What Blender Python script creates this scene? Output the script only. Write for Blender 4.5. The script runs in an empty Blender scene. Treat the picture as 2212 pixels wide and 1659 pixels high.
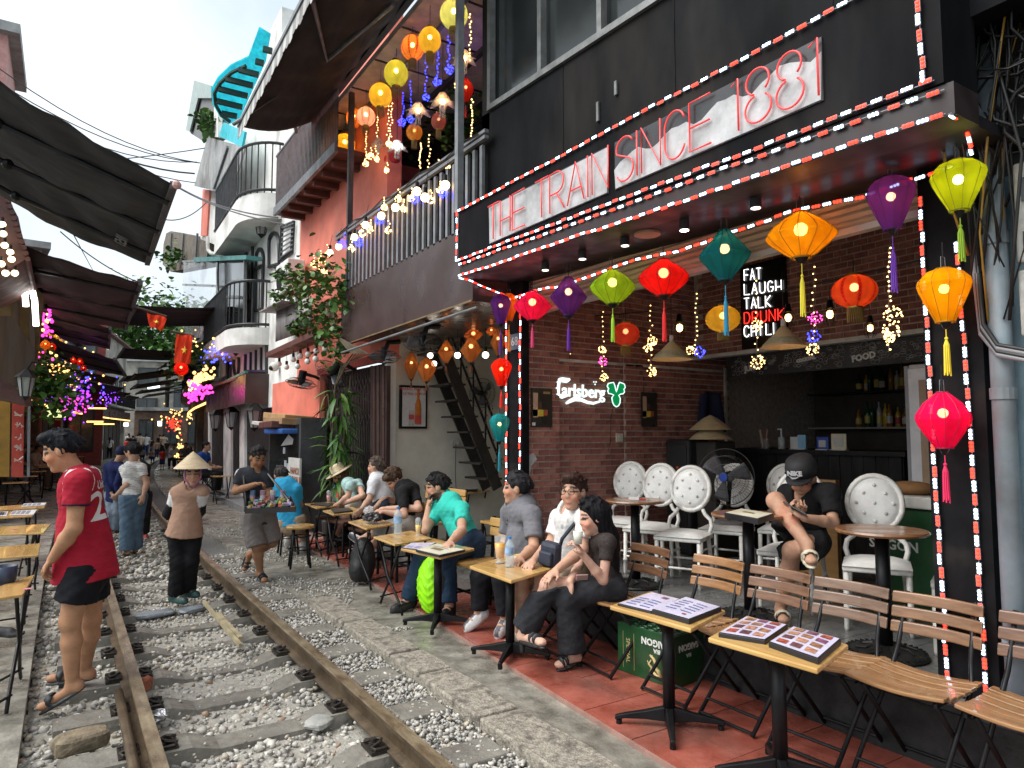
import bpy,math,random
import numpy as np
from mathutils import Vector,Matrix,noise as mnoise
R = random.Random(11)
V = Vector
sc = bpy.context.scene
# ---------------------------------------------------------------- camera, sky, sun, exposure
CAM_H,FPX,CX,CY,VPX,HY = 1.47,1500.0,1106.0,829.5,140.0,938.0
PITCH = math.atan((HY - CY) / FPX)
YAW = math.atan((CX - VPX) / math.hypot(FPX,HY - CY))
cd = bpy.data.cameras.new('camera'); cam = bpy.data.objects.new('camera',cd)
sc.collection.objects.link(cam); sc.camera = cam
cam.location = (0,0,CAM_H); cam.rotation_euler = (math.pi / 2 + PITCH,0,-YAW)
cd.sensor_width = 36; cd.lens = 36 * FPX / 2212.0; cd.clip_start = 0.05; cd.clip_end = 3000
SUN_EL,SUN_AZ = math.radians(52),math.radians(-78)      # high sun behind cloud, on the left of the street
world = bpy.data.worlds.new('World'); sc.world = world; world.use_nodes = True
nt = world.node_tree; nt.nodes.clear()
out = nt.nodes.new('ShaderNodeOutputWorld'); bg = nt.nodes.new('ShaderNodeBackground')
sky = nt.nodes.new('ShaderNodeTexSky'); sky.sky_type = 'NISHITA'; sky.sun_disc = False
sky.sun_elevation = SUN_EL; sky.sun_rotation = SUN_AZ; sky.air_density = 1.0; sky.dust_density = 4.0; sky.ozone_density = 1.0
hsv = nt.nodes.new('ShaderNodeHueSaturation'); hsv.inputs['Saturation'].default_value = 0.28
tc = nt.nodes.new('ShaderNodeTexCoord')
cl = nt.nodes.new('ShaderNodeTexNoise'); cl.inputs['Scale'].default_value = 3.4; cl.inputs['Detail'].default_value = 5; cl.inputs['Roughness'].default_value = 0.5
cr = nt.nodes.new('ShaderNodeMapRange'); cr.inputs['From Min'].default_value = 0.3; cr.inputs['From Max'].default_value = 0.72
cr.inputs['To Min'].default_value = 0.0; cr.inputs['To Max'].default_value = 1.0
mx = nt.nodes.new('ShaderNodeMix'); mx.data_type = 'RGBA'
mx.inputs[6].default_value = (2.7,3.35,3.8,1); mx.inputs[7].default_value = (5.2,5.6,5.8,1)
m2 = nt.nodes.new('ShaderNodeMix'); m2.data_type = 'RGBA'; m2.inputs[0].default_value = 0.72
nt.links.new(tc.outputs['Generated'],cl.inputs['Vector']); nt.links.new(cl.outputs['Fac'],cr.inputs['Value'])
nt.links.new(cr.outputs['Result'],mx.inputs[0]); nt.links.new(sky.outputs['Color'],hsv.inputs['Color'])
nt.links.new(hsv.outputs['Color'],m2.inputs[6]); nt.links.new(mx.outputs[2],m2.inputs[7])
nt.links.new(m2.outputs[2],bg.inputs['Color']); bg.inputs['Strength'].default_value = 0.1
nt.links.new(bg.outputs['Background'],out.inputs['Surface'])
sl = bpy.data.lights.new('sun','SUN'); sun = bpy.data.objects.new('sun',sl); sc.collection.objects.link(sun)
sl.energy = 1.5; sl.angle = math.radians(50); sl.color = (1.0,0.97,0.93)
sun.rotation_euler = V((math.sin(SUN_AZ) * math.cos(SUN_EL),math.cos(SUN_AZ) * math.cos(SUN_EL),math.sin(SUN_EL))).to_track_quat('Z','Y').to_euler()
vs = sc.view_settings; vs.view_transform = 'Standard'; vs.look = 'None'; vs.gamma = 1; vs.use_curve_mapping = False
vs.exposure = 1.4
sc.cycles.max_bounces = 8; sc.cycles.transparent_max_bounces = 12; sc.cycles.sample_clamp_indirect = 6

# ---------------------------------------------------------------- photo pixel (2212 wide) -> world
def ray(x,y):
    r = (x - CX) / FPX; u = -(y - CY) / FPX
    cp,sp,cy,sy = math.cos(PITCH),math.sin(PITCH),math.cos(YAW),math.sin(YAW)
    fy = cp - u * sp; fz = sp + u * cp
    return V((r * cy + fy * sy,-r * sy + fy * cy,fz))
FWD = ray(CX,CY)
O = V((0,0,CAM_H))
def px(x,y,X=None,Y=None,Z=None,D=None):
    d = ray(x,y)
    if X is not None: t = X / d.x
    elif Y is not None: t = Y / d.y
    elif Z is not None: t = (Z - CAM_H) / d.z
    else: t = D / d.dot(FWD)
    return O + d * t
def depth(p): return (p - O).dot(FWD)
def bend(y): return 0.0024 * max(0.0,y - 9) ** 2

# ---------------------------------------------------------------- materials
MATS = {}
def M(name,col=(.5,.5,.5),rough=.6,metal=0,var=.15,vs=8,bump=0,bs=60,emit=None,es=1,kind=None,spec=.5,
      vc=False,alpha=1,stretch=None,col2=None,trans=0,coat=0,dirt=0,wet=0):
    if name in MATS: return MATS[name]
    m = bpy.data.materials.new(name); m.use_nodes = True; MATS[name] = m
    n,l = m.node_tree.nodes,m.node_tree.links
    p = n['Principled BSDF']
    p.inputs['Roughness'].default_value = rough; p.inputs['Metallic'].default_value = metal
    p.inputs['Specular IOR Level'].default_value = spec; p.inputs['Coat Weight'].default_value = coat
    p.inputs['Transmission Weight'].default_value = trans; p.inputs['Alpha'].default_value = alpha
    t = n.new('ShaderNodeTexCoord'); mp = n.new('ShaderNodeMapping'); l.new(t.outputs['Object'],mp.inputs['Vector'])
    if stretch: mp.inputs['Scale'].default_value = stretch
    vec = mp.outputs['Vector']
    base = None
    if vc:
        a = n.new('ShaderNodeAttribute'); a.attribute_name = 'Col'; base = a.outputs['Color']
    if var:
        ns = n.new('ShaderNodeTexNoise'); ns.inputs['Scale'].default_value = vs; ns.inputs['Detail'].default_value = 6
        ns.inputs['Roughness'].default_value = .62; l.new(vec,ns.inputs['Vector'])
        mr = n.new('ShaderNodeMapRange'); mr.inputs['From Min'].default_value = .3; mr.inputs['From Max'].default_value = .7
        l.new(ns.outputs['Fac'],mr.inputs['Value'])
        mxn = n.new('ShaderNodeMix'); mxn.data_type = 'RGBA'; l.new(mr.outputs['Result'],mxn.inputs[0])
        if vc:
            lo,hi = n.new('ShaderNodeMix'),n.new('ShaderNodeMix')
            for q,f in ((lo,1 - var),(hi,1 + var)):
                q.data_type = 'RGBA'; q.blend_type = 'MULTIPLY'; q.inputs[0].default_value = 1
                l.new(base,q.inputs[6]); q.inputs[7].default_value = (f,f,f,1)
            l.new(lo.outputs[2],mxn.inputs[6]); l.new(hi.outputs[2],mxn.inputs[7])
        else:
            c2 = col2 or tuple(min(1,c * (1 + var)) for c in col); c1 = tuple(c * (1 - var) for c in col)
            if col2: c1 = col
            mxn.inputs[6].default_value = (*c1,1); mxn.inputs[7].default_value = (*c2,1)
        base = mxn.outputs[2]
        if dirt:
            n2 = n.new('ShaderNodeTexNoise'); n2.inputs['Scale'].default_value = vs * .35; n2.inputs['Detail'].default_value = 8
            l.new(vec,n2.inputs['Vector']); r2 = n.new('ShaderNodeMapRange'); r2.inputs['From Min'].default_value = .52; r2.inputs['From Max'].default_value = .68
            r2.inputs['To Max'].default_value = dirt; l.new(n2.outputs['Fac'],r2.inputs['Value'])
            md = n.new('ShaderNodeMix'); md.data_type = 'RGBA'; md.inputs[7].default_value = (.07,.06,.05,1)
            l.new(r2.outputs['Result'],md.inputs[0]); l.new(base,md.inputs[6]); base = md.outputs[2]
        if wet or rough < .95:
            rr = n.new('ShaderNodeMapRange'); rr.inputs['To Min'].default_value = max(.03,rough - .12 - wet); rr.inputs['To Max'].default_value = min(1,rough + .12)
            n3 = n.new('ShaderNodeTexNoise'); n3.inputs['Scale'].default_value = vs * .6; n3.inputs['Detail'].default_value = 4
            rr.inputs['From Min'].default_value = .35; rr.inputs['From Max'].default_value = .65
            l.new(vec,n3.inputs['Vector']); l.new(n3.outputs['Fac'],rr.inputs['Value']); l.new(rr.outputs['Result'],p.inputs['Roughness'])
    if base is not None: l.new(base,p.inputs['Base Color'])
    else: p.inputs['Base Color'].default_value = (*col,1)
    if bump:
        nb = n.new('ShaderNodeTexNoise'); nb.inputs['Scale'].default_value = bs; nb.inputs['Detail'].default_value = 5
        l.new(vec,nb.inputs['Vector']); b = n.new('ShaderNodeBump'); b.inputs['Strength'].default_value = bump; b.inputs['Distance'].default_value = .01
        l.new(nb.outputs['Fac'],b.inputs['Height']); l.new(b.outputs['Normal'],p.inputs['Normal'])
    if emit is not None:
        p.inputs['Emission Color'].default_value = (*emit,1); p.inputs['Emission Strength'].default_value = es
    return m
def glow(name,col,s): return M(name,col,.4,var=0,emit=col,es=s)
def silk(name,col,thin=.22,warm=1.0):
    """lantern cloth: diffuse + translucent, a little see-through so the bulb shows"""
    if name in MATS: return MATS[name]
    m = bpy.data.materials.new(name); m.use_nodes = True; MATS[name] = m
    n,l = m.node_tree.nodes,m.node_tree.links; n.remove(n['Principled BSDF']); o = n['Material Output']
    d,t,tr = n.new('ShaderNodeBsdfDiffuse'),n.new('ShaderNodeBsdfTranslucent'),n.new('ShaderNodeBsdfTransparent')
    tcn = n.new('ShaderNodeTexCoord'); w = n.new('ShaderNodeTexNoise'); w.inputs['Scale'].default_value = 14; w.inputs['Detail'].default_value = 7
    mp = n.new('ShaderNodeMapping'); mp.inputs['Scale'].default_value = (1,1,.35); l.new(tcn.outputs['Object'],mp.inputs['Vector']); l.new(mp.outputs['Vector'],w.inputs['Vector'])
    mr = n.new('ShaderNodeMapRange'); mr.inputs['From Min'].default_value = .3; mr.inputs['From Max'].default_value = .7
    l.new(w.outputs['Fac'],mr.inputs['Value'])
    mc = n.new('ShaderNodeMix'); mc.data_type = 'RGBA'; mc.inputs[6].default_value = (*[c * .72 for c in col],1); mc.inputs[7].default_value = (*[min(1,c * 1.2) for c in col],1)
    l.new(mr.outputs['Result'],mc.inputs[0]); l.new(mc.outputs[2],d.inputs['Color']); l.new(mc.outputs[2],t.inputs['Color'])
    tr.inputs['Color'].default_value = (*[min(1,c * .6 + .4) for c in col],1)
    a,b = n.new('ShaderNodeMixShader'),n.new('ShaderNodeMixShader'); a.inputs[0].default_value = .5; b.inputs[0].default_value = thin
    l.new(d.outputs[0],a.inputs[1]); l.new(t.outputs[0],a.inputs[2]); l.new(a.outputs[0],b.inputs[1]); l.new(tr.outputs[0],b.inputs[2])
    l.new(b.outputs[0],o.inputs['Surface']); return m
def sheet(name,col,alpha,rough=.25):
    """clear plastic / thin glass"""
    if name in MATS: return MATS[name]
    m = bpy.data.materials.new(name); m.use_nodes = True; MATS[name] = m
    n,l = m.node_tree.nodes,m.node_tree.links; p = n['Principled BSDF']; o = n['Material Output']
    p.inputs['Base Color'].default_value = (*col,1); p.inputs['Roughness'].default_value = rough
    tr = n.new('ShaderNodeBsdfTransparent'); mxs = n.new('ShaderNodeMixShader'); mxs.inputs[0].default_value = alpha
    l.new(tr.outputs[0],mxs.inputs[1]); l.new(p.outputs[0],mxs.inputs[2]); l.new(mxs.outputs[0],o.inputs['Surface']); return m
def wood(name,a,b,scale=1.0,rough=.4,axis=1,coat=.2):
    if name in MATS: return MATS[name]
    st = [14 * scale] * 3; st[axis] = 1.3 * scale
    return M(name,a,rough,var=.3,vs=2.2,col2=b,stretch=st,bump=.15,bs=5,coat=coat)

# ---------------------------------------------------------------- mesh builder
def rotm(rz=0,rx=0,ry=0): return Matrix.Rotation(rz,3,'Z') @ Matrix.Rotation(ry,3,'Y') @ Matrix.Rotation(rx,3,'X')
class B:
    def __init__(s): s.v = []; s.f = []; s.m = []; s.c = None
    def add(s,vs_,fs,mi=0):
        o = len(s.v); s.v += [V(p) for p in vs_]; s.f += [tuple(i + o for i in f) for f in fs]; s.m += [mi] * len(fs); return s
    def box(s,c,d,rot=None,mi=0):
        c = V(c); q = []
        for z in (-.5,.5):
            for x,y in ((-.5,-.5),(.5,-.5),(.5,.5),(-.5,.5)):
                p = V((x * d[0],y * d[1],z * d[2])); q.append(c + (rot @ p if rot is not None else p))
        return s.add(q,[(3,2,1,0),(4,5,6,7),(0,1,5,4),(1,2,6,5),(2,3,7,6),(3,0,4,7)],mi)
    def span(s,a,b,mi=0):
        a,b = V(a),V(b); return s.box((a + b) / 2,[abs(t) for t in (b - a)],None,mi)
    def beam(s,a,b,w,h,up=(0,0,1),mi=0):
        a,b = V(a),V(b); y = (b - a); L = y.length; y = y / L; x = y.cross(V(up))
        if x.length < 1e-4: x = y.cross(V((1,0,0)))
        x.normalize(); z = x.cross(y); return s.box((a + b) / 2,(w,L,h),Matrix((x,y,z)).transposed(),mi)
    def tube(s,pts,r,n=8,closed=False,mi=0,caps=True):
        pts = [V(p) for p in pts]; k = len(pts); rr = r if isinstance(r,(list,tuple)) else [r] * k
        t0 = (pts[1] - pts[0]).normalized(); u = t0.orthogonal().normalized(); q = []
        for i in range(k):
            t = (pts[(i + 1) % k] - pts[i - 1]) if closed else (pts[min(i + 1,k - 1)] - pts[max(i - 1,0)])
            t = t.normalized() if t.length > 1e-9 else t0
            u = (u - t * u.dot(t)); u = u.normalized() if u.length > 1e-6 else t.orthogonal().normalized(); w = t.cross(u)
            q += [pts[i] + (u * math.cos(2 * math.pi * j / n) + w * math.sin(2 * math.pi * j / n)) * rr[i] for j in range(n)]
        fs = []
        for i in range(k if closed else k - 1):
            a,b = i * n,((i + 1) % k) * n
            fs += [(a + j,a + (j + 1) % n,b + (j + 1) % n,b + j) for j in range(n)]
        if caps and not closed: fs += [tuple(range(n))[::-1],tuple(range((k - 1) * n,k * n))]
        return s.add(q,fs,mi)
    def cyl(s,a,b,r0,r1=None,n=12,mi=0): return s.tube([a,b],[r0,r0 if r1 is None else r1],n,mi=mi)
    def lathe(s,prof,c=(0,0,0),n=16,mi=0,lobe=0,caps=False):
        c = V(c); q = []
        for r,z in prof:
            for j in range(n):
                a = 2 * math.pi * j / n; f = 1 - (lobe if j % 2 else 0)
                q.append(c + V((r * f * math.cos(a),r * f * math.sin(a),z)))
        fs = [(i * n + j,i * n + (j + 1) % n,(i + 1) * n + (j + 1) % n,(i + 1) * n + j) for i in range(len(prof) - 1) for j in range(n)]
        if caps: fs += [tuple(range(n))[::-1],tuple(range((len(prof) - 1) * n,len(prof) * n))]
        return s.add(q,fs,mi)
    def ball(s,c,r,n=10,mi=0):
        r3 = r if isinstance(r,(list,tuple)) else (r,r,r); q = []; m = max(4,n // 2 + 1); c = V(c)
        for i in range(m + 1):
            a = math.pi * i / m
            for j in range(n):
                b = 2 * math.pi * j / n
                q.append(c + V((r3[0] * math.sin(a) * math.cos(b),r3[1] * math.sin(a) * math.sin(b),-r3[2] * math.cos(a))))
        return s.add(q,[(i * n + j,i * n + (j + 1) % n,(i + 1) * n + (j + 1) % n,(i + 1) * n + j) for i in range(m) for j in range(n)],mi)
    def prism(s,poly,vec,mi=0):
        poly = [V(p) for p in poly]; vec = V(vec); n = len(poly)
        return s.add(poly + [p + vec for p in poly],[tuple(range(n))[::-1],tuple(range(n,2 * n))] + [(i,(i + 1) % n,n + (i + 1) % n,n + i) for i in range(n)],mi)
    def grid(s,fn,nu,nv,mi=0):
        return s.add([fn(i / nu,j / nv) for i in range(nu + 1) for j in range(nv + 1)],
                     [(i * (nv + 1) + j,(i + 1) * (nv + 1) + j,(i + 1) * (nv + 1) + j + 1,i * (nv + 1) + j + 1) for i in range(nu) for j in range(nv)],mi)
    def mesh(s,name,mats,smooth=False):
        me = bpy.data.meshes.new(name); me.from_pydata([tuple(p) for p in s.v],[],s.f)
        for m in (mats if isinstance(mats,(list,tuple)) else [mats]): me.materials.append(m)
        if any(s.m): me.polygons.foreach_set('material_index',s.m)
        if smooth: me.polygons.foreach_set('use_smooth',[True] * len(me.polygons))
        if s.c is not None:
            a = me.color_attributes.new('Col','FLOAT_COLOR','POINT'); a.data.foreach_set('color',np.asarray(s.c,dtype=np.float32).ravel())
        me.update(); return me
    def obj(s,name,mats,parent=None,label=None,cat=None,group=None,kind=None,smooth=False,bevel=0,local=False,solid=0):
        return link(name,s.mesh(name,mats,smooth),parent,label,cat,group,kind,bevel,local,solid)
def tag(o,label=None,cat=None,group=None,kind=None):
    for k,v in (('label',label),('category',cat),('group',group),('kind',kind)):
        if v: o[k] = v
    return o
def link(name,me,parent=None,label=None,cat=None,group=None,kind=None,bevel=0,local=False,solid=0):
    o = bpy.data.objects.new(name,me); sc.collection.objects.link(o)
    if parent is not None:
        o.parent = parent
        if not local and parent.type == 'EMPTY': o.matrix_parent_inverse = Matrix.Translation(-parent.location)
    if solid:
        w = o.modifiers.new('solid','SOLIDIFY'); w.thickness = solid; w.offset = 0
    if bevel:
        w = o.modifiers.new('bevel','BEVEL'); w.width = bevel; w.segments = 2; w.limit_method = 'ANGLE'
    return tag(o,label,cat,group,kind)
def thing(name,label,cat,loc=(0,0,0),rz=0,group=None):
    o = bpy.data.objects.new(name,None); sc.collection.objects.link(o); o.location = loc; o.rotation_euler = (0,0,rz)
    o.empty_display_size = .05; return tag(o,label,cat,group)
KIDS = {}
def dup(root,loc,rz=0,label=None,group=None,scale=None):
    def rec(o,par):
        c = o.copy(); sc.collection.objects.link(c)
        if par is not None: c.parent = par; c.matrix_parent_inverse = o.matrix_parent_inverse
        for ch in kids.get(o.name,[]): rec(ch,c)
        return c
    kids = {}
    for o in sc.collection.objects:
        if o.parent is not None: kids.setdefault(o.parent.name,[]).append(o)
    r = rec(root,None); r.location = loc; r.rotation_euler = (0,0,rz)
    if scale: r.scale = (scale,) * 3
    return tag(r,label,None,group)
def lerp(a,b,t): return a + (b - a) * t
def sag(a,b,d,n=12): a,b = V(a),V(b); return [a.lerp(b,i / n) - V((0,0,d * 4 * (i / n) * (1 - i / n))) for i in range(n + 1)]
def text(body,size,name,mats,origin,xdir,ydir,parent=None,depth=.002,bold=0,align='CENTER',fitw=None,**k):
    """flat lettering as a thin mesh; xdir/ydir are the reading and up directions"""
    cu = bpy.data.curves.new('lettering','FONT'); cu.body = body; cu.size = size; cu.extrude = depth; cu.align_x = align; cu.align_y = 'CENTER'
    cu.offset = bold; cu.resolution_u = 2; cu.fill_mode = 'BOTH'
    t = bpy.data.objects.new('lettering',cu); sc.collection.objects.link(t)
    bpy.context.view_layer.update(); dg = bpy.context.evaluated_depsgraph_get()
    me = bpy.data.meshes.new_from_object(t.evaluated_get(dg)); bpy.data.objects.remove(t); bpy.data.curves.remove(cu)
    x,y = V(xdir).normalized(),V(ydir).normalized(); z = x.cross(y)
    if fitw: xs_ = [v.co.x for v in me.vertices]; me.transform(Matrix.Scale(fitw / (max(xs_) - min(xs_)),4,(1,0,0)))
    me.transform(Matrix.Translation(V(origin)) @ Matrix((x,y,z)).transposed().to_4x4())
    me.materials.clear(); me.materials.append(mats); me.name = name
    return link(name,me,parent,**k)
BLACK = M('black_metal',(.006,.006,.007),.45,.1,var=.3,vs=20,spec=.3)
# ================================================================ GROUND, TRACK, PAVEMENTS
B().add([(-300,-60,-.32),(300,-60,-.32),(300,900,-.32),(-300,900,-.32)],[(0,1,2,3)]).obj('ground',M('packed_dirt',(.13,.12,.105),.9,var=.35,vs=3,bump=.4,bs=40),kind='structure')
def strip(name,mat,f0,f1,ys,z,thick,parent=None,kind='structure'):
    b = B(); n = len(ys)
    q = []
    for y in ys: q += [(f0(y),y,z),(f1(y),y,z),(f1(y),y,z - thick),(f0(y),y,z - thick)]
    fs = []
    for i in range(n - 1):
        a,c = 4 * i,4 * i + 4
        fs += [(a,a + 1,c + 1,c),(a + 1,a + 2,c + 2,c + 1),(a + 3,a,c,c + 3),(a + 2,a + 3,c + 3,c + 2)]
    fs += [(3,2,1,0),(4 * n - 4,4 * n - 3,4 * n - 2,4 * n - 1)]
    return b.add(q,fs).obj(name,mat,parent,kind=kind)
YS = [1 - 4,1,3,5,7,9,11,13,15,18,21,24,28,32,37,42,48,55,62,70]
CONC = M('worn_concrete',(.085,.08,.066),.6,var=.5,vs=6,bump=.9,bs=26,dirt=.6,wet=.35,col2=(.33,.31,.26))
AGG = M('pebble_concrete',(.13,.115,.095),.75,var=.6,vs=42,bump=1,bs=85,dirt=.8,col2=(.4,.36,.29))
GRAV = M('fine_gravel_bed',(.14,.135,.125),.9,var=.5,vs=60,bump=1,bs=90)
TILE = M('red_cement_tile',(.2,.042,.026),.5,var=.5,vs=6,bump=.25,bs=30,wet=.36,dirt=.45,col2=(.37,.11,.078))
GROUT = M('grout',(.26,.15,.12),.9,var=.3)
def tx(y): return 2.34 + .07 * (min(y,7.4) - 2.4) + (.018 * (y - 7.4) if y > 7.4 else 0) + bend(y)
strip('track_bed',M('track_bed_dirt',(.24,.225,.195),.95,var=.5,vs=20,bump=1,bs=70,col2=(.42,.4,.35)),lambda y: -.12 + bend(y),lambda y: 1.9 + bend(y),YS,-.2,.1)
strip('side_path',CONC,lambda y: -4 + bend(y),lambda y: -.13 + bend(y),YS,-.1,.2)
strip('concrete_pavement',CONC,lambda y: 1.88 + bend(y),lambda y: 3.6 + bend(y),YS,-.022,.2)
# --- track: rails, sleepers, fastenings
track = thing('railway_track','rusty metre gauge railway track on concrete sleepers running down the street','railway track',(.95,0,-.13))
RAIL = M('rusted_rail',(.075,.052,.035),.45,.55,var=.5,vs=7,bump=.3,bs=50,col2=(.17,.125,.075))
RAILTOP = M('worn_rail_head',(.12,.075,.04),.38,.45,var=.6,vs=9,bump=.5,bs=30,stretch=(1.5,.5,1),col2=(.36,.29,.19))
prof = [(-.03,0),(.03,0),(.033,-.012),(.031,-.034),(.009,-.044),(.008,-.108),(.055,-.122),(.055,-.132),(-.055,-.132),(-.055,-.122),(-.008,-.108),(-.009,-.044),(-.031,-.034),(-.033,-.012)]
for side in (-1,1):
    b = B(); n = len(prof); ys = [-2 + .5 * i for i in range(0,22)] + [9 + 1.5 * i for i in range(1,34)]
    for y in ys: b.v += [V((.95 + side * .533 + bend(y) + p[0],y,p[1])) for p in prof]
    for i in range(len(ys) - 1):
        for j in range(n):
            b.f.append((i * n + j,i * n + (j + 1) % n,(i + 1) * n + (j + 1) % n,(i + 1) * n + j)); b.m.append(1 if j in (0,13) else 0)
    r_ = b.obj('rail',[RAIL,RAILTOP],track)
    if side < 0:   # old guard rod lying along the left rail
        B().tube([(.95 - .533 - .085,y,-.075 + .006 * math.sin(y * 5)) for y in (1.8,2.4,3.0,3.6,4.2,4.9)],.026,8).obj('guard_rod',RAIL,r_,smooth=True)
SLEEP = M('sleeper_concrete',(.12,.11,.094),.7,var=.5,vs=7,bump=.8,bs=32,dirt=.6,wet=.25,col2=(.24,.225,.19))
b = B(); sp = [(-.94,.0),(-.72,.0),(-.36,.0),(-.22,-.045),(.22,-.045),(.36,.0),(.72,0),(.94,0)]; q = []
for x,z in sp:
    w = .105 if abs(x) > .3 else .088
    q += [(x,-w - .03,-.2),(x,-w,z),(x,w,z),(x,w + .03,-.2)]
fs = [(0,1,2,3),(31,30,29,28)]
for i in range(7):
    a = 4 * i; fs += [(a,a + 4,a + 5,a + 1),(a + 1,a + 5,a + 6,a + 2),(a + 2,a + 6,a + 7,a + 3)]
sleeper_me = b.add(q,fs).mesh('sleeper',SLEEP)
b = B()      # rail clip: base plate, bolt and bent spring clip
b.box((0,0,.008),(.1,.15,.016)); b.cyl((.01,0,.01),(.01,0,.055),.014,n=6); b.cyl((.01,0,.03),(.01,0,.036),.026,n=6)
b.tube([(-.04,-.06,.02),(.03,-.07,.025),(.045,-.045,.03),(-.01,-.03,.04),(-.03,0,.042),(-.01,.03,.04),(.045,.045,.03),(.03,.07,.025),(-.04,.06,.02)],.009,6)
clip_me = b.mesh('rail_clip',M('greasy_iron',(.045,.038,.032),.5,.6,var=.4,vs=20,bump=.3))
yy = 1.6; i = 0
while yy < 34:
    o = link('sleeper',sleeper_me,track); o.matrix_parent_inverse = Matrix.Translation(-track.location)
    o.location = (.95 + bend(yy) + R.uniform(-.02,.02),yy,-.13 + R.uniform(-.012,.006)); o.rotation_euler = (R.uniform(-.02,.02),0,R.uniform(-.025,.025) - math.atan(.0048 * max(0,yy - 9)))
    if yy < 13:
        for s in (-1,1):
            for e in (-1,1):
                c = link('rail_clip',clip_me,track); c.location = (.95 + s * .533 + e * .085 + bend(yy),yy + R.uniform(-.01,.01),-.132); c.rotation_euler = (0,0,0 if e > 0 else math.pi)
    yy += .62 + R.uniform(-.015,.015); i += 1
# --- ballast stones: uncountable, one object with a tone for every stone
import bmesh
ico = bmesh.new(); bmesh.ops.create_icosphere(ico,subdivisions=1,radius=1); icv = np.array([v.co[:] for v in ico.verts]); icf = np.array([[v.index for v in f.verts] for f in ico.faces]); ico.free()
rng = np.random.default_rng(5)
def stones(name,pos,size,tones,mat,kind='stuff',label=None,cat=None):
    n = len(pos); var = icv[None] * rng.uniform(.5,1.4,(14,len(icv),1)); v = var[rng.integers(0,14,n)]
    q = rng.normal(size=(n,4)); q /= np.linalg.norm(q,axis=1)[:,None]; w,x,y,z = q.T
    Rm = np.stack([1 - 2 * (y * y + z * z),2 * (x * y - z * w),2 * (x * z + y * w),2 * (x * y + z * w),1 - 2 * (x * x + z * z),2 * (y * z - x * w),2 * (x * z - y * w),2 * (y * z + x * w),1 - 2 * (x * x + y * y)],1).reshape(n,3,3)
    v = v * rng.uniform(.6,1.15,(n,1,3)) * size[:,None,None]
    v = np.einsum('nij,nkj->nki',Rm,v); v[:,:,2] *= .8; v += pos[:,None]
    f = icf[None] + (np.arange(n) * len(icv))[:,None,None]
    me = bpy.data.meshes.new(name); me.vertices.add(n * len(icv)); me.vertices.foreach_set('co',v.astype(np.float32).ravel())
    nf = n * len(icf); me.loops.add(nf * 3); me.loops.foreach_set('vertex_index',f.astype(np.int32).ravel()); me.polygons.add(nf)
    me.polygons.foreach_set('loop_start',np.arange(0,nf * 3,3,dtype=np.int32)); me.update()
    a = me.color_attributes.new('Col','FLOAT_COLOR','POINT'); c = np.ones((n,len(icv),4),np.float32); c[:,:,:3] = tones[:,None]
    a.data.foreach_set('color',c.ravel()); me.materials.append(mat); me.update()
    return link(name,me,kind=kind,label=label,cat=cat)
PAL = np.array([[.46,.44,.395],[.37,.355,.325],[.3,.285,.26],[.52,.495,.44],[.4,.345,.265],[.25,.23,.2],[.33,.23,.16]])
def tones(n,p=(.26,.24,.2,.12,.1,.06,.02)): return PAL[rng.choice(7,n,p=p)] * rng.uniform(.8,1.15,(n,1))
STONE = M('ballast_stone',vc=True,rough=.85,var=.3,vs=30,bump=.3,bs=90)
bv = np.vectorize(bend)
def field(n,x0,x1,y0,y1,z,dz,s0,s1,pw=1.0):
    y = y0 + (y1 - y0) * rng.random(n) ** pw; x = rng.uniform(x0,x1,n) + bv(y)
    # the heap is higher between sleepers, lower on them
    return np.stack([x,y,z + dz * rng.random(n)],1),rng.uniform(s0,s1,n) * rng.uniform(.7,1.3,n)
a1,s1 = field(8200,.46,1.44,1.7,9,-.222,.04,.01,.025,1.3)
lump = np.array([mnoise.noise(V((p[0] * 2.5,p[1] * 2.5,0))) for p in a1]); a1[:,2] += .03 * lump
a2,s2 = field(2600,-.14,.38,2.2,9,-.218,.035,.013,.028,1.3)
a3,s3 = field(4200,-.1,1.9,9,26,-.19,.05,.02,.036,1.6)
a6,s6 = field(900,-.05,1.9,1.8,12,-.14,.012,.006,.014,1.3)
pp,ss = np.vstack([a1,a2,a3,a6]),np.concatenate([s1,s2,s3,s6]); stones('ballast',pp,ss,tones(len(pp)),STONE,label='loose grey and cream ballast stones between the sleepers',cat='ballast')
a4,s4 = field(9500,1.545,1.87,1.5,9.5,-.08,.04,.008,.017,1.25)
strip('gravel_bed',GRAV,lambda y: 1.53 + bend(y),lambda y: 1.885 + bend(y),YS,-.075,.12)
stones('gravel',a4,s4,tones(len(a4),(.3,.3,.22,.14,.02,.02,0)),STONE,label='fine grey gravel beside the right rail',cat='gravel')
a5,s5 = field(3800,1.9,2.6,5.0,13,-.02,.012,.007,.014,1.4)
k_ = np.array([mnoise.noise(V((p[0] * 1.6,p[1] * .9,3))) for p in a5]) > .02; stones('scattered_grit',a5[k_],s5[k_],tones(int(k_.sum()),(.4,.3,.1,.2,0,0,0)),STONE,label='pale grit scattered over the broken concrete pavement',cat='grit')
# sleeper ends showing flush in the gravel
for y in np.arange(1.75,9.4,.62):
    B().span((1.56,y - .11,-.1),(1.84,y + .11,-.036)).obj('sleeper_end',SLEEP,track,bevel=.01)
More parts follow.
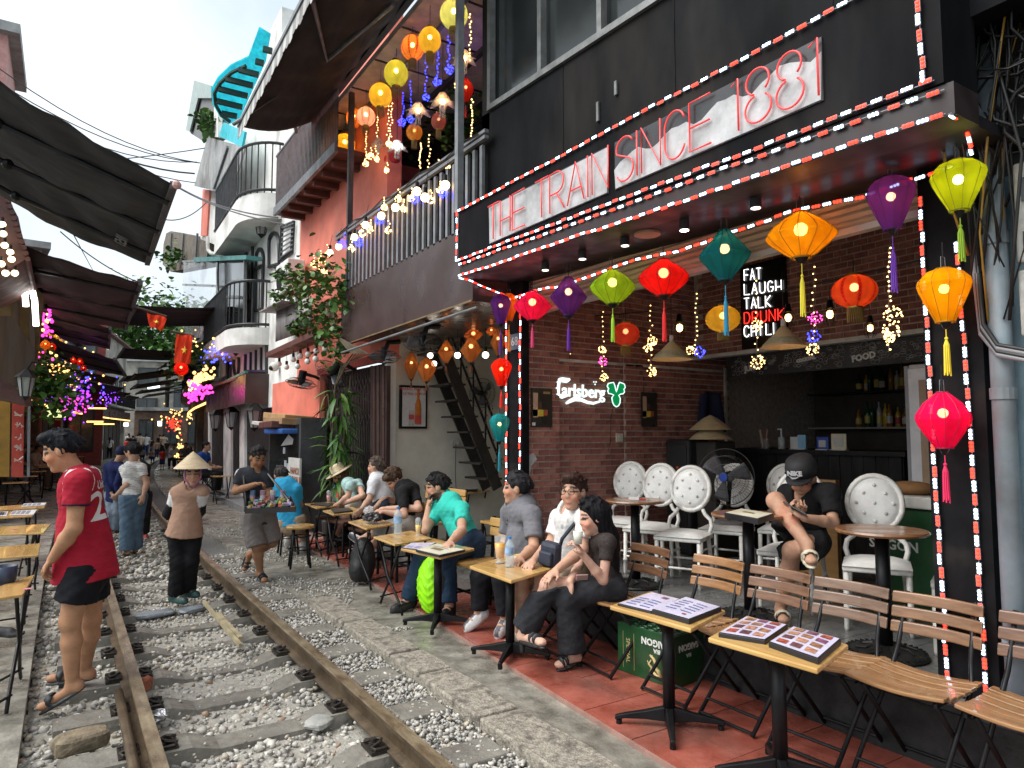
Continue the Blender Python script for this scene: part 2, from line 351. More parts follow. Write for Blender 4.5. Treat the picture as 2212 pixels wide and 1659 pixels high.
# --- big loose lumps lying on the track
def lump_rock(name,label,cat,c,size,mat,rz=0,seed=0):
    b = B(); b.ball((0,0,0),1,14)
    for i,p in enumerate(b.v):
        q = V([math.copysign(abs(t) ** .55,t) for t in p]); q *= 1 + .12 * mnoise.noise(q * 2 + V((seed,0,0)))
        b.v[i] = V((q.x * size[0],q.y * size[1],q.z * size[2])) ; b.v[i] = rotm(rz) @ b.v[i] + V(c)
    return b.obj(name,mat,None,label,cat,bevel=0)
BRK = M('broken_brick',(.3,.1,.055),.85,var=.5,vs=20,bump=.6)
BROWN = M('brown_stone',(.16,.125,.08),.9,var=.5,vs=14,bump=.8)
p = px(175,1600,Z=-.1); lump_rock('stone_block','large brown stone block lying between two sleepers outside the left rail','stone',p,(.13,.085,.05),BROWN,.2,2)
p = px(312,1478,Z=-.1); lump_rock('broken_brick','broken red brick beside the inside of the left rail','brick',p,(.05,.035,.045),BRK,.6,5)
SLATE = M('slate_slab',(.17,.19,.21),.5,var=.4,vs=9,bump=.5,bs=30,wet=.2)
for n_,(x,y,sx,sy,lab) in enumerate([(335,1326,.17,.09,'thin blue grey slate lying on the ballast near the hat woman'),(415,1316,.13,.08,'grey stone slab beside the right rail near the hat woman'),(690,1560,.08,.07,'pale flat stone lying on the ballast near the right rail')]):
    p = px(x,y,Z=-.15); lump_rock('stone_slab',lab,'stone',p,(sx,sy,.022),SLATE if n_ < 2 else M('pale_stone',(.3,.3,.28),.8,var=.3,bump=.5),.1 + n_ * .3,n_)
FOIL = M('crumpled_foil',(.6,.6,.62),.25,.8,var=.2,bump=1,bs=40); p = px(345,1545,Z=-.12)
b = B(); b.ball(p,(.05,.04,.025),12)
for i,q in enumerate(b.v): b.v[i] = q + V((R.uniform(-.012,.012),R.uniform(-.012,.012),R.uniform(-.01,.01)))
b.obj('foil_wrapper',FOIL,None,'crumpled silver foil wrapper by the left rail','litter')
B().beam(px(470,1325,Z=-.05),px(520,1378,Z=-.05),.03,.02).beam(px(440,1300,Z=-.06),px(520,1395,Z=-.06),.022,.03).obj('wooden_batten',M('old_batten',(.3,.25,.15),.8,var=.4),None,'pale wooden batten lying along the right rail','batten')
# --- kerb slabs, each its own piece
kerb = thing('kerb','row of broken pebble concrete kerb slabs beside the gravel','kerb',(2,4,0))
for y0,y1 in ((1.0,2.05),(2.07,3.2),(3.22,3.98),(4.0,4.42),(4.45,5.35),(5.38,6.3)):
    b = B(); e = lambda: R.uniform(-.012,.012)
    b.prism([(1.872 + e(),y0 + e(),.012),(2.11 + e(),y0 + e(),.012),(2.12 + e(),(y0 + y1) / 2,.016 + e() * .3),(2.11 + e(),y1 + e(),.012),(1.868 + e(),y1 + e(),.01),(1.862 + e(),(y0 + y1) / 2,.015)],(0,0,-.2)); b.obj('kerb_slab',AGG,kerb,bevel=.012)
# --- red tiles
strip('tile_bed',GROUT,lambda y: tx(y) - .012,lambda y: 3.3 + bend(y),[-1,1,2.4,4,5.5,7.4,9,11],0.0,.05)
tiles = thing('tiled_pavement','strip of large worn red cement tiles in front of the cafe','pavement',(2.8,4,0)); tiles['kind'] = 'structure'
ang = math.radians(-3.5)
def clip_poly(poly,fn):      # keep the side where fn >= 0
    out_ = []
    for i in range(len(poly)):
        a,c = poly[i],poly[(i + 1) % len(poly)]; fa,fc = fn(a),fn(c)
        if fa >= 0: out_.append(a)
        if (fa >= 0) != (fc >= 0): t = fa / (fa - fc); out_.append((a[0] + (c[0] - a[0]) * t,a[1] + (c[1] - a[1]) * t))
    return out_
for i in range(-3,4):
    for j in range(0,27):
        s = .4; u0,v0 = i * s,-.6 + j * s
        pl = [(u0 + .003,v0 + .003),(u0 + s - .003,v0 + .003),(u0 + s - .003,v0 + s - .003),(u0 + .003,v0 + s - .003)]
        pl = [(3.0 + u * math.cos(ang) - v * math.sin(ang) * .35,v * math.cos(ang)) for u,v in pl]
        pl = clip_poly(pl,lambda p: p[0] - tx(p[1])); pl = clip_poly(pl,lambda p: 3.28 - p[0]) if len(pl) > 2 else pl
        if len(pl) < 3 or min(p[1] for p in pl) > 9.6: continue
        z = .006 + R.uniform(-.0015,.0015); B().prism([(x,y,z - .02) for x,y in pl],(0,0,.02)).obj('tile',TILE,tiles)
# ================================================================ CAFE BUILDING (right, y 1.4 .. 5.35)
BLK = M('black_panel',(.004,.0043,.005),.65,var=.5,vs=4,bump=.25,bs=14,dirt=.3,stretch=(1,1,.35),col2=(.01,.0105,.012),spec=.07)
BLKM = M('matt_black_paint',(.006,.006,.007),.65,var=.4,vs=10,dirt=.2,spec=.12)
ALU = M('grey_aluminium',(.2,.205,.2),.4,.5,var=.25,vs=12,dirt=.4)
DGLASS = M('dark_glass',(.02,.024,.024),.12,0,var=.4,vs=1.5,spec=.6)
WHITEP = M('old_white_paint',(.55,.54,.5),.6,var=.2,vs=10,dirt=.4)
cafe = thing('cafe_building','black fronted cafe open to the street with raised floor','building',(3.4,3.4,0))
SX = 2.85
def zt(y): return 3.36 + .015 * y
def zb(y): return 2.85 + (y - 1.3) * .0324
def zl(y): return zb(y) - .135
b = B(); W0,W1,FX = -.4,5.33,3.1           # upper facade with a window opening
wy0,wy1 = 2.2,5.2; wz = lambda y: 4.245 + (y - 3.26) * .06
b.prism([(FX,W0,3.2),(FX,W1,3.2),(FX,W1,wz(W1)),(FX,W0,wz(W0))],(.3,0,0)); b.span((FX,wy1,4.2),(FX + .3,W1,8)); b.span((FX,W0,4.0),(FX + .3,wy0,8))
b.obj('facade_wall',BLK,cafe)
for y in (1.9,2.95,4.1):
    B().span((FX - .004,y,3.4),(FX + .02,y + .008,wz(y) - .01)).obj('panel_joint',BLKM,cafe)
w = B(); f = .05
w.prism([(FX - .03,wy0,wz(wy0)),(FX - .03,wy1,wz(wy1)),(FX - .03,wy1,wz(wy1) + f),(FX - .03,wy0,wz(wy0) + f)],(.06,0,0))
for y in (wy1 - f,4.36,3.62,2.9): w.span((FX - .028,y,wz(y) + .02),(FX + .03,y + f,7.2))
win = w.obj('window',ALU,cafe)
for y0,y1 in ((4.41,5.15),(3.67,4.36),(2.95,3.62),(2.2,2.9)): B().span((FX + .05,y0,wz(y0) + .03),(FX + .06,y1,7.2)).obj('pane',DGLASS,win)
# sign box, lip and soffit
b = B()
def quadx(x,y0,y1,f0,f1,xx,mi=0): b.prism([(x,y0,f0(y0)),(x,y1,f0(y1)),(x,y1,f1(y1)),(x,y0,f1(y0))],(xx,0,0),mi)
sign = thing('shop_sign','long black sign box with red neon lettering above the cafe','sign',(SX,3.3,3))
quadx(SX,1.3,5.31,zb,zt,.28); b.obj('sign_box',BLK,sign)
b = B(); quadx(SX + .012,1.27,5.30,zl,lambda y: zb(y) - .004,.2); b.obj('lip',M('dark_lip_paint',(.02,.012,.012),.5,var=.3),sign)
B().prism([(SX + .02,1.28,zl(1.28) + .004),(SX + .02,5.3,zl(5.3) + .004),(3.9,5.3,zl(5.3) + .004),(3.9,1.28,zl(1.28) + .004)],(0,0,.05)).obj('soffit',M('dark_soffit',(.012,.01,.013),.5,var=.3,spec=.25),cafe)
# neon lettering: strokes in a unit cell (x right, y up)
arc = lambda cx,cy,rx,ry,a0,a1,n=14: [(cx + rx * math.cos(math.radians(lerp(a0,a1,i / n))),cy + ry * math.sin(math.radians(lerp(a0,a1,i / n)))) for i in range(n + 1)]
ST = {'T': [[(0,1),(1,1)],[(.5,1),(.5,0)]],'H': [[(0,1),(0,0)],[(1,1),(1,0)],[(0,.42),(1,.42)]],'E': [[(1,1),(0,1),(0,0),(1,0)],[(0,.48),(.95,.48)]],
      'R': [[(0,0),(0,1),(.5,1)] + arc(.5,.73,.45,.27,90,-90) + [(0,.46)],[(.45,.46),(1,0)]],'A': [[(0,0),(.5,1),(1,0)],[(.2,.34),(.82,.34)]],'I': [[(.5,1),(.5,0)]],
      'N': [[(0,0),(0,1),(1,0),(1,1)]],'S': [arc(.5,.75,.5,.25,25,200) + arc(.5,.26,.5,.26,70,-155)],'C': [arc(.5,.66,.5,.34,20,180) + arc(.5,.34,.5,.34,180,340)],
      '1': [[(.1,.9),(.75,1),(.75,0)]],'8': [arc(.5,.76,.44,.24,-50,250,18),arc(.5,.26,.5,.26,105,415,20)],'F': [[(1,1),(0,1),(0,0)],[(0,.5),(.85,.5)]],'L': [[(0,1),(0,0),(1,0)]],
      'U': [[(0,1),(0,.3)] + arc(.5,.3,.5,.3,180,360) + [(1,1)]],'G': [arc(.5,.5,.5,.5,40,330) + [(1,.48),(.55,.48)]],'K': [[(0,1),(0,0)],[(1,1),(.05,.48),(1,0)]],'D': [[(0,0),(0,1),(.45,1)] + arc(.45,.5,.55,.5,90,-90) + [(0,0)]]}
NRED = M('red_neon_tube',(.78,.06,.06),.35,var=0,emit=(1,.05,.05),es=.1)
def stroke_letter(ch,org,xv,yv,r,mat,parent,name='letter',off=V((0,0,0))):
    b = B()
    for s in ST[ch]:
        pts = [org + xv * u + yv * v + off for u,v in s]
        b.tube(pts,r,6)
    return b.obj(name,mat,parent,smooth=True)
d7 = lambda x: 1042.4 + x * .33069
d8 = lambda x: 1536.1 + x * .33069
LT = [('T',35,105),('H',115,180),('E',195,275),('T',345,430),('R',440,535),('A',555,665),('I',680,700),('N',718,825),('S',880,990),('I',1005,1025),('N',1045,1170),('C',1200,1335),('E',1365,1505),('1',1640,1705),('8',1735,1910)]
LT = [(c,d7(a),d7(e)) for c,a,e in LT] + [('8',d8(450),d8(635)),('1',d8(665),d8(755))]
zl0 = lambda y: 3.005 + .008 * (y - 1.8); zl1 = lambda y: 3.275 + .012 * (y - 1.8)
for c,x0,x1 in LT:
    y0,y1 = px(x0,500,X=SX - .03).y,px(x1,500,X=SX - .03).y
    org = V((SX - .03,y0,zl0(y0))); stroke_letter(c,org,V((0,y1 - y0,0)),V((0,0,zl1(y0) - zl0(y0))),.0055,NRED,sign)
MIR = M('scuffed_mirror_panel',(.28,.285,.29),.4,0,var=.6,vs=6,bump=.15,bs=30,dirt=.5,col2=(.58,.58,.59))
for (xa,xb,jag) in ((d7(50),d7(832),0),(d7(875),d8(770),1)):
    ya,yb = px(xa,500,X=SX).y,px(xb,500,X=SX).y; n = 26
    B().prism([(SX - .008,ya,zl0(ya) - .02),(SX - .008,yb,zl0(yb) - .02),(SX - .008,yb,zl1(yb) + .01),(SX - .008,ya,zl1(ya) + .01)],(.007,0,0)).obj('backing_panel',M('smoked_acrylic',(.035,.037,.04),.3,var=.3),sign)
    topp = []
    for i in range(n + 1):
        t = i / n; y = lerp(ya,yb,t); k = 1.0 if not jag else .42 + .28 * t + .2 * abs(math.sin(t * 13)) + .08 * mnoise.noise(V((t * 30,2,0)))
        topp.append((SX - .013,y,lerp(zl0(y) - .015,zl1(y),min(1,k))))
    B().prism([(SX - .013,ya - .01,zl0(ya) - .015),(SX - .013,yb + .01,zl0(yb) - .015)] + topp[::-1],(.005,0,0)).obj('silver_film',MIR,sign)
for (x,y,h_) in ((1331,205,28),(1292,262,40)):
    p = px(x,y,X=FX - .01); B().span(p - V((.008,.012,0)),p + V((.008,.012,h_ * .0035))).obj('bracket',ALU,cafe)
# ---- LED strings
LR,LW = glow('red_led',(1,.015,.006),4.2),glow('white_led',(.55,.78,1),3.2)
CASE = M('led_case',(.16,.16,.17),.4,var=0)
def led_mesh(name,m):
    b = B(); b.box((0,0,.003),(.05,.02,.006))
    for x in (-.016,0,.016): b.ball((x,0,.007),(.0078,.0085,.006),6,1)
    return b.mesh(name,[CASE,m])
ledm = (led_mesh('led_module',LR),led_mesh('led_module',LW))
WIRE = M('clear_wire',(.3,.3,.32),.4,var=0); BWIRE = M('black_cable',(.012,.012,.012),.5,var=.2)
def led_string(label,pts,nrm,pitch=.057,start=0,wob=.004):
    t = thing('led_string',label,'light string',pts[0],0,'red and white led module strings'); pts = [V(p) for p in pts]; nrm = V(nrm).normalized()
    B().tube([p - nrm * .002 for p in pts],.0022,4).obj('wire',WIRE,t); k = start
    for a,c in zip(pts[:-1],pts[1:]):
        L = (c - a).length; d = (c - a) / L; n = max(1,int(L / pitch))
        for i in range(n):
            p = a + d * ((i + .5) * L / n) + V((R.uniform(-wob,wob),R.uniform(-wob,wob),R.uniform(-wob,wob))); k += 1
            o = link('led_module',ledm[k % 2],t); z = nrm; y = z.cross(d).normalized(); z = d.cross(y)
            o.matrix_parent_inverse = Matrix.Translation(-t.location); o.matrix_world = Matrix.Identity(4)
            o.location = p; o.rotation_euler = Matrix((d,y,z)).transposed().to_euler()
            o.rotation_euler.x += R.uniform(-.3,.3)
    return t
sy = lambda f,dx,dz=0,y0=1.33,y1=5.3,n=10: [(SX - dx,lerp(y1,y0,i / n),f(lerp(y1,y0,i / n)) + dz + R.uniform(-.005,.005)) for i in range(n + 1)]
led_string('led string along the top edge of the black sign',sy(zt,.012,-.012),(-1,0,0))
led_string('led string along the lower edge of the black sign',sy(zb,.012,.012),(-1,0,0))
led_string('led string just under the sign edge at the top of the lip',sy(zb,.0,-.03,1.3),(-1,0,-.2),.07)
led_string('led string along the bottom of the lip under the sign',sy(zl,.0,.008,1.3),(-1,0,-.3))
led_string('short led string climbing the left end of the sign',[(SX - .012,5.31,zb(5.3)),(SX - .012,5.31,zt(5.3))],(-1,0,0))
led_string('led string climbing the right end of the sign',[(SX - .012,1.37,zb(1.3) + .02),(SX - .012,1.38,3.4)],(-1,0,0),.055)
led_string('led string along the soffit edge from sign to number plate pillar',[(SX,5.3,zl(5.3)),(SX + .1,5.31,zl(5.3) - .01),(3.36,5.36,2.76)],(0,-.3,-1),.05)
led_string('led string along the soffit edge beside the tangled cables',[(SX,1.28,zl(1.3)),(3.05,1.32,2.74),(3.3,1.4,2.7)],(-1,0,-1),.05)
led_string('led string across the shutter box behind the hanging lanterns',[(3.36,lerp(5.3,1.5,i / 9),2.69 + .02 * math.sin(i * 2.1)) for i in range(10)],(-1,0,-.3),.058)
led_string('led string up the street side of the number plate pillar',[(3.385,5.355,.35),(3.385,5.36,2.72)],(-1,0,0))
led_string('led string up the doorway side of the number plate pillar',[(3.385,5.135,.35),(3.385,5.13,2.72)],(-1,0,0))
led_string('led string up the doorway side of the right hand pillar',[(3.385,1.64,.3),(3.385,1.66,1.5),(3.385,1.67,2.6)],(-1,0,0))
led_string('led string up the pipe side of the right hand pillar',[(3.385,1.485,.28),(3.385,1.50,1.5),(3.385,1.52,2.35)],(-1,0,0))
# ---- pillars, step, shutter box
for y0,y1,x1 in ((5.12,5.37,3.47),(1.44,1.69,3.66)): B().span((3.4,y0,-.1),(x1,y1,2.9)).obj('pillar',BLKM,cafe)
STEP = M('black_step',(.012,.012,.013),.65,var=.5,vs=6,bump=.6,bs=25,dirt=.4,col2=(.045,.045,.045),spec=.25)
B().span((3.285,-.6,-.1),(3.4,5.37,.262)).obj('step_riser',STEP,cafe)
SH = M('shutter_slat_paint',(.4,.29,.2),.5,0,var=.3,vs=6,dirt=.4,stretch=(1,.2,1),col2=(.56,.43,.31))
shut = B().span((3.53,1.69,2.68),(3.6,5.12,2.92)).obj('shutter_box',BLKM,cafe)
for i in range(7):
    z = 2.575 + i * .042; B().prism([(3.5,1.7,z),(3.485,1.7,z + .02),(3.5,1.7,z + .04),(3.525,1.7,z + .04),(3.525,1.7,z)],(0,3.41,0)).obj('slat',SH,shut)
B().span((3.475,1.7,2.535),(3.53,5.11,2.57)).obj('bottom_rail',M('pale_rail',(.45,.43,.4),.45,.2,var=.2,dirt=.3),shut)
for k,(x,y) in enumerate(((1178,570),(1258,545),(1350,515),(1478,480),(1632,430))):
    p = px(x,y,X=3.12); t = thing('spotlight','black cylinder spotlight on the soffit ' + ('by the pink lantern','over the purple diamond lantern','over the lime lantern','beside the wooden disc, switched on','between teal and yellow lanterns')[k],'spotlight',p,0,'soffit spotlights')
    B().cyl(p + V((0,0,-.05)),p + V((0,0,.05)),.032,.028,14).obj('housing',M('dark_grey_metal',(.035,.036,.04),.45,.3),t,smooth=False)
    B().cyl(p + V((0,0,.05)),p + V((0,0,.12)),.008,n=8).obj('stem',BLACK,t)
    B().cyl(p + V((0,0,-.053)),p + V((0,0,-.05)),.026,n=12).obj('lens',glow('spot_lens',(1,.93,.8),6 if k == 3 else 1.5) if k != 3 else glow('spot_lens_on',(1,.93,.8),9),t)
p = px(1398,500,X=3.15); B().cyl((p.x,p.y,zl(p.y) - .012),(p.x,p.y,zl(p.y) + .002),.085,n=28).obj('wooden_disc',M('ply_disc',(.3,.2,.13),.6,var=.2),None,'round plywood disc fixed under the soffit','disc')
# ---- cafe interior shell
FLOORT = M('grey_floor_tile',(.1,.1,.098),.42,var=.4,vs=6,bump=.15,bs=30,wet=.15,dirt=.3,col2=(.19,.19,.185))
B().span((3.3,-.6,.2),(8.4,5.6,.29)).obj('cafe_floor',M('dark_grout',(.05,.05,.05),.8,var=.2),kind='structure')
fl = bpy.data.objects['cafe_floor']
for i in range(13):
    for j in range(15):
        x0,y0 = 3.29 + i * .2,.9 + j * .3
        if y0 > 5.0 or x0 > 5.9: continue
        B().span((x0 + .002,y0 + .002,.292),(x0 + .198,y0 + .298,.3)).obj('floor_plank',FLOORT,fl)
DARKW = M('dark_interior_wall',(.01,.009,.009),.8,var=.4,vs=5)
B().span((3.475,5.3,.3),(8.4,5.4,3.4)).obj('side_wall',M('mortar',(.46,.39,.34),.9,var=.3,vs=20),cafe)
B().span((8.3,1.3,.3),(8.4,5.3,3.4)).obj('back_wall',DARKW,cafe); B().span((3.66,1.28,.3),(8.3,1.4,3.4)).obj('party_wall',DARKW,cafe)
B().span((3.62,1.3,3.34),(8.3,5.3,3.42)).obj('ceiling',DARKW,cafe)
BRM = [M('brick_red_a',(.29,.11,.082),.75,var=.4,vs=18,bump=.3),M('brick_red_b',(.215,.08,.064),.75,var=.4,vs=18,bump=.3),M('brick_red_c',(.33,.14,.105),.75,var=.4,vs=18,bump=.3)]
bm_ = [B().box((0,0,0),(.114,.012,.044)).mesh('brick',m) for m in BRM]
wall_face = [(3.475,3.83,5.16),(3.83,4.65,5.2),(4.65,4.9,5.185),(4.9,6.2,5.2)]
bw = cafe; cnt = 0; rest = B()
for x0,x1,y in wall_face: B().span((x0,y,.3),(x1,5.3,3.34)).obj('wall_pier',MATS['mortar'],cafe)
for row in range(53):
    z = .33 + row * .056; xo = 0 if row % 2 else .063
    for x0,x1,y in wall_face:
        k = math.floor((x0 - 3.6 - xo) / .126); 
        while True:
            a = 3.6 + xo + k * .126; e = a + .114; k += 1
            if a > x1: break
            a2,e2 = max(a,x0 + .001),min(e,x1 - .001)
            if e2 - a2 < .02 : continue
            full = e2 - a2 > .1135
            if full and z > .75 and z < 2.1 and a < 5.0 and cnt < 300:
                o = link('brick',bm_[R.randrange(3)],cafe); o.matrix_parent_inverse = Matrix.Translation(-cafe.location); o.location = ((a2 + e2) / 2,y - .004,z + .024); cnt += 1
            else: rest.box(((a2 + e2) / 2,y - .004,z + .024),(e2 - a2,.012,.044),mi=R.randrange(3))
rest.obj('brickwork',BRM,cafe,kind='stuff')
# mezzanine front with bricks, ledge, doodle fascia
B().span((5.68,1.4,2.3),(5.8,5.2,3.34)).obj('bulkhead',MATS['mortar'],cafe)
rest = B()
for row in range(18):
    z = 2.305 + row * .056; k = 0
    while True:
        y = 1.42 + (0 if row % 2 else .063) + k * .126; k += 1
        if y > 5.06: break
        rest.box((5.678,y + .06,z + .024),(.012,.114,.044),mi=R.randrange(3))
rest.obj('bulkhead_brickwork',BRM,cafe,kind='stuff')
B().span((5.62,1.4,2.262),(5.72,5.2,2.3)).obj('ledge',WHITEP,cafe)
B().span((3.84,5.175,2.15),(6.2,5.2,2.175)).obj('wall_trim',WHITEP,cafe)
fas = B().span((5.74,1.5,2.05),(5.78,4.82,2.26)).obj('bar_fascia',M('fascia_black',(.012,.013,.015),.5,var=.2),cafe)
CH = M('chalk_white',(.36,.36,.35),.8,var=.2)
b = B()
for k in range(260):
    y,z = R.uniform(1.6,4.75),R.uniform(2.07,2.24); r = R.uniform(.012,.03); a = R.uniform(0,6); n = R.randint(4,9); sq = R.uniform(.4,1)
    b.tube([(5.736,y + r * math.cos(a + 6.28 * i / n) * (1 + .3 * math.sin(3 * i)),z + sq * r * math.sin(a + 6.28 * i / n)) for i in range(n)],.0018,3,closed=True)
b.obj('doodles',CH,fas,kind='stuff')
for tx_,y in (('JUICE',4.5),('FOOD',3.35),('JUICE',2.62),('COCKTAIL',3.9)):
    text(tx_,.075 if tx_ != 'COCKTAIL' else .04,'lettering',M('chalk_bright',(.6,.6,.58),.8,var=.1),(5.73,y,2.13 + (.03 if tx_ == 'COCKTAIL' else 0)),(0,-1,.12),(0,.12,1),fas,bold=.004)
B().span((6.12,5.165,.3),(6.15,5.19,2.2)).obj('corner_trim',WHITEP,cafe)
# neon words on the brick bulkhead
ww = thing('neon_words','white and red neon words on a black panel over the bar','neon sign',(5.6,4,2.5))
p0,p1 = px(1603,580,X=5.64),px(1700,725,X=5.64)
B().span((5.645,p1.y,2.31),(5.665,p0.y + .03,3.14)).obj('panel',M('black_acrylic',(.01,.01,.01),.2,var=0),ww)
NW,NR = glow('white_neon',(1,1,1),.9),glow('red_neon',(1,.03,.02),.8)
for i,(wd,y,x1) in enumerate((('FAT',594,1648),('LAUGH',625,1694),('TALK',656,1670),('DRUNK',687,1700),('CHILL',716,1688))):
    a,c = px(1608,y + 12,X=5.63),px(x1,y + 12 - (x1 - 1608) * .1,X=5.63); hh = V((0,0,.128)); n = len(wd); st = (c - a) / n
    for j,ch in enumerate(wd): stroke_letter(ch,a + st * j,st * (.68 if ch != 'I' else .5),hh * .85,.0055,NR if wd == 'DRUNK' else NW,ww)
# Carlsberg light sign on the brick side wall
cb = thing('beer_sign','glowing white and green beer logo sign on the brick wall','neon sign',(4.2,5.15,1.9))
LG = glow('lit_white_acrylic',(.75,.95,.93),.5); GR = M('lit_green_acrylic',(.01,.16,.05),.3,var=0,emit=(0,.25,.07),es=.35)
yb = 5.165
def wp(x,y): return px(x,y,Y=yb)       # d pixel on the wall
cz = lambda cx,cy: (987.5 + cx * .33069,493.7 + cy * .33069)
text('arlsberg',.17,'lettering',LG,wp(*cz(828,1066)),(1,0,-.02),(.02,0,1),cb,depth=.006,bold=.002,fitw=(wp(*cz(968,1066)) - wp(*cz(688,1066))).length)
b = B(); b.tube([wp(*cz(x,y)) for x,y in ((735,985),(715,992),(690,988),(662,990),(655,1040),(657,1085),(685,1102),(720,1092))],[.012,.024,.024,.026,.025,.022,.015,.008],8)
b.tube([wp(*cz(x,y)) for x,y in ((712,1142),(735,1128),(770,1112),(810,1118),(850,1135),(890,1142),(930,1130),(945,1100))],[.01,.018,.022,.018,.015,.013,.01,.006],8)
for x,y in ((893,1002),(908,1002),(901,1018)): b.ball(wp(*cz(x,y)),(.008,.006,.008),8)
b.obj('swash',LG,cb,smooth=True)
leaf = [(1034,1165),(1020,1155),(1010,1135),(1005,1105),(1018,1088),(1000,1080),(985,1078),(978,1060),(985,1048),(975,1030),(982,1012),(1000,1008),(1016,1005),(1024,1025),(1030,1052),(1034,1068),(1040,1050),(1046,1025),(1055,1005),(1072,1010),(1088,1018),(1092,1040),(1083,1050),(1088,1068),(1078,1080),(1062,1082),(1050,1090),(1060,1110),(1058,1140),(1048,1158)]
B().prism([wp(*cz(x,y)) for x,y in leaf],(0,-.012,0)).obj('hop_leaf',GR,cb)
B().tube([wp(*cz(x,y)) - V((0,.012,0)) for x,y in leaf],.006,6,closed=True).obj('leaf_outline',LG,cb,smooth=True)
B().tube([wp(*cz(x,y)) for x,y in ((1020,1165),(1005,1240),(1000,1400),(985,1460))],.003,5).obj('power_cord',BWIRE,cb)
# posters and switch on the brick wall
def poster(label,x0,y0,x1,y1,Y,bgc,marks):
    a,c = px(x0,y0,Y=Y),px(x1,y1,Y=Y); t = thing('poster',label,'poster',a)
    B().span((a.x,Y - .006,c.z),(c.x,Y,a.z)).obj('paper',bgc,t)
    for u0,v0,u1,v1,m in marks: B().span((lerp(a.x,c.x,u0),Y - .0095,lerp(a.z,c.z,v0)),(lerp(a.x,c.x,u1),Y - .0062,lerp(a.z,c.z,v1))).obj('print',m,t)
MK = lambda n,c: M(n,c,.5,var=.15)
pk = [(.1,.12,.32,.75,MK('ink_skin',(.5,.33,.22))),(.1,.55,.3,.72,MK('ink_cream',(.6,.55,.45))),(.33,.55,.58,.72,MK('ink_yellow',(.6,.45,.05))),(.6,.55,.78,.7,MK('ink_rust',(.35,.09,.04))),(.38,.35,.5,.55,MK('ink_brown',(.1,.05,.03))),(.58,.08,.9,.14,MK('ink_gold',(.35,.25,.1))),(.05,.88,.2,.96,MK('ink_white',(.6,.6,.6)))]
DP = M('dark_poster',(.03,.027,.022),.35,var=.4,vs=9)
poster('dark beer poster with bottles near the number plate pillar',1146,838,1192,923,5.15,DP,pk)
poster('dark beer poster on the brick pier past the beer sign',1384,847,1419,922,5.11,DP,pk[:5])
p = px(1338,946,Y=5.185); sw = B().box(p,(.09,.02,.09)).obj('wall_switch',M('yellowed_plastic',(.5,.47,.37),.5,var=.1),None,'cream wall switch box on the brick wall','switch',bevel=.006)
B().box(p + V((0,-.013,.012)),(.05,.006,.02)).box(p + V((0,-.013,-.02)),(.05,.006,.014)).obj('rocker',WHITEP,sw)
TORN = M('torn_sticker',(.3,.3,.3),.6,var=.9,vs=30,col2=(.55,.55,.55))
for lab,pts,Y in (('torn grey poster scrap low on the pier by the number plate pillar',((1136,985),(1152,978),(1160,992),(1148,1006),(1143,1030),(1135,1022)),5.15),('torn grey sticker on the brick wall behind the seated men',((1160,1058),(1170,1040),(1188,1030),(1200,1012),(1196,1060),(1190,1095),(1172,1100)),5.185)):
    B().prism([px(x,y,Y=Y) for x,y in pts],(0,-.004,0)).obj('torn_sticker',TORN,None,lab,'sticker')
# ---- bar counter and what stands on it
bar = thing('bar_counter','dark plank fronted bar counter at the back of the cafe','bar',(6,4,.3))
PLK = M('black_plank',(.008,.008,.008),.65,var=.6,vs=9,bump=.4,bs=12,stretch=(1,1,.3),col2=(.024,.022,.021),spec=.25)
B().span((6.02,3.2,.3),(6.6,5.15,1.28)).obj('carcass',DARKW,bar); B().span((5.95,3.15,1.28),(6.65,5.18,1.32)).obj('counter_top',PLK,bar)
for i in range(17): B().span((6.0 + R.uniform(0,.006),3.21 + i * .113,.31),(6.018,3.318 + i * .113,1.275)).obj('plank',PLK,bar)
def bottle(label,p,h,r,glass,lab=None,group='bottles on the bar shelves',cap=None):
    t = thing('bottle',label,'bottle',p,0,group)
    B().lathe([(0,0),(r,0),(r,h * .55),(r * .8,h * .66),(r * .32,h * .76),(r * .3,h * .96),(0,h * .96)],p,10).obj('glass',glass,t,smooth=True)
    B().cyl(p + V((0,0,h * .95)),p + V((0,0,h)),r * .36,n=8).obj('cap',cap or BLACK,t)
    if lab: B().lathe([(r * 1.03,h * .15),(r * 1.03,h * .45)],p,10).obj('label',lab,t)
G = [M('clear_bottle',(.45,.46,.45),.1,var=.1),M('amber_bottle',(.3,.14,.03),.1,var=.1),M('green_bottle',(.02,.07,.035),.1,var=.1),M('golden_spirit',(.55,.35,.05),.12,var=.1)]
LB = [MK('paper_label',(.5,.48,.42)),MK('red_label',(.35,.05,.04)),MK('yellow_label',(.5,.4,.1))]
shf = thing('bar_shelf','dark wall shelf rows holding bottles behind the bar','shelf',(7.5,4,1.5))
WAL = M('shelf_back_brown',(.05,.042,.034),.6,var=.3)
B().span((7.78,3.25,.3),(7.82,5.2,2.3)).obj('back_panel',WAL,shf)
for z in (1.55,1.95): B().span((7.5,3.3,z - .02),(7.78,5.1,z)).obj('board',MK('shelf_pale',(.3,.28,.25)) if z < 1.6 else PLK,shf)
for i in range(17):
    for z in (1.55,1.95):
        y = 3.36 + i * .072 + R.uniform(-.01,.01); h = R.uniform(.2,.3); g = R.choice(G)
        bottle(g.name.replace('_',' ').replace(' bottle','').replace(' spirit','') + ' glass spirit bottle on the %s bar shelf' % ('lower' if z < 1.6 else 'upper'),V((7.6 + R.uniform(-.03,.03),y,z)),h,R.uniform(.026,.034),g,R.choice(LB + [None]),'bottles on the bar shelves' if z < 1.6 else 'bottles on the upper bar shelf')
